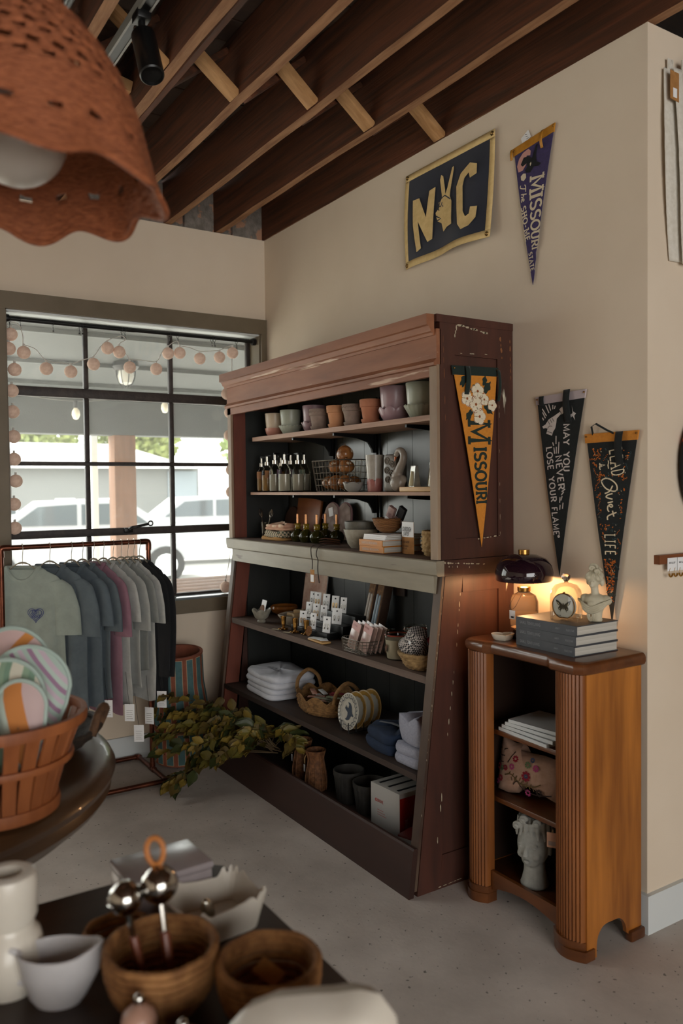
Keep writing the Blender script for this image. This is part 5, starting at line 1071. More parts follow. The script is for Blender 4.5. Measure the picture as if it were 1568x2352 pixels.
for i, x in enumerate((1.225, 1.292)):
    t = thing('taper_candle_box', ['tall brown box with a window showing white taper candles', 'tall brown box with a window showing pale blue taper candles'][i], 'box', (x, -.122, ZA + .009), rot=(radians(-8), radians(9), -.1)); o = M(); o.rbox((0, .012, .135), (.06, .045, .27), .002); part('carton', o, cbx, t)
    o = M(); o.box(-.026, .026, -.0125, -.0112, .015, .255); part('shred', o, shred, t)
    for s in (-.011, .011): o = M(); o.lathe([(0, .02), (.0085, .02), (.006, .2), (0, .205)], 12); part('candle', o, [wfilm, cfilm][i], t, (s, -.0128, 0))
wirebasket('card_basket', 'low dark wire basket filled with pink packets', (1.515, -.335, ZA + .002), .175, .105, .055, 14, 8, 4, .0012, .08)
pkm = mt('pink_packet', '#b59a90', '#a58a80', scale=40, rough=.25); pkp = mt('packet_ink', '#8a3f4a', rough=.6)
for i in range(8):
    r_, k = divmod(i, 4); x = (1.462, 1.552)[r_] + .009 * k; t = thing('seed_packet', ['pink packet ' + a for a in ('foremost in the row by the window end of the wire basket', 'second in the row by the window end of the wire basket', 'third in the row by the window end of the wire basket', 'last in the row by the window end of the wire basket', 'foremost in the row by the glass jars', 'second in the row by the glass jars', 'third in the row by the glass jars', 'last in the row by the glass jars')][i], 'packet', (x, -.365 + .018 * k, ZA + .006), rot=(radians(-13), radians(10), -.12), group='pink packets in the wire basket'); o = M(); o.rbox((0, 0, .062), (.074, .0022, .118 - .002 * k), .0008); part('packet_body', o, pkm, t)
    if k == 0:
        for tx, x_, y_, h_ in (('BEST FRIENDS', -.028, .012, .007), ('SISTER EARTH', -.028, .065, .006)): o = M(); write(o, tx, lambda u, v: (u, -.0018, .121 - v), x_, y_, h_, wt=.16, sp=.14, wide=.62); part('lettering', o, pkp, t)
        o = M(); o.box(-.0368, .0368, -.0016, -.0012, .0855, .121); part('header', o, mt('packet_head', '#b7847c', rough=.4) if 'packet_head' not in MATS else MATS['packet_head'], t)
wax = mt('jar_wax', '#bdb5a4', rough=.6); redr = mt('red_seal', '#8f3a28', rough=.5)
for i, (x, y) in enumerate([(1.715, -.30), (1.665, -.165)]):
    t = thing('clip_jar', ['clip-top glass jar of cream candle wax with a bear label', 'clip-top glass jar standing behind the bear-label jar'][i], 'jar', (x, y, ZA)); o = M(); o.lathe([(0, .001), (.042, .001), (.045, .006), (.052, .088), (.05, .095), (.048, .098)], 32); part('jar_body', o, bglass, t)
    o = M(); o.lathe([(0, .004), (.041, .004), (.048, .082), (0, .082)], 28); part('wax', o, wax, t)
    o = M(); o.lathe([(.05, .098), (.0515, .1), (.05, .103)], 32); part('seal', o, redr, t)
    o = M(); o.lathe([(.049, .103), (.052, .106), (.05, .116), (.03, .12), (0, .12)], 32); part('lid', o, bglass, t)
    o = M(); o.tube(smoothpath([(.0, -.053, .085), (.004, -.056, .1), (.0, -.054, .114)], 4), .003, 6); o.tube(smoothpath([(0, .053, .085), (0, .055, .1), (0, .053, .114)], 4), .003, 6); part('wire_clip', o, steel, t)
    if i == 0:
        o = M(); fnj = lambda u, v: (-.0475 * sin(u / .0475), -.0505 * cos(u / .0475) , v)
        for cx, cz, rx, rz_ in ((.014, .045, .013, .011), (.004, .055, .008, .008), (.0, .062, .003, .003), (.009, .063, .003, .003), (.024, .034, .004, .007), (.008, .034, .004, .007)): o.poly([(cx + rx * cos(q), cz + rz_ * sin(q)) for q in [j * pi / 5 for j in range(10)]], fnj)
        part('bear_print', o, mt('bear_brown', '#5a3d28', rough=.8), t)
RB = woven('rope_basket', 'shallow rope basket of fabric hats at the end of the shelf', 'basket', (1.915, -.315, ZA), [(.06, 0), (.078, .016), (.09, .045), (.097, .058)], 72, 6, mt('banana_rope', '#9a7d52', '#6d5433', scale=40, rough=.85, bump=.6), .007)
gg = checks('black_gingham', '#15151a', '#b3aaa3', 150); t = thing('gingham_hat', 'black and white gingham bucket hat tipped up in the rope basket', 'hat', (1.878, -.335, ZA + .088), rot=(radians(18), radians(28), .4)); o = M(); o.lathe([(.0, .07), (.03, .07), (.038, .062), (.046, .015), (.062, -.014), (.060, -.016), (.043, .014), (.034, .06), (0, .066)], 36); part('hat_body', o, gg, t); o = M(); o.rbox((0, -.045, .035), (.012, .001, .018), .0004, rot=(.2, 0, 0)); part('label', o, paper, t)
def crumple(name, label, cat, loc, s, mm, seed, rot=(0, 0, 0)):
    rn = random.Random(seed); ph = [rn.uniform(0, 6) for _ in range(6)]; o = M(); o.ell((0, 0, 0), (1, 1, 1), 28, 18)
    o.v = [tuple(c * sc * (1 + .16 * sin(5 * v[0] + ph[0]) * sin(6 * v[1] + ph[1]) + .1 * sin(9 * v[2] + ph[2] + 4 * v[0])) for c, sc in zip(v, s)) for v in o.v]
    return tag(part(name, o, mm, None, loc, rot, sharp=80), label, cat)
crumple('red_scarf', 'crimson cloth bundled in the rope basket against the stile', 'cloth', (1.955, -.27, ZA + .108), (.034, .045, .042), mt('crimson_cloth', '#8f1230', '#7a0d27', scale=30, rough=.7), 3, (.3, .5, 0))
crumple('waffle_cloth', 'yellow waffle cloth tucked beside the gingham hat', 'cloth', (1.835, -.285, ZA + .056), (.022, .03, .032), checks('yellow_waffle', '#b89a5a', '#cdbb8d', 160), 5)
folded('floral_pouch', 'cream floral fabric pouch behind the red cloth', 'pouch', (1.88, -.14, ZA), .1, .06, .12, mt('floral_cotton', '#b5ab98', '#7d6a4a', scale=30, rough=.9, lo=.55, hi=.62), .0, 2, seed=8)
o = M(); o.rbox((0, 0, .095), (.085, .004, .19), .001); tag(part('blank_sign', o, mt('pale_grey_card', '#b9bdb9', '#aeb2ae', scale=20, rough=.7), None, (1.84, -.075, ZA + .0005), (radians(-4), 0, .03)), 'pale grey blank card standing at the back near the stile', 'sign')
# ------------------------------------------------------------------ clothing shelf
whitec = mt('white_cotton', '#c9ccd4', '#bfc2ca', scale=20, rough=.95, bump=.05); heath = mt('heather_fleece', '#9a9caa', '#8d8f9d', scale=120, rough=.98, bump=.1); navyc = mt('navy_cotton', '#1d2c44', '#18253a', scale=20, rough=.95)
for i in range(2):
    t = folded('folded_tee', ['white folded t-shirt under another on the clothing shelf', 'white folded t-shirt with script print on top of the pile'][i], 'shirt', (.655 + .01 * i, -.285, ZB + .056 * i), .36, .27, .055 + .008 * i, whitec, -.06 + .05 * i, 2, wob=.009 if i else .004, group='white tees on the clothing shelf', seed=21 + i)
    if i:
        o = M(); rn = random.Random(5)
        for k in range(7): ribbon(o, [tuple(p)[:2] for p in smoothpath([(-.06 + .02 * k, -.05, 0), (-.055 + .02 * k, -.03 + .01 * (k % 2), 0), (-.048 + .02 * k, -.05, 0), (-.04 + .02 * k, -.042, 0)], 4)], .004, lambda u, v: (u, v, .0725))
        part('script_print', o, mt('slate_print', '#565a66', rough=.9), t)
sea = mt('braided_seagrass', '#8f6a3f', '#5f4426', scale=38, rough=.85, bump=.7)
SB = woven('seagrass_tray', 'scalloped seagrass basket with two handles full of small packets', 'basket', (1.10, -.265, ZB), [(.13, 0), (.15, .02), (.158, .05), (.165, .085)], 120, 9, sea, .007, sx=1.08, sy=.82, scal=(9, .03))
for s, lb in ((-1, 0), (1, 1)):
    o = M(); o.tube(smoothpath([(s * .172, -.07, .075), (s * .178, -.055, .13), (s * .178, 0, .165), (s * .178, .055, .13), (s * .172, .07, .075)], 8), .0095, 10); part('handle', o, sea, SB)
rn = random.Random(4); pk = [mt('packet_a', '#a59c8c', '#6a6a58', scale=40, rough=.6), mt('packet_b', '#8c2f38', rough=.5), mt('packet_c', '#b3705e', '#c9a898', scale=30, rough=.6), mt('packet_d', '#5a6b50', '#a8a48c', scale=40, rough=.6), paper]
where = ['at the window end of the heap', 'low in the heap by the window handle', 'across the middle of the heap', 'near the front scallop', 'at the back of the heap', 'beside the shelf-side handle', 'poking past the front rim', 'under the red one', 'tilted at the heap centre', 'on the far side by the back wall', 'standing proud near the plates', 'lying lengthwise on top', 'topmost near the window handle', 'topmost near the plates']
cname = ['olive and grey', 'dark red', 'dusty pink', 'green and cream', 'white']
for i in range(14):
    a, q = i * 2.4, sqrt((i + .5) / 14) * .085; x, y = 1.10 + q * cos(a) * 1.1, -.265 + q * sin(a) * .75
    o = M(); o.rbox((0, 0, 0), (.085, .024, .004), .001); o.rbox((.0, 0, .0023), (.012, .0245, .0008), .0002)
    tag(part('small_packet', o, pk[i % 5], None, (x, y, ZB + .048 + .0026 * i), (0, rn.uniform(-.06, .06), rn.uniform(-.5, .9))), 'slim ' + cname[i % 5] + ' packet ' + where[i] + ' in the seagrass basket', 'packet', 'packets in the seagrass basket')
plate = mt('white_plate', '#b9b5aa', '#aca89d', scale=10, rough=.25); mustard = mt('mustard_rim', '#a5803a', '#8d6a28', scale=30, rough=.4); indigo = mt('indigo_print', '#1f2c3d', rough=.5)
t = thing('plate_rack', 'black wire rack holding the bird plates', 'rack', (1.45, -.315, ZB), pi / 2); o = M()
for y in (-.03, .03): o.tube([(-.07, y, .004), (.12, y, .004)], .003, 6)
for k in range(5): o.tube([(-.076 + .04 * k, -.03, .004), (-.076 + .04 * k, -.03, .05)], .0025, 6); o.tube([(-.076 + .04 * k, .03, .004), (-.076 + .04 * k, .03, .05)], .0025, 6)
part('wires', o, black_metal, t)
for i in range(4):
    c_, s_ = cos(-.55), sin(-.55); dx = -.044 + .036 * i
    t = thing('bird_plate', ['white plate with a blue swallow, foremost in the plate rack', 'plate with mustard rim, second in the plate rack', 'plate with mustard rim, third in the plate rack', 'plate with mustard rim, last in the plate rack'][i], 'plate', (1.45, -.365 + .04 * i, ZB + .0895), rot=(0, radians(80), -pi / 2), group='plates in the rack')
    o = M(); o.lathe([(0, -.002), (.05, -.002), (.078, .006), (.0805, .008), (.078, .0095), (.05, .0025), (0, .0025)], 40); part('plate', o, plate, t)
    o = M(); o.lathe([(.0795, .0075), (.082, .009), (.0795, .0105)] if i else [(.0, .0)] * 3, 40)
    if i: part('rim', o, mustard, t)
    if i:
        o = M(); o.lathe([(.062, .0075), (.077, .0102)], 48, mod=lambda a, j, r, z: (r - (.004 * abs(sin(8 * a)) if j == 0 else 0), z)); part('rim_print', o, mustard, t)
    else:
        o = M()
        for k in range(28): a = k * pi / 14; ribbon(o, [(.066 * cos(a), .066 * sin(a)), (.075 * cos(a + .05), .075 * sin(a + .05))], .003, lambda u, v: (u, v, .0105))
        ribbon(o, [((.060 + .003 * sin(14 * a)) * cos(a), (.060 + .003 * sin(14 * a)) * sin(a)) for a in [j * pi / 40 for j in range(81)]], .003, lambda u, v: (u, v, .0095)); part('border_print', o, indigo, t)
        o = M(); bird = [(.034, -.016), (.024, -.012), (.016, -.018), (.008, -.03), (-.006, -.036), (-.02, -.034), (-.01, -.026), (-.006, -.014), (-.008, -.004), (-.026, .006), (-.03, .014), (-.02, .012), (-.026, .022), (-.014, .014), (-.006, .012), (-.002, .024), (-.012, .036), (.004, .034), (.016, .022), (.02, .006), (.026, -.004), (.034, -.01)]
        o.poly([(-b * 1.1, a * 1.1) for a, b in bird], lambda u, v: (u, v, .0045)); part('swallow_print', o, indigo, t)
t = folded('folded_sweatshirt', 'navy blue folded shirt with pale print at the shelf edge', 'shirt', (1.735, -.305, ZB), .22, .23, .085, navyc, -.1, 2, wob=.012, seed=31)
o = M(); ribbon(o, [(-.06, -.06), (-.01, -.03), (.07, -.02)], .018, lambda u, v: (u, v, .0985)); ribbon(o, [(.0, .02), (.05, .03), (.07, .06)], .006, lambda u, v: (u, v, .0985)); part('chest_print', o, mt('faded_print', '#7d8086', rough=.9), t)
folded('folded_sweatshirt', 'grey heather folded sweatshirt at the bottom of the pair by the stile', 'shirt', (1.935, -.31, ZB), .18, .24, .075, heath, .05, 2, wob=.008, seed=41, group='grey sweatshirts on the clothing shelf')
folded('folded_sweatshirt', 'grey heather folded sweatshirt on top of the pair by the stile', 'shirt', (1.94, -.30, ZB + .079), .17, .22, .095, heath, -.08, 1, wob=.016, seed=43, group='grey sweatshirts on the clothing shelf')
# ------------------------------------------------------------------ cabinet floor
rattan = mt('rattan', '#8a5c38', '#5d3a22', scale=50, rough=.7, bump=.3)
for i, (x, y, h, r) in enumerate([(.945, -.315, .19, .05), (1.105, -.335, .185, .05)]):
    t = woven('rattan_vase', '', '', (0, 0, 0), [(r * .98, 0), (r, h * .3), (r * .8, h * .62), (r * .72, h * .8), (r * .92, h)], 64, 22, rattan, .0022)
    t.location = (x, y, ZF); tag(t, ['waisted rattan vase nearest the leaf garland', 'waisted rattan vase beside the dark ribbed pots'][i], 'vase', 'rattan vases on the cabinet floor')
    o = M()
    for k in range(10): a = k * pi / 5; o.tube(smoothpath([(r * 1.03 * cos(a), r * 1.03 * sin(a), .0), (r * 1.05 * cos(a), r * 1.05 * sin(a), h * .3), (r * .84 * cos(a), r * .84 * sin(a), h * .62), (r * .76 * cos(a), r * .76 * sin(a), h * .8), (r * .96 * cos(a), r * .96 * sin(a), h)], 4), .003, 5)
    part('stakes', o, rattan, t)
    o = M(); o.tube(smoothpath([(-r * .8, -.02, h * .9), (-r * 1.1, -.03, h * .75), (-r * 1.1, -.03, h * .6)], 4), .0025, 5); part('twine', o, straw, t)
    o = M(); o.rbox((-r * 1.12, -.032, h * .48), (.014, .001, .035), .0004); part('price_tag', o, paper, t)
slate = mt('dark_ribbed', '#3a3733', '#2c2a27', scale=25, rough=.7)
for i, (x, y, r, h) in enumerate([(1.315, -.285, .07, .145), (1.475, -.275, .078, .135)]):
    t = thing('ribbed_pot', ['dark grey ribbed pot beside the rattan vases', 'dark grey ribbed pot beside the white and red box'][i], 'pot', (x, y, ZF), group='dark ribbed pots'); o = M(); o.lathe([(0, 0), (r * .75, 0), (r * .8, .01), (r * .96, h * .8), (r * 1.0, h * .82), (r * 1.02, h), (r * .95, h), (r * .9, h * .8), (r * .7, .02), (0, .02)], 80, mod=lambda a, k, rr, z: (rr * (1 + (.02 * sin(20 * a) if k in (2, 3) else .012 * sin(24 * a) if k in (4, 5) else 0)), z)); part('pot_body', o, slate, t)
t = thing('carton_box', 'white carton with a red end and slots cut in its lid', 'box', (1.69, -.255, ZF), .05); redc = mt('red_print', '#b3261c', rough=.5); o = M(); o.rbox((0, 0, .095), (.19, .2, .19), .002); part('carton', o, mt('white_carton', '#b5b2ae', rough=.6), t)
o = M(); o.box(.0951, .0956, -.098, .098, .002, .17); part('red_panel', o, redc, t)
for k in range(3): o = M(); o.rbox((-.06 + .06 * k, 0, .1902), (.014, .16, .0012), .0004); part('slot', o, ink, t)
o = M(); write(o, 'ORIGINE', lambda u, v: (-.05 + u, -.1006, .13 - v), 0, 0, .012, wt=.16, wide=.7); part('lettering', o, redc, t)
o = M(); o.tube([(-.058 + .006 * cos(a), -.1004, .124 + .006 * sin(a)) for a in [j * pi / 6 for j in range(12)]], .0012, 5, closed=True); part('logo', o, redc, t)
for k in range(3): o = M(); o.box(-.05, -.01 + .01 * k, -.1006, -.1003, .085 - .01 * k, .0865 - .01 * k); part('print', o, redc, t)
o = M(); write(o, 'ORIGINE', lambda u, v: (.0962, -.07 + v, .04 + u), 0, 0, .012, wt=.16, wide=.7); part('lettering', o, paper, t)
t = thing('small_carton', 'low dark red carton lying in front of the white carton end', 'box', (1.90, -.33, ZF), .3); o = M(); o.rbox((0, 0, .03), (.15, .1, .06), .002); part('carton', o, mt('dark_red_carton', '#5a1512', rough=.5), t); o = M(); o.box(-.074, .074, -.0506, -.0502, .004, .052); part('white_side', o, MATS['white_carton'], t)

# ------------------------------------------------------------------ on and in the bookcase
TZ = .9476
slate_c = mt('slate_cover', '#3a3d42', '#43464b', scale=30, rough=.55); spine_p = mt('spine_print', '#8d9096', rough=.7); book_edge = mt('white_pages', '#c3c7c8', rough=.8)
for i in range(3):
    t = book('coffee_table_book', ['slate grey hardback at the bottom of the stack on the bookcase', 'slate grey hardback in the middle of the stack on the bookcase', 'slate grey hardback on top of the stack under the glass dome'][i], (2.507, -.172, TZ + .0333 * i), .262, .205, .0328, slate_c, radians(-1.5 + 1.2 * i), [('SMALL TOWN LIVING', .018, .0095), ('ABBOTT', .175, .005), ('BLUE STAR', .222, .006)], spine_p, 'hardback books on the bookcase', .003)
BZ = TZ + .1004
t = thing('table_lamp', 'mushroom table lamp with dark plum glass shade and lit clear glass base', 'lamp', (2.285, -.145, TZ)); plum = mt('plum_glass', '#1d0d16', '#23101a', scale=4, rough=.06, coat=.6)
o = M(); o.lathe([(0, 0), (.062, 0), (.064, .008), (.05, .022), (.03, .028), (0, .028)], 36); part('base', o, mt('dark_foot', '#2a120c', rough=.2), t)
lamp_g = mt('ribbed_lamp_glass', '#e8c9a6', rough=.12, trans=.75, ior=1.15); o = M(); o.lathe([(.03, .03), (.049, .036), (.051, .06), (.051, .078), (.054, .082), (.051, .086), (.0505, .13), (.042, .152), (.022, .163), (.021, .17)], 36); part('glass_body', o, lamp_g, t)
o = M(); o.lathe([(.02, .165), (.024, .168), (.024, .182), (.018, .184), (0, .184)], 24); part('socket', o, brass, t)
o = M(); o.lathe([(.099, .205), (.103, .210), (.105, .235), (.098, .262), (.078, .286), (.045, .300), (.02, .303), (0, .303)], 48); part('shade', o, plum, t)
o = M(); o.lathe([(.0, .303), (.020, .303), (.020, .318), (.0, .318)], 24); part('finial', o, brass, t)
o = M(); o.ell((0, 0, .250), (.022, .022, .026), 16, 10); part('bulb', o, mt('warm_bulb', '#ffd6a0', emit='#ffb469', estr=6), t)
o = M(); o.tube(smoothpath([(-.005, -.026, .165), (-.02, -.05, .12), (-.006, -.056, .104), (.01, -.05, .12), (.015, -.026, .16)], 5), .0008, 5); part('string', o, ink, t)
o = M(); o.rbox((-.002, -.0575, .085), (.026, .001, .032), .0004, rot=(0, 0, .1)); tg = part('price_tag', o, paper, t); o = M(); o.box(-.012, .006, -.0586, -.0583, .074, .080); part('barcode', o, ink, tg)
lamp('table_lamp_light', 'POINT', (2.285, -.145, TZ + .204), 3.2, (1, .55, .25), .014)
t = thing('glass_cloche', 'clear glass dome with knob over the mounted butterfly', 'cloche', (2.525, -.192, BZ)); o = M()
o.lathe([(.053, .0), (.0535, .004), (.053, .075), (.049, .098), (.036, .115), (.016, .122), (.008, .123)], 40); part('dome', o, bglass, t)
o = M(); o.lathe([(.008, .122), (.006, .128), (.013, .135), (.0155, .144), (.012, .152), (0, .155)], 24); part('knob', o, mt('solid_glass', '#e9e2d8', rough=.02, trans=1), t)
t = thing('butterfly_mount', 'black swallowtail butterfly on a round white mount under the glass dome', 'ornament', (2.520, -.195, BZ + .001), radians(10)); o = M(); dp = [(.042 * cos(a), .043 + .042 * sin(a)) for a in [radians(-65 + (310) * j / 36) for j in range(37)]]
o.prism(dp, lambda u, v: (u, .006, v), lambda u, v: (u, -.006, v)); part('mount', o, mt('mount_white', '#b9b8b4', rough=.6), t)
o = M(); o.tube([(p[0], -.0065, p[1]) for p in dp], .0018, 6, closed=True); o.rbox((0, -.003, .087), (.006, .008, .006), .001); part('rim', o, brass, t)
o = M(); wing = [(0, .045), (.006, .05), (.018, .06), (.029, .063), (.024, .05), (.015, .043), (.02, .036), (.017, .028), (.013, .031), (.012, .022), (.009, .03), (.004, .034)]
fw = lambda u, v: (u, -.0068, v); o.poly(wing, fw); o.poly([(-a, b) for a, b in wing], fw); o.poly([(-.002, .032), (.002, .032), (.0025, .05), (0, .054), (-.0025, .05)], lambda u, v: (u, -.0076, v)); part('butterfly', o, mt('butterfly_black', '#1c1a14', '#3a3524', scale=160, rough=.7), t)
o = M()
for s in (-1, 1):
    for a, b in ((.018, .05), (.0205, .053), (.0155, .046), (.014, .034)): o.ell((s * a, -.0072, b), (.0014, .0004, .0014), 6, 4)
part('wing_spots', o, cream_print, t)
o = M(); write(o, 'RUTULUS', lambda u, v: (u, -.0066, v), -.01, .012, -.003, wt=.16); o.v = [(a, b, c) for a, b, c in o.v]; part('lettering', o, ink, t)
# bust of a lady
bustm = mt('antique_plaster', '#c3bca6', '#ada58d', scale=14, rough=.55)
t = thing('lady_bust', 'small cream plaster bust of a lady with rolled hair and draped shoulders', 'bust', (2.607, -.145, BZ), radians(18)); o = M()
o.lathe([(0, 0), (.022, 0), (.024, .004), (.022, .012), (.024, .03), (.03, .045), (.034, .055), (0, .06)], 20, sx=1, sy=.8)
o.ell((0, 0, .07), (.042, .024, .022), 20, 12); o.ell((-.036, .002, .072), (.020, .017, .016), 14, 10, rot=(0, -.4, 0)); o.ell((.036, .002, .072), (.020, .017, .016), 14, 10, rot=(0, .4, 0)); o.ell((0, -.012, .06), (.026, .016, .016), 14, 10)
o.tube([(0, .002, .075), (-.001, -.001, .1), (-.002, -.003, .118)], [.017, .0125, .013], 14)
o.ell((-.003, -.006, .131), (.0175, .0195, .023), 20, 14); o.ell((-.003, -.022, .119), (.007, .006, .006), 10, 8); o.ell((-.003, -.0265, .128), (.0026, .005, .006), 8, 6, rot=(.3, 0, 0)); o.ell((-.003, -.0245, .121), (.005, .003, .0022), 8, 6)
o.ell((-.002, .004, .150), (.028, .027, .020), 20, 12); o.ell((-.017, -.010, .146), (.012, .016, .013), 12, 8, rot=(0, .5, 0)); o.ell((.015, -.008, .145), (.014, .017, .014), 12, 8, rot=(0, -.5, 0)); o.ell((.022, .004, .130), (.008, .010, .014), 10, 8); o.ell((-.024, .002, .130), (.007, .009, .012), 10, 8)
remesh(part('figure', o, bustm, t), .0022, 3)
o = M()
for (cx, cz, s) in ((-.004, .176, .014), (.013, .167, .011)): o.tube([(cx + s * (1 - k / 26) * cos(k * .55), -.008 + .004 * sin(k * .3) - .0006 * k, cz + s * (1 - k / 26) * sin(k * .55)) for k in range(24)], .0046, 8)
o.ell((0, .004, .174), (.015, .012, .013), 12, 8)
for k in range(9): u = -.024 + .006 * k; o.tube(smoothpath([(u * .35, -.012, .166), (u * .85, -.021, .156), (u * 1.1, -.018, .140)], 4), .0022, 5)
part('hair_rolls', o, bustm, t)
o = M()
for k in range(4): z = .062 - .006 * k; o.tube(smoothpath([(-.054 + .004 * k, -.008, .07 - .004 * k), (-.03, -.024, z - .004), (-.004, -.027, z - .014), (.026, -.025, z - .002), (.056 - .004 * k, -.008, .074 - .004 * k)], 6), .0042, 7)
for k in range(3): o.tube([(-.006 + (.011 - .003 * k) * cos(a), -.022, .022 + (.019 - .005 * k) * sin(a)) for a in [j * pi / 8 for j in range(16)]], .003, 6, closed=True)
part('drapery', o, bustm, t)
o = M()
for s in (-1, 1): o.ell((-.003 + s * .0075, -.0235, .1325), (.0036, .0016, .0016), 8, 6)
part('eyelids', o, bustm, t)
hp = [(16 * sin(a) ** 3 / 17, (13 * cos(a) - 5 * cos(2 * a) - 2 * cos(3 * a) - cos(4 * a)) / 17) for a in [2 * pi * j / 36 for j in range(36)]]
t = thing('heart_dish', 'white heart-shaped dish on the bookcase beside the lamp', 'dish', (2.288, -.252, TZ), radians(57)); o = M(); n = 36; lv = [(.030, 0, 0), (.036, .004, 0), (.045, .022, 0), (.042, .023, 0), (.034, .008, 0), (0.0, .007, 0)]; vs = []
for r, z, _ in lv: vs += [(r * a, r * b, z) for a, b in hp]
o.add(vs, [(i * n + j, i * n + (j + 1) % n, (i + 1) * n + (j + 1) % n, (i + 1) * n + j) for i in range(5) for j in range(n)] + [tuple(range(n))[::-1]]); part('dish', o, glaze('white_glaze', '#cfc7b8', '#c6bdad'), t)
for i in range(4): book('paperback', ['white paperback at the bottom of the pile in the bookcase', 'white paperback second in the pile in the bookcase', 'white paperback third in the pile in the bookcase', 'white paperback on top of the pile in the bookcase'][i], (2.40 + .012 * i, -.185 + .006 * i, .6225 + .0128 * i), .24, .17, .0122, book_edge, .05 * i - .06, th=.0012, group='paperbacks in the bookcase')
# cat cushion
lin_ = mt('linen_cushion', '#b08f7c', '#a6846f', scale=60, rough=.95, bump=.15); t = thing('cat_cushion', 'embroidered linen cushion shaped like a cat on the bookcase shelf', 'cushion', (2.35, -.185, .384), rot=(radians(-12), 0, .22))
cpl = [(-.135, .0), (-.14, .05), (-.137, .1), (-.14, .15), (-.137, .2), (-.12, .195), (-.095, .178), (-.075, .175), (-.05, .182), (-.05, .172), (-.06, .155), (-.03, .152), (.04, .155), (.09, .15), (.125, .13), (.135, .08), (.13, .03), (.11, .005), (.05, .02), (.0, .035), (-.03, .03), (-.045, .005), (-.09, -.005)]
o = M(); ctr = (-.005, .085); rings = 7; pl_ = dense(cpl, .012); n = len(pl_); vs = []
for side in (-1, 1):
    for k in range(rings + 1):
        f_ = 1 - k / rings * .96; th = .042 * sqrt(max(0, 1 - f_ ** 2.6)); vs += [(ctr[0] + (p[0] - ctr[0]) * f_, side * th, ctr[1] + (p[1] - ctr[1]) * f_) for p in pl_]
fs = []
for s in (0, 1):
    b0 = s * (rings + 1) * n
    fs += [(b0 + k * n + j, b0 + k * n + (j + 1) % n, b0 + (k + 1) * n + (j + 1) % n, b0 + (k + 1) * n + j) for k in range(rings) for j in range(n)]; fs.append(tuple(b0 + rings * n + j for j in range(n)))
o.add(vs, fs); part('cushion_body', o, lin_, t, sharp=80)
def cfn(u, v):
    f_ = max(abs(u - ctr[0]) / .135, abs(v - ctr[1]) / .095); return (u, -.042 * sqrt(max(0, 1 - min(1, f_) ** 2.6)) - .0025, v)
emb = {'brown': mt('brown_thread', '#2c1a14', rough=.9), 'red': mt('red_thread', '#7d1226', rough=.9), 'pink': mt('pink_thread', '#9c3a6a', rough=.9), 'green': mt('green_thread', '#5a6b48', rough=.9), 'blue': mt('blue_thread', '#33405c', rough=.9), 'olive': mt('olive_thread', '#5c4a2a', rough=.9)}
def stitch(c, strokes, w=.0035): 
    for s in strokes: o = M(); ribbon(o, [tuple(p)[:2] for p in smoothpath([(a, b, 0) for a, b in s], 4)], w, cfn); part('embroidery', o, emb[c], t)
stitch('brown', [[(-.135, .15), (-.128, .157), (-.12, .148)], [(-.105, .147), (-.095, .152), (-.078, .156)], [(-.132, .125), (-.12, .124), (-.098, .127)], [(-.132, .105), (-.122, .102), (-.12, .118), (-.116, .103), (-.102, .104)], [(-.082, .105), (-.068, .13), (-.055, .15)], [(-.05, .035), (-.035, .05), (-.01, .03), (.04, .02), (.1, .03)]])
def flower(c, u, v, s, n=8): o = M(); [ribbon(o, [(u + s * .35 * cos(a), v + s * .35 * sin(a)), (u + s * cos(a), v + s * sin(a))], s * .5, cfn) for a in [2 * pi * k / n for k in range(n)]]; part('embroidery', o, emb[c], t)
for a in (('red', -.05, .125, .012), ('red', .0, .075, .018), ('blue', .0, .075, .008), ('red', -.09, .085, .01), ('pink', -.062, .095, .011), ('pink', .035, .11, .012), ('red', -.125, .085, .012), ('red', -.11, .045, .012), ('pink', -.125, .03, .01), ('blue', .018, .135, .009), ('green', -.108, .08, .009), ('pink', .01, .02, .012), ('brown', .055, .03, .013), ('green', .002, .115, .012)): flower(*a)
stitch('olive', [[(-.09, .06), (-.06, .068), (-.02, .045), (.03, .045), (.06, .06)]] + [[(-.07 + .015 * k, .066 - .004 * k), (-.066 + .015 * k, .078 - .004 * k)] for k in range(7)] + [[(-.06 + .015 * k, .06 - .003 * k), (-.055 + .015 * k, .048 - .003 * k)] for k in range(7)], .004)
# classical head planter
plas = mt('grey_plaster', '#a3a39c', '#8a8a84', scale=20, rough=.8, bump=.1)
t = thing('head_planter', 'grey plaster planter shaped like a classical head in the bookcase bottom', 'planter', (2.40, -.215, .0982), radians(20)); o = M()
o.lathe([(0, 0), (.048, 0), (.05, .008), (.045, .02), (.038, .05), (.036, .09), (0, .1)], 24)
o.ell((0, -.006, .15), (.056, .062, .078), 28, 20); o.ell((0, -.03, .105), (.034, .032, .03), 18, 12); o.ell((0, -.058, .094), (.013, .01, .010), 12, 8); o.ell((0, .02, .17), (.062, .06, .065), 24, 16)
o.tube([(0, -.062, .165), (0, -.074, .138), (0, -.076, .126)], [.006, .009, .011], 10); o.ell((0, -.069, .108), (.014, .006, .0035), 12, 6); o.ell((0, -.068, .101), (.012, .006, .004), 12, 6)
for s in (-1, 1): o.ell((s * .022, -.058, .163), (.017, .007, .0045), 12, 6, rot=(0, s * .15, 0)); o.ell((s * .058, .0, .135), (.006, .012, .02), 10, 8); o.ell((s * .026, -.05, .125), (.016, .014, .016), 12, 8)
remesh(part('face', o, plas, t), .0028, 3)
o = M(); rn = random.Random(6); o.ell((0, .012, .205), (.06, .058, .038), 20, 12)
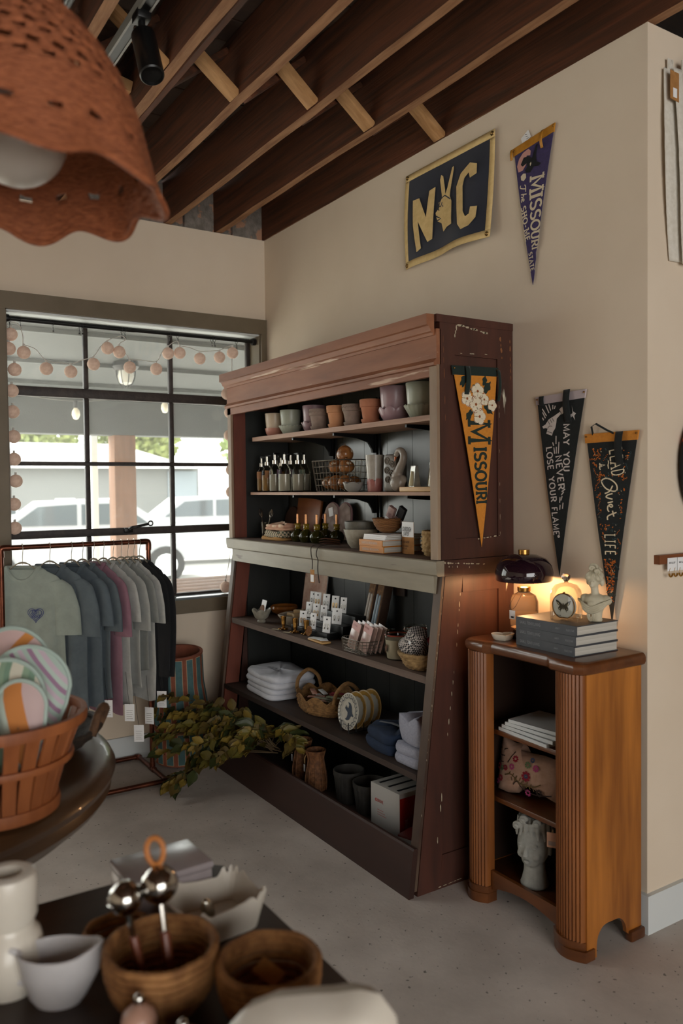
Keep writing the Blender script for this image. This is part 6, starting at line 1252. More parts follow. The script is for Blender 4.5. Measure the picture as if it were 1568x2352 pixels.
for k in range(13):
    a = radians(-200 + k * 20); r0 = .052; pts = [(r0 * cos(a) * (1 + .1 * j), .01 + r0 * 1.05 * sin(a) * (1 + .06 * j), .232 - .018 * j + .004 * sin(3 * j + k)) for j in range(4)]; o.tube(smoothpath(pts, 4), [.012 - .0006 * j for j in range(13)], 8)
for k in range(10):
    a = radians(-180 + k * 20); o.tube(smoothpath([(.03 * cos(a), .01 + .03 * sin(a), .238), (.05 * cos(a + .15), .01 + .05 * sin(a + .15), .228), (.063 * cos(a - .1), .012 + .062 * sin(a - .1), .205)], 4), .007, 7)
for cx, cz in ((-.02, .24), (.03, .236), (-.045, .215)): o.tube([(cx + .013 * (1 - k / 20) * cos(k * .6), -.045 - .001 * k, cz + .013 * (1 - k / 20) * sin(k * .6)) for k in range(16)], .006, 7)
remesh(part('hair', o, plas, t), .0026, 2)
o = M()
for s in (-1, 1): o.ell((s * .022, -.0595, .152), (.011, .0045, .006), 12, 8)
part('eyes', o, plas, t)
o = M(); o.rbox((0, 0, 0), (.001, .034, .05), .0004); q = thing('hang_tag', 'pinkish kraft price tag hanging from the shelf edge near the plaster head', 'tag', (2.545, -.285, .325), radians(-60)); part('card', o, mt('pink_kraft', '#a37a62', rough=.8), q); o = M(); o.box(.0006, .001, -.012, .012, -.018, -.004); part('print', o, mt('grey_print2', '#7d6a60', rough=.8), q); o = M(); o.tube([(0, 0, .024), (0, .004, .036)], .0008, 5); part('string', o, straw, q)
# ------------------------------------------------------------------ curtain rod and globe string lights in the window
t = thing('tension_rod', 'black tension rod spanning the window head with clip rings', 'rod', (-.05, 0, 2.388)); o = M(); o.tube([(0, -1.474, 0), (0, -.8, 0)], .0135, 12); o.tube([(0, -.8, 0), (0, -.05, 0)], .011, 12); part('rod', o, black_metal, t)
for y in (-1.468, -.056): o = M(); o.T = Matrix.Translation((0, y, 0)) @ Matrix.Rotation(pi / 2, 4, 'X'); o.lathe([(0, -.012), (.02, -.012), (.022, 0), (.02, .012), (0, .012)], 16); part('end_cap', o, black_metal, t)
for i, y in enumerate((-1.452, -1.40, -1.236, -1.10, -1.083, -.868, -.85, -.59, -.54, -.33, -.312, -.17)):
    c = thing('clip_ring', 'black clip ring on the tension rod ' + ['at the window-frame end', 'second from the frame end', 'third along', 'fourth along, paired', 'fifth along, paired', 'sixth along, above the globe pair', 'seventh along, above the globe pair', 'eighth along', 'ninth along, above the second globe pair', 'tenth along, paired', 'eleventh along, paired', 'nearest the shelf unit'][i], 'ring', (-.05, y, 2.388), group='clip rings on the rod')
    o = M(); o.tube([(.018 * cos(a), .001 * sin(a), -.005 + .018 * sin(a)) for a in [j * pi / 7 for j in range(14)]], .0016, 5, closed=True); part('ring', o, black_metal, c); o = M(); o.rbox((0, 0, -.03), (.005, .004, .014), .001); o.add([(-.003, 0, -.036), (.003, 0, -.036), (.006, .006, -.05), (.006, -.006, -.05)], [(0, 1, 2), (0, 2, 3), (0, 3, 1), (1, 2, 3)]); part('clip', o, black_metal, c)
gl = [(-1.449, 2.306), (-1.46, 2.232), (-1.387, 2.218), (-1.434, 2.126), (-1.276, 2.142), (-1.15, 2.134), (-1.028, 2.183), (-.95, 2.276), (-.885, 2.26), (-.828, 2.18), (-.675, 2.181), (-.603, 2.275), (-.533, 2.283), (-.41, 2.26), (-.285, 2.277), (-.2, 2.31), (-1.45, 2.016), (-1.448, 1.908), (-1.446, 1.78), (-1.447, 1.663), (-1.441, 1.55), (-1.452, 1.43), (-1.451, 1.306), (-.241, 2.063), (-.223, 1.953), (-.228, 1.817), (-.22, 1.609), (-.222, 1.478), (-.269, .909)]
cotton = mt('cotton_globe', '#cfb9a8', '#bfa592', scale=70, rough=.95, bump=.4, emit='#d8b09a', estr=.10); wirew = mt('clear_wire', '#c9c7c0', rough=.4)
t = thing('globe_string_light', 'string of pink cotton globe lights draped round the window', 'string light', (-.05, 0, 0))
gm = M(); gm.ell((0, 0, 0), (.034, .034, .034), 18, 12); gm = mesh('globe', gm, cotton)
for y, z in gl:
    g = part('globe', gm, None, t, (.005, y, z)); o = M(); o.lathe([(.006, .03), (.006, .045), (0, .046)], 8); part('socket', o, wirew, g)
o = M(); dz = .042
top = [(-1.46, 2.37), (-1.41, 2.36), (-1.39, 2.30), (-1.387, 2.26), (-1.33, 2.24), (-1.276, 2.184), (-1.2, 2.178), (-1.15, 2.174), (-1.09, 2.20), (-1.028, 2.225), (-.99, 2.28), (-.95, 2.318), (-.9, 2.34), (-.868, 2.35), (-.85, 2.33), (-.885, 2.30), (-.84, 2.24), (-.828, 2.222), (-.76, 2.225), (-.675, 2.223), (-.64, 2.28), (-.603, 2.317), (-.55, 2.35), (-.533, 2.325), (-.48, 2.32), (-.41, 2.302), (-.34, 2.31), (-.285, 2.318), (-.24, 2.34), (-.2, 2.352)]
o.tube(smoothpath([(.008, y, z) for y, z in top], 4), .0022, 5)
o.tube(smoothpath([(.0, -1.465, 2.37), (.0, -1.47, 2.15), (.0, -1.468, 1.8), (0, -1.465, 1.5), (0, -1.47, 1.3), (0, -1.472, 1.0)], 6), .0022, 5)
o.tube(smoothpath([(.0, -.2, 2.352), (.0, -.205, 2.1), (.0, -.205, 1.7), (0, -.21, 1.4), (0, -.235, 1.1), (0, -.265, .955)], 6), .0022, 5); part('wire', o, wirew, t)

# ------------------------------------------------------------------ copper clothes rack with hangers and garments
copper = mt('aged_copper', '#7a4734', '#543126', scale=14, rough=.32, metal=.85)
RX, RY0, RY1, RZ_ = .265, -1.575, -.848, 1.225
t = thing('clothes_rack', 'free-standing copper pipe clothes rack in front of the window', 'rack', (0, 0, 0)); r = .0125
o = M(); o.tube([(RX, RY0 + .02, RZ_), (RX, RY1 - .02, RZ_)], r, 12); part('top_bar', o, copper, t)
for y in (RY0, RY1): o = M(); o.tube([(RX, y, .03), (RX, y, RZ_ - .02)], r, 12); part('upright', o, copper, t)
for y in (RY0, RY1):
    o = M(); o.tube([(.045, y, .016), (.475, y, .016)], r, 12); part('foot_bar', o, copper, t)
    for x in (.04, .48): o = M(); o.tube(smoothpath([(x + (.02 if x < .2 else -.02), y, .016), (x, y, .016), (x, y + (-.02 if y > -1.2 else .02), .016)], 4), .0155, 10); part('elbow', o, copper, t)
    s = 1 if y < -1.2 else -1; o = M(); o.tube(smoothpath([(RX, y, RZ_ - .045), (RX, y, RZ_ - .008), (RX, y + s * .01, RZ_), (RX, y + s * .045, RZ_)], 5), .0155, 10); part('elbow', o, copper, t); o = M(); o.tube([(RX - .03, y, .016), (RX + .03, y, .016)], .0155, 10); o.tube([(RX, y, .016), (RX, y, .05)], .0155, 10); part('tee_joint', o, copper, t)
for x in (.04, .48): o = M(); o.tube([(x, RY0, .016), (x, RY1, .016)], r, 12); part('base_bar', o, copper, t)
hang_m = mt('beige_velvet', '#9c9280', '#918774', scale=60, rough=.95); hook_m = MATS['chrome_collar']
def hanger(y, rz, label):
    h = thing('clothes_hanger', label, 'hanger', (RX, y, RZ_), rz, 'beige hangers on the rack')
    o = M(); o.tube([(-.0168 * cos(a) , 0, .0005 + .0168 * sin(a)) for a in [radians(-20 + 200 * j / 10) for j in range(11)]] + [(.0165, 0, -.012), (.007, 0, -.031), (0, 0, -.045), (0, 0, -.09)], .0016, 6); part('hook', o, hook_m, h, rot=(0, 0, -rz))
    o = M(); o.tube(smoothpath([(-.175, 0, -.178), (-.12, 0, -.142), (-.06, 0, -.104), (-.03, 0, -.083), (0, 0, -.075), (.03, 0, -.083), (.06, 0, -.104), (.12, 0, -.142), (.175, 0, -.178)], 5), [.003] + [.004] * 8 + [.005] * 8 + [.0075] * 7 + [.005] * 8 + [.004] * 8 + [.003], 8, flat=.6); part('shoulder_bar', o, hang_m, h)
    return h
def garment(y, rz, label, mm, L=.62, W=.205, slv='short', seed=1, name='t_shirt', cat='shirt', neck=.08, coll=None, th=.017, z0=RZ_ - .098, slen=.21, fold=1.0):
    g = thing(name, label, cat, (RX, y, z0), rz, 'garments on the copper rack'); rn = random.Random(seed); ph = [rn.uniform(0, 6.3) for _ in range(6)]; n = 56; o = M()
    rowsv = [(0, neck, 0), (.03, neck + .02, -.005), (.08, .12, -.02), (.13, .165, -.042), (.17, W - .01, -.075), (.22, W, -.13), (.3, W - .006, -.2), (.45, W - .004, -.32), (.6, W - .002, -.42), (.75, W, -.52), (.9, W + .002, -.58), (1.0, W + .004, -L)]
    def f3(a, b):
        k = b * (len(rowsv) - 1); i = min(int(k), len(rowsv) - 2); u = k - i; w = rowsv[i][1] + (rowsv[i + 1][1] - rowsv[i][1]) * u; z = (rowsv[i][2] + (rowsv[i + 1][2] - rowsv[i][2]) * u) * (L / .62 if i > 5 else 1)
        an = 2 * pi * a; c, s = cos(an), sin(an); f_ = min(1, max(0, (b - .3) / .5)); tt = th * (.45 + .55 * min(1, b * 2.2))
        x = w * abs(c) ** .8 * (1 if c > 0 else -1); yy = tt * s * (1 - .2 * abs(c)) + f_ * fold * (.0075 * sin(8.5 * x / .23 + ph[0]) + .004 * sin(17 * x / .23 + ph[1] + 2 * b)) * (1 if s > 0 else .7) + .006 * f_ * sin(3 * b + ph[2])
        if b < .12 and s < 0: z -= .07 * (1 - b / .12) * (1 - abs(c) ** 1.8)      # the front of the neck dips
        return (x * (1 - .05 * f_ * abs(sin(5 * b + ph[3]))), yy, z + .006 * f_ * sin(7 * c + ph[4]))
    o.grid(f3, n, 33, wrapu=True); part('body', o, mm, g, sharp=80)
    o = M(); o.tube([(neck * abs(cos(a)) ** .8 * (1 if cos(a) > 0 else -1), (th * .48 + .004) * sin(a), .002 - (.07 * (1 - abs(cos(a)) ** 1.8) if sin(a) < 0 else 0)) for a in [2 * pi * j / 28 for j in range(28)]], min(.013, th * .7), 8, closed=True, flat=.6); part('collar', o, coll or mm, g)
    for s in (-1, 1):
        o = M()
        if slv == 'short': path = [(s * .15, 0, -.07), (s * .185, 0, -.105), (s * .205, -.004, -.165), (s * .215, -.005, -.22), (s * .22, -.006, -.09 - slen)]; rad = [.042, .056, .062, .066, .068]
        else: path = [(s * .15, 0, -.07), (s * .19, 0, -.12), (s * .215, -.004, -.22), (s * .225, -.006, -.34), (s * .225, -.008, -.46), (s * .22, -.008, -.58)]; rad = [.042, .055, .058, .052, .046, .04]
        pp = smoothpath(path, 5); rr = [rad[min(int(k / 5), len(rad) - 2)] + (rad[min(int(k / 5) + 1, len(rad) - 1)] - rad[min(int(k / 5), len(rad) - 2)]) * ((k % 5) / 5) for k in range(len(pp))]; rr[-1] = rad[-1]
        vs = []; m_ = 18
        for k, p in enumerate(pp):
            for j in range(m_):
                a = 2 * pi * j / m_; vs.append((p[0] + rr[k] * cos(a) * .95, p[1] + (th * .85 + th * .2 * sin(3 * a + ph[5] + k * .3) * k / len(pp)) * sin(a), p[2] + .25 * rr[k] * cos(a) * s * (1 - k / len(pp))))
        o.add(vs, [(k * m_ + j, k * m_ + (j + 1) % m_, (k + 1) * m_ + (j + 1) % m_, (k + 1) * m_ + j) for k in range(len(pp) - 1) for j in range(m_)]); part('sleeve', o, mm, g, sharp=80)
    return g
def cot(n, c, c2): return mt(n, c, c2, scale=18, rough=.95, bump=.06, bscale=200, sheen=.1)
sage_c = cot('sage_cotton', '#97a199', '#8c968e'); slate_b = cot('slate_blue_cotton', '#5b666c', '#525c62'); denim = cot('denim_cotton', '#556068', '#4c575e'); mauve_c = cot('mauve_cotton', '#8f6a78', '#83606d'); fog = cot('fog_grey_cotton', '#a3a5a1', '#989a96'); ash = cot('ash_heather', '#b3b4b0', '#9fa09c'); grey_c = cot('warm_grey_cotton', '#8b8e8a', '#7f827e'); blk = cot('black_knit', '#17181b', '#131417')
FR = radians(80)
rows = [(-1.478, 1.0, 'sage green t-shirt with a purple heart emblem facing the room', sage_c, dict(fold=2.2, slen=.24)),
 (-1.35, .72, 'slate blue t-shirt next to the sage green one', slate_b, dict(L=.66, slen=.25, fold=1.8)), (-1.245, .5, 'denim blue t-shirt with tone-on-tone print', denim, dict(L=.66, slen=.2, fold=1.6)), (-1.19, .44, 'dark blue t-shirt hanging behind the denim blue one', slate_b, dict(L=.64, slen=.23)),
 (-1.135, .40, 'dusty mauve t-shirt in the middle of the rack', mauve_c, dict(L=.68, slen=.26)), (-1.085, .39, 'pale heather t-shirt beside the mauve one', ash, dict(L=.66, slen=.19, th=.013, fold=.7)), (-1.035, .385, 'fog grey t-shirt with open collar and paper tag', fog, dict(L=.62, slen=.24, th=.012, fold=.6)),
 (-.993, .38, 'warm grey t-shirt with rolled sleeve', grey_c, dict(L=.58, slen=.2, th=.011, fold=.45)), (-.958, .38, 'light grey heather t-shirt next to the black garments', ash, dict(L=.66, th=.011, fold=.4)), (-.926, .38, 'black knit sweater behind the last black one', blk, dict(L=.64, slv='long', name='sweater', cat='sweater', th=.010, fold=.4)), (-.896, .38, 'black long-sleeved sweater at the shelf end of the rack', blk, dict(L=.66, slv='long', name='sweater', cat='sweater', th=.010, fold=.4))]
hl = ['facing the room with the sage t-shirt', 'carrying the slate blue t-shirt', 'carrying the denim blue t-shirt', 'carrying the dark blue t-shirt', 'carrying the mauve t-shirt', 'carrying the pale heather t-shirt', 'carrying the fog grey t-shirt', 'carrying the warm grey t-shirt', 'carrying the light heather t-shirt', 'carrying the rear black sweater', 'carrying the last black sweater']
GM = []
for i, (y, rz, lb, mm, kw) in enumerate(rows):
    hanger(y, rz, 'beige velvet hanger ' + hl[i]); GM.append(garment(y, rz, lb, mm, seed=i + 1, **kw))
# heart emblem on the sage shirt
g = GM[0]; pmat = mt('purple_print', '#46507d', rough=.9); he = lambda u, v: (u, -.03, v)
o = M(); hx, hz, hs = .07, -.225, .027
for k in range(2): ribbon(o, [(hx + hs * (1.15 - .0 * k) * (1 + .3 * k) * a, hz + hs * (1.15) * (1 + .3 * k) * b) for a, b in hp + hp[:1]], .003, he)
part('heart_print', o, pmat, g)
for tx, dx, dz_, h_ in (('JUST', -.021, .022, .018), ('PRAY', -.019, .0, .018)): o = M(); write(o, tx, lambda u, v: he(hx + u, hz + dz_ - v), dx, 0, h_, wt=.2, sp=.08, wide=.85); part('lettering', o, pmat, g)
o = M(); o.grid(lambda a, b: (-.05 + .1 * a, .012, -.008 - .05 * b * (1 - (2 * a - 1) ** 2)), 8, 3); ln_ = part('neck_lining', o, ash, g); o = M(); ribbon(o, [(-.004, -.04), (.004, -.032), (.0, -.026), (-.004, -.034), (.002, -.048)], .002, lambda u, v: (u, .0105, v)); part('brand_mark', o, ink, ln_)
g = GM[2]; o = M(); ribbon(o, [tuple(p)[:2] for p in smoothpath([(.0, -.24, 0), (.02, -.2, 0), (.03, -.24, 0), (.05, -.2, 0), (.05, -.245, 0), (.08, -.21, 0), (.09, -.24, 0)], 5)], .004, lambda u, v: (u, -.03, v)); part('script_print', o, mt('tone_print', '#66727a', rough=.9), g)
for i, (x, y, z, rz, lb) in enumerate([(.44, -1.13, .46, .9, 'white care card hanging below the mauve t-shirt'), (.50, -1.04, .44, .9, 'white care card hanging below the pale heather t-shirt'), (.47, -.93, .40, .7, 'white care card hanging below the light heather t-shirt'), (.47, -.985, .32, 1.0, 'white care card hanging lowest, under the fog grey t-shirt'), (.46, -.86, .47, .9, 'white care card beside the black sweater hem')]):
    c = thing('care_card', lb, 'tag', (x, y, z), rz, 'care cards below the garments'); o = M(); o.rbox((0, 0, -.04), (.05, .001, .085), .0004); cc = part('card', o, paper, c); o = M()
    for k in range(5): o.box(-.016, .016 - .004 * (k % 2), -.0012, -.0008, -.03 - .01 * k, -.0285 - .01 * k)
    part('print', o, MATS['grey_print'], cc); o = M(); o.tube(smoothpath([(0, 0, 0), (-.01, .005, .06), (-.02, .01, .16)], 4), .001, 5); part('string', o, ink, c)

# ------------------------------------------------------------------ striped planter and leaf garland by the cabinet
terr = mt('painted_terracotta', '#8a4f38', '#7d4531', scale=30, rough=.8); teal = mt('teal_slip', '#4a6a6c', '#42605f', scale=30, rough=.75); sgr = mt('sgraffito_line', '#b39b7d', rough=.8)
t = thing('striped_planter', 'tall terracotta planter with teal stripes leaning beside the cabinet', 'planter', (.205, -.665, .010), rot=(radians(3), radians(5), 0)); prof = [(.125, 0.012), (.14, .02), (.138, .20), (.128, .215), (.150, .235), (.158, .29), (.150, .36), (.137, .45), (.134, .60), (.136, .615)]
o = M(); o.lathe(prof + [(.122, .615), (.12, .45), (.12, .05), (0, .05)], 56, cap0=True); part('body', o, terr, t)
def prad(z):
    for (r0, z0_), (r1, z1_) in zip(prof, prof[1:]):
        if z0_ <= z <= z1_: return r0 + (r1 - r0) * (z - z0_) / max(1e-6, z1_ - z0_)
    return prof[-1][0]
for lo_, hi_, n in ((.245, .60, 14), (.03, .195, 14)):
    for i in range(n):
        a0 = 2 * pi * i / n; a1 = a0 + 2 * pi / n * .56
        if not (-2.6 < ((a0 + pi) % (2 * pi)) - pi < .9): continue
        for mm, off, e0, e1, l0, l1 in ((sgr, .0008, a0 - .02, a1 + .02, lo_ - .003, hi_ + .003), (teal, .0016, a0, a1, lo_, hi_)):
            o = M(); o.grid(lambda u, v: (lambda a, z: ((prad(z) + off) * cos(a), (prad(z) + off) * sin(a), z))(e0 + (e1 - e0) * u, l0 + (l1 - l0) * v), 4, 14); part('stripe' if mm is teal else 'stripe_edge', o, mm, t)
o = M(); o.lathe([(.134, .602), (.1375, .608), (.137, .616), (.122, .617)], 48); part('rim', o, terr, t)
leafm = [mt('leaf_olive', '#6f6428', '#4a451b', scale=14, rough=.55, c3='#8a7a36', m3=(20, .6, (1, 1, 1))), mt('leaf_gold', '#8a7430', '#6b571f', scale=14, rough=.55), mt('leaf_dark', '#3d4420', '#2c3218', scale=14, rough=.5), mt('leaf_plum', '#6b5a2c', '#51421f', scale=14, rough=.55), mt('leaf_rust', '#86702c', '#6d5a20', scale=14, rough=.55)]
def leafmesh(k, L, W):
    o = M()
    def f(a, b):
        x = (a - .5) * 2; w = W / 2 * 1.9 * (b + .02) ** .6 * max(0, 1 - b) ** .75 * (1 + .1 * sin(b * 34)); return (x * w, .006 * sin(b * 9) * abs(x) - .25 * L * b * b - .004 * (1 - abs(x)), L * b) if False else (x * w, L * b, -.22 * L * b * b + .16 * W * abs(x) + .003 * sin(18 * b) * abs(x))
    o.grid(f, 4, 7); return mesh('leaf', o, leafm[k], sharp=80)
LM = [leafmesh(k, L, W) for k, L, W in ((0, .082, .056), (1, .076, .052), (2, .088, .062), (3, .084, .06), (4, .07, .048), (0, .06, .038), (1, .055, .034))]
fol = thing('leaf_garland', 'bunch of olive and gold artificial leaf branches spilling from the cabinet foot', 'foliage', (0, 0, 0)); twig = mt('twig', '#4a3a24', rough=.8); rn = random.Random(12)
origin = Vector((.88, -.44, .22))
tips = [(.46, -.84, .44), (.38, -.86, .33), (.36, -.87, .22), (.44, -.86, .15), (.58, -.85, .05), (.62, -.90, .05), (.70, -.88, .06), (.50, -.80, .36), (.62, -.74, .40), (.78, -.70, .37), (.95, -.60, .34), (1.05, -.42, .30), (.44, -.86, .22), (.58, -.84, .2), (.72, -.78, .24), (.84, -.72, .2), (.52, -.76, .28), (.66, -.66, .3), (1.02, -.40, .24), (.88, -.58, .30), (.52, -.72, .12), (.48, -.84, .30)]
for i, tp_ in enumerate(tips):
    e = Vector(tp_); mid = origin.lerp(e, .5) + Vector((rn.uniform(-.03, .03), rn.uniform(-.03, .03), .06)); pts = smoothpath([origin + Vector((rn.uniform(-.05, .05), rn.uniform(-.02, .02), rn.uniform(-.02, .02))), mid, e], 8)
    o = M(); o.tube(pts, [.0035 - .0022 * k / (len(pts) - 1) for k in range(len(pts))], 5); st = part('stem', o, twig, fol)
    for k in range(4, len(pts)):
        for s in (-1, 1):
            if rn.random() < .12: continue
            d = (pts[k] - pts[k - 1]).normalized(); side = d.cross(Vector((0, 0, 1))).normalized() * s
            y_ = (d * rn.uniform(.2, .7) + side * rn.uniform(.5, 1) + Vector((.25, -.15, rn.uniform(-.3, .35)))).normalized(); z_ = (Vector((.5, -.5, .75)) + Vector((rn.uniform(-.5, .5), rn.uniform(-.5, .5), rn.uniform(-.3, .3)))); x_ = y_.cross(z_).normalized(); z_ = x_.cross(y_)
            q = bpy.data.objects.new('leaf', rn.choice(LM[:5]) if k < 14 else rn.choice(LM[1:])); COL.objects.link(q); q.parent = st; mw = Matrix((x_, y_, z_)).transposed().to_4x4(); mw.translation = pts[k] + y_ * .006; q.matrix_local = mw @ Matrix.Scale(rn.uniform(.75, 1.1), 4)

# ------------------------------------------------------------------ ceiling fittings
t = thing('track_light', 'black cylinder spotlight on a ceiling track', 'spotlight', (0, 0, 0)); o = M(); a_, b_ = Vector((1.897, -1.40, 2.925)), Vector((1.972, -1.40, 2.765)); d = (b_ - a_).normalized()
q = d.to_track_quat('Z', 'Y'); o.T = Matrix.Translation(a_) @ q.to_matrix().to_4x4(); o.lathe([(0, 0), (.034, 0), (.038, .006), (.038, .172), (.034, .176), (.03, .165), (0, .16)], 32); part('head', o, black_metal, t)
o = M(); o.tube([(1.897, -1.40, 2.925), (1.885, -1.40, 2.955), (1.885, -1.40, 2.992)], .012, 10); o.rbox((1.885, -1.40, 2.985), (.06, .045, .03), .004); part('yoke', o, black_metal, t)
for s in (-.022, .022): o = M(); o.ell((1.893, -1.40 + s, 2.94), (.008, .008, .01), 10, 8); part('bolt', o, steel, t)
o = M(); o.box(.4, 4.6, -1.414, -1.386, 2.994, 3.02); q = tag(part('ceiling_track', o, black_metal), 'black ceiling track with pale edges running between the joists', 'track')
for y0, y1 in ((-1.421, -1.414), (-1.386, -1.379)): o = M(); o.box(.4, 4.6, y0, y1, 2.991, 3.022); part('track_edge', o, mt('track_grey', '#77756f', rough=.4) if 'track_grey' not in MATS else MATS['track_grey'], q)
o = M(); o.tube([(1.2, -1.62, 2.99), (4.5, -1.62, 2.95)], .017, 12); tag(part('conduit', o, black_metal), 'black conduit pipe running along the joists behind the wicker shade', 'pipe')
# wicker pendant lamp, close to the lens
rw = mt('red_wicker', '#9c5a36', '#7a4022', scale=60, stretch=(1, 1, 4), rough=.7, bump=.7)
PL = (3.012, -2.006); t = thing('pendant_lamp', 'scalloped open-weave wicker pendant lamp with a white globe hanging close to the lens', 'lamp', (PL[0], PL[1], 0))
o = M(); n = 120; rws = [(.060, 2.300), (.085, 2.262), (.112, 2.235), (.140, 2.200), (.162, 2.165), (.180, 2.125), (.194, 2.085), (.204, 2.05), (.214, 2.015), (.226, 1.99)]
def pshape(a, i): r_, z_ = rws[i]; w = max(0, (i - 6) / 3); return ((r_ + .010 * w * cos(9 * a)) * cos(a), (r_ + .010 * w * cos(9 * a)) * sin(a), z_ - .022 * w * (.5 + .5 * cos(9 * a)))
solid_rows = []; vs = []; fs = []; fine = 4
R_ = []
for i in range(len(rws) - 1):
    for k in range(fine): R_.append(i + k / fine)
R_.append(len(rws) - 1)
def pat(a, t_):
    i = min(int(t_), len(rws) - 2); u = t_ - i; p, q_ = pshape(a, i), pshape(a, i + 1); return tuple(p[j] + (q_[j] - p[j]) * u for j in range(3))
for t_ in R_:
    for j in range(n):
        p = pat(2 * pi * j / n, t_); b = .0025 * (1 if (j // 2 + int(t_ * fine)) % 2 else -1); c_, s_ = cos(2 * pi * j / n), sin(2 * pi * j / n); vs.append((p[0] + b * c_, p[1] + b * s_, p[2]))
for i in range(len(R_) - 1):
    t_ = R_[i]
    for j in range(n):
        hole = (1.2 < t_ < 5.4 and i % 2 == 0 and (j + 2 * ((i // 2) % 2)) % 4 < 2) or (6.9 <= t_ < 7.2 and j % 6 < 2)
        if not hole: fs.append((i * n + j, i * n + (j + 1) % n, (i + 1) * n + (j + 1) % n, (i + 1) * n + j))
o.add(vs, fs); part('woven_shade', o, rw, t, sharp=80, solid=.005)
o = M(); o.tube([pat(2 * pi * j / 180, 9) for j in range(180)], .006, 8, closed=True); part('braided_rim', o, rw, t)
o = M(); o.lathe([(0, 2.345), (.05, 2.345), (.068, 2.335), (.072, 2.30), (.062, 2.285)], 40); part('crown', o, mt('dark_wicker', '#4a2514', '#3a1c0f', scale=45, rough=.7, bump=.4), t)
o = M(); o.ell((0, 0, 2.068), (.078, .078, .078), 32, 20); part('globe_bulb', o, mt('opal_glass', '#b9b2a8', rough=.35), t)
o = M(); o.tube([(0, 0, 2.13), (0, 0, 2.2)], .02, 12); part('lamp_holder', o, black_metal, t); o = M(); o.tube([(0, 0, 2.33), (0, 0, 2.993)], .004, 8); part('flex', o, black_metal, t)
# ------------------------------------------------------------------ round table with baskets
tabw = mt('turned_walnut', '#4d3521', '#3a2616', scale=3, stretch=(1, 1, 8), rough=.32, coat=.2); TT = .82
t = thing('round_table', 'dark round pedestal table with a heavy turned edge', 'table', (2.13, -2.27, 0)); o = M()
o.lathe([(0, TT), (.585, TT), (.61, TT - .004), (.632, TT - .014), (.64, TT - .03), (.634, TT - .046), (.618, TT - .052), (.622, TT - .06), (.628, TT - .075), (.616, TT - .092), (.59, TT - .1), (.585, TT - .11), (.57, TT - .128), (.53, TT - .135), (0, TT - .135)], 96); part('top', o, tabw, t)
o = M(); o.lathe([(.30, 0), (.30, .03), (.22, .06), (.09, .09), (.07, .16), (.10, .25), (.12, .34), (.08, .44), (.07, .56), (.12, .64), (.2, .685)], 40); part('pedestal', o, tabw, t)
slat = mt('orange_slats', '#94552c', '#7a421f', scale=6, stretch=(3, 3, .6), rough=.6)
t = thing('slatted_basket', 'flared orange-brown slatted basket full of striped mitts on the round table', 'basket', (2.56, -1.985, TT + .0005)); o = M()
for i in range(26):
    a = 2 * pi * i / 26; o = M(); w_ = .0125; c_, s_ = cos(a), sin(a)
    def sp(r_, z_, s): return (r_ * c_ - s * w_ * (1 + z_) * s_, r_ * s_ + s * w_ * (1 + z_) * c_, z_)
    P_ = [(.118, .01), (.122, .04), (.14, .1), (.16, .15), (.176, .19)]; vs = []
    for r_, z_ in P_: vs += [sp(r_, z_, -1), sp(r_, z_, 1), sp(r_ - .006, z_, 1), sp(r_ - .006, z_, -1)]
    o.add(vs, [(4 * k + a_, 4 * k + b_, 4 * k + 4 + b_, 4 * k + 4 + a_) for k in range(4) for a_, b_ in ((0, 1), (1, 2), (2, 3), (3, 0))] + [(0, 1, 2, 3), (16, 17, 18, 19)]); part('slat', o, slat, t)
for r0, z0_, hh in ((.178, .185, .022), (.118, .0, .025), (.148, .105, .014)): o = M(); o.lathe([(r0 - .004, z0_), (r0 + .007, z0_), (r0 + .009, z0_ + hh / 2), (r0 + .007, z0_ + hh), (r0 - .004, z0_ + hh), (r0 - .004, z0_)], 48); part('hoop', o, slat, t)
o = M(); o.lathe([(0, .004), (.114, .004), (.114, .010), (0, .010)], 32); part('base', o, slat, t)
def pad(name, label, cat, loc, rz, r_, h, mm, tilt=0, wdt=1.0):
    t = thing(name, label, cat, loc, rot=(tilt, 0, rz), group='striped pads in the slatted basket'); o = M(); n = 28; pts = [(-r_ * .35, 0), (-r_ * .6, h * .25), (-r_ * .9, h * .5)] + [(-r_ * cos(pi * k / n), h - r_ + r_ * sin(pi * k / n)) for k in range(n + 1)] + [(r_ * .9, h * .5), (r_ * .6, h * .25), (r_ * .35, 0)]
    vs = []; K = 5; cx, cz = 0, h * .5
    for sd in (-1, 1):
        for k in range(K + 1): f_ = 1 - k / K * .97; y_ = sd * .022 * sqrt(max(0, 1 - f_ ** 3)); vs += [(cx + (p[0] - cx) * f_, y_, cz + (p[1] - cz) * f_) for p in pts]
    m_ = len(pts); fs = [(s * (K + 1) * m_ + k * m_ + j, s * (K + 1) * m_ + k * m_ + (j + 1) % m_, s * (K + 1) * m_ + (k + 1) * m_ + (j + 1) % m_, s * (K + 1) * m_ + (k + 1) * m_ + j) for s in (0, 1) for k in range(K) for j in range(m_)]
    o.add(vs, fs); part('quilted_pad', o, mm, t, sharp=80); o = M(); o.tube([(p[0], 0, p[1]) for p in pts], .005, 6); part('binding', o, mt('pad_binding_' + name + str(len(MATS)), '#9fb0a8', rough=.9), t); return t
fa = radians(57)
pad('striped_mitt', 'rounded mitt in mint and plum zigzag stripes at the basket front', 'mitt', (2.590, -1.925, TT + .10), fa + .1, .085, .245, stripes('mint_plum', ['#9fb0a6', '#8f6f86', '#a9b8ae', '#b5a3ad'], 0, .011, diag=.8), -.06)
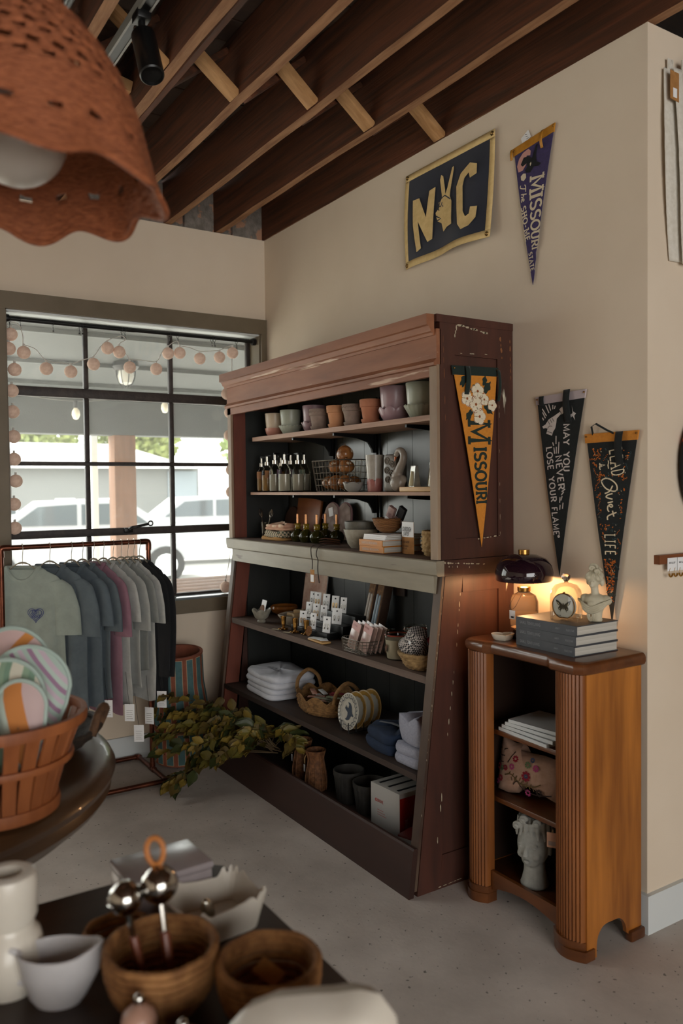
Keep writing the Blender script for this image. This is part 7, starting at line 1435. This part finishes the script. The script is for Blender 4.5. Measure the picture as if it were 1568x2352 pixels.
pad('striped_mitt', 'rounded mitt in green and cream stripes beside the mint one', 'mitt', (2.635, -1.985, TT + .10), fa + .0, .08, .23, stripes('green_cream', ['#6f8a76', '#c3bfae', '#c3bfae', '#7f967f'], 0, .012), -.14)
pad('striped_mitt', 'rounded mitt with a broad orange band behind the green one', 'mitt', (2.664, -1.95, TT + .11), fa, .05, .185, stripes('orange_band', ['#b8763c', '#b9a2a0', '#a9b8ae'], 0, .04, diag=.2), .05)
pad('striped_mitt', 'tallest mitt in blush and orange diagonal stripes at the back of the basket', 'mitt', (2.49, -1.93, TT + .10), fa - .1, .085, .275, stripes('blush_orange', ['#bfa3a0', '#bfa3a0', '#b8793c'], 0, .03, diag=-.9), .02)
t = woven('dark_tray_basket', 'dark shallow basket with a braided rim and handle behind the slatted basket', 'basket', (2.20, -1.87, TT + .0005), [(.12, 0), (.15, .012), (.185, .04), (.20, .06)], 80, 6, mt('dark_rush', '#2e2218', '#1f1710', scale=40, rough=.85, bump=.5), .006)
o = M(); o.tube(smoothpath([(.06, .185, .055), (.075, .2, .10), (.10, .185, .115), (.125, .165, .10), (.14, .145, .055)], 6), .011, 9); part('handle', o, mt('rush_handle', '#5d4028', '#3d2918', scale=40, rough=.8, bump=.5), t)
crumple('pale_cloth', 'pale mint cloth tucked in the dark braided basket', 'cloth', (2.33, -1.83, TT + .10), (.03, .06, .085), cot('pale_mint', '#a7b1aa', '#9aa49d'), 9)

# ------------------------------------------------------------------ octagonal table close to the lens
OT = .72; dkt = mt('dark_oak', '#2c2019', '#3a2a20', scale=4, stretch=(4, .6, 1), rough=.45)
t = thing('low_table', 'dark clipped-corner table crowded with kitchenware close to the lens', 'table', (0, 0, 0)); op = [(2.82, -2.72), (2.82, -1.66), (2.872, -1.605), (3.80, -1.605), (3.86, -1.66), (3.86, -2.72)]
o = M(); o.prism(op, lambda u, v: (u, v, OT - .035), lambda u, v: (u, v, OT)); part('top', o, dkt, t)
for x in (2.9, 3.78):
    for y in (-1.7, -2.64): o = M(); o.rbox((x, y, .343), (.06, .06, .685), .004); part('leg', o, dkt, t)
OZ = OT + .0006
t = thing('marble_box', 'mauve-grey marbled lidded box at the table corner', 'box', (2.948, -1.765, OZ), radians(2)); marb = mt('grey_marble', '#a39a9c', '#8d8486', scale=5, detail=8, rough=.25); o = M(); o.rbox((0, 0, .034), (.115, .155, .068), .004); part('box_body', o, marb, t); o = M(); o.rbox((0, 0, .0755), (.12, .16, .014), .004); part('lid', o, marb, t)
ivory = glaze('ivory_glaze', '#cdc6ba', '#c3bcaf', .25)
t = thing('scalloped_dish', 'white ceramic dish with scalloped upright walls behind the coiled bowls', 'dish', (3.075, -1.715, OZ), radians(4)); o = M(); n = 160; sq = []
for j in range(n):
    a = 2 * pi * j / n; c_, s_ = cos(a), sin(a); e = .3; sq.append((.062 * abs(c_) ** e * (1 if c_ > 0 else -1), .075 * abs(s_) ** e * (1 if s_ > 0 else -1)))
vs = []
for sc, z_, wv in ((.86, 0, 0), (.88, .004, 0), (1.05, .055, 1), (1.0, .056, 1), (.84, .010, 0), (0.0, .009, 0)): vs += [(p[0] * sc * (1 + .025 * wv * sin(j * 2 * pi / 10)), p[1] * sc * (1 + .025 * wv * sin(j * 2 * pi / 10)), z_ + wv * (.006 * sin(j * 2 * pi / 10) + .012 * max(0, (abs(p[0]) / .062 * abs(p[1]) / .075) - .25))) for j, p in enumerate(sq)]
o.add(vs, [(i * n + j, i * n + (j + 1) % n, (i + 1) * n + (j + 1) % n, (i + 1) * n + j) for i in range(5) for j in range(n)] + [tuple(range(n))[::-1]]); part('dish', o, ivory, t)
o = M(); o.ell((0, 0, 0), (.012, .012, .03), 14, 10); tag(part('steel_bud', o, MATS['chrome_collar'], None, (3.095, -1.735, OZ + .04), (.3, .2, 0)), 'small steel utensil head standing in the scalloped dish', 'utensil')
coil = mt('coiled_straw', '#9d6f41', '#6f4724', scale=30, rough=.8, bump=.4)
def coiled(label, loc, prof, n, rr):
    t = thing('coiled_bowl', label, 'bowl', loc); L = len(prof); o = M()
    for i in range(n):
        k = i / (n - 1) * (L - 1); j = min(int(k), L - 2); u = k - j; r_ = prof[j][0] + (prof[j + 1][0] - prof[j][0]) * u; z_ = prof[j][1] + (prof[j + 1][1] - prof[j][1]) * u
        o = M(); o.tube([(r_ * cos(a), r_ * sin(a), z_ + .001 * sin(7 * a)) for a in [2 * pi * q / 40 for q in range(40)]], rr, 7, closed=True); part('coil', o, coil, t)
    o = M(); o.lathe([(0, rr * .5), (prof[0][0], rr * .5)], 28); part('base', o, coil, t); return t
coiled('coiled straw bowl holding wooden-handled scoops', (3.235, -1.87, OZ + .006), [(.052, 0), (.071, .025), (.080, .055), (.081, .085)], 9, .0062)
coiled('coiled straw bowl with a kraft tag inside at the table edge', (3.345, -1.745, OZ + .006), [(.05, 0), (.065, .02), (.072, .05), (.073, .075)], 8, .0062)
coiled('small coiled straw dish behind the scoops', (3.07, -1.885, OZ + .006), [(.04, 0), (.05, .018), (.053, .036)], 4, .006)
o = M(); o.rbox((0, 0, 0), (.045, .03, .0012), .0005); tag(part('kraft_label', o, kraft, None, (3.325, -1.735, OZ + .05), (.3, .25, .4)), 'kraft label lying in the coiled bowl at the table edge', 'tag')
teak = mt('teak_handle', '#6d3418', '#54260f', scale=8, rough=.4); chrome = mt('polished_steel', '#b5b2ad', rough=.12, metal=1)
for i, (dx, dy, lx, ly, h, rs) in enumerate([(-.012, -.02, .05, -.1, .155, .026), (.012, .012, .1, -.02, .165, .029)]):
    b_ = Vector((3.235 + dx, -1.87 + dy, OZ + .012)); t = thing('bar_scoop', ['round steel scoop with teak handle standing in the coiled bowl, the lower one', 'round steel scoop with teak handle and leather loop standing in the coiled bowl'][i], 'scoop', b_, rot=(ly * -1.6, -lx * 2.2, 0))
    o = M(); o.rbox((0, 0, .05), (.02, .013, .095), .005); part('handle', o, teak, t); o = M(); o.rbox((.0, -.007, .02), (.012, .002, .02), .0008); part('label', o, kraft, t); o = M(); o.tube([(0, 0, .095), (0, 0, h - rs)], .005, 8); part('neck', o, chrome, t); o = M(); o.ell((0, 0, h), (rs, rs, rs), 24, 16); o.lathe([(rs * .72, h - .003), (rs * 1.05, h), (rs * .72, h + .003)], 24); part('ball', o, chrome, t)
    if i: o = M(); o.tube([(.007 * sin(a), .011 * sin(a), h + rs + .022 - .022 * cos(a) * (1 if cos(a) > 0 else .8)) for a in [2 * pi * k / 16 for k in range(16)]], .0045, 8, closed=True); part('leather_loop', o, mt('tan_leather', '#a8672f', rough=.6), t)
t = thing('stacked_vase', 'white stepped ceramic vase with a narrow mouth at the frame edge', 'vase', (3.06, -2.055, OZ)); t.scale = (.95, .95, 1.05); o = M(); o.lathe([(0, 0), (.045, 0), (.056, .02), (.058, .05), (.05, .082), (.042, .09), (.040, .098), (.046, .11), (.047, .16), (.044, .172), (.036, .176), (.024, .174), (.022, .15), (0, .15)], 40); part('vase_body', o, ivory, t)
t = thing('gravy_boat', 'white oval ceramic jug with pinched spout in front of the stepped vase', 'jug', (3.14, -2.0, OZ), radians(60)); t.scale = (.78, .78, .9); o = M(); o.lathe([(0, 0), (.035, 0), (.045, .015), (.056, .055), (.062, .088), (.059, .09), (.05, .05), (.03, .012), (0, .01)], 48, sx=1.25, sy=.85, mod=lambda a, i, r, z: (r * (1 + (.16 * max(0, cos(a)) ** 8 if i in (3, 4, 5) else 0)), z + (.014 * max(0, cos(a)) ** 4 if i in (4, 5) else 0))); part('jug_body', o, glaze('cool_white', '#b9b6b6', '#aeabab', .22), t); o = M(); o.tube(smoothpath([(-.07, 0, .08), (-.09, 0, .09), (-.1, 0, .065), (-.085, 0, .04), (-.065, 0, .035)], 5), .006, 8); part('handle', o, MATS['cool_white'], t)
t = thing('stoneware_jug', 'large cream stoneware jug with a looped handle at the table front', 'jug', (3.522, -1.785, OZ), radians(57)); o = M(); jp = [(-.115, 0), (-.118, .05), (-.105, .09), (-.08, .118), (-.04, .134), (.0, .138), (.04, .14), (.07, .144), (.095, .138), (.115, .11), (.125, .05), (.122, 0)]
vs = []; pl_ = dense(jp, .012); n = len(pl_); K = 8
for sd in (-1, 1):
    for k in range(K + 1): f_ = 1 - k / K * .97; y_ = sd * .055 * (max(0, 1 - f_ ** 3)) ** .5; vs += [(p[0] * f_, y_, .06 + (p[1] - .06) * f_) for p in pl_]
o.add(vs, [(s * (K + 1) * n + k * n + j, s * (K + 1) * n + k * n + (j + 1) % n, s * (K + 1) * n + (k + 1) * n + (j + 1) % n, s * (K + 1) * n + (k + 1) * n + j) for s in (0, 1) for k in range(K) for j in range(n)]); part('jug_body', o, ivory, t, sharp=80)
o = M(); o.ell((.085, -.03, .105), (.017, .012, .011), 14, 8, rot=(0, .6, 0)); part('hole_shade', o, mt('shadow_brown', '#3a2a20', rough=.9), t)  # dark blob painted in for the shade inside the handle loop
for i, (x, y, r_, lb) in enumerate([(3.325, -1.935, .025, 'pinkish lidded jar with a silver knob in front of the scoop bowl'), (3.41, -1.905, .034, 'pinkish lidded jar with a silver knob nearest the lens')]):
    t = thing('lidded_jar', lb, 'jar', (x, y, OZ), group='pink lidded jars'); o = M(); o.lathe([(0, 0), (r_ * .8, 0), (r_, .02), (r_, .04), (r_ * .9, .05)], 28); part('jar_body', o, glaze('blush_glaze', '#b08a78', '#a57f6d'), t); o = M(); o.lathe([(r_ * 1.0, .05), (r_ * .9, .06), (r_ * .5, .07), (0, .073)], 28); part('lid', o, MATS['blush_glaze'], t); o = M(); o.ell((0, 0, .08), (.008, .008, .009), 12, 8); part('knob', o, chrome, t)
t = thing('teal_bowl', 'grey-teal shallow bowl at the bottom edge of the frame', 'bowl', (3.395, -2.03, OZ)); o = M(); o.lathe([(0, 0), (.03, 0), (.058, .03), (.066, .05), (.063, .051), (.05, .03), (0, .01)], 36); part('bowl_body', o, glaze('grey_teal', '#7f8a8c', '#747f81'), t)
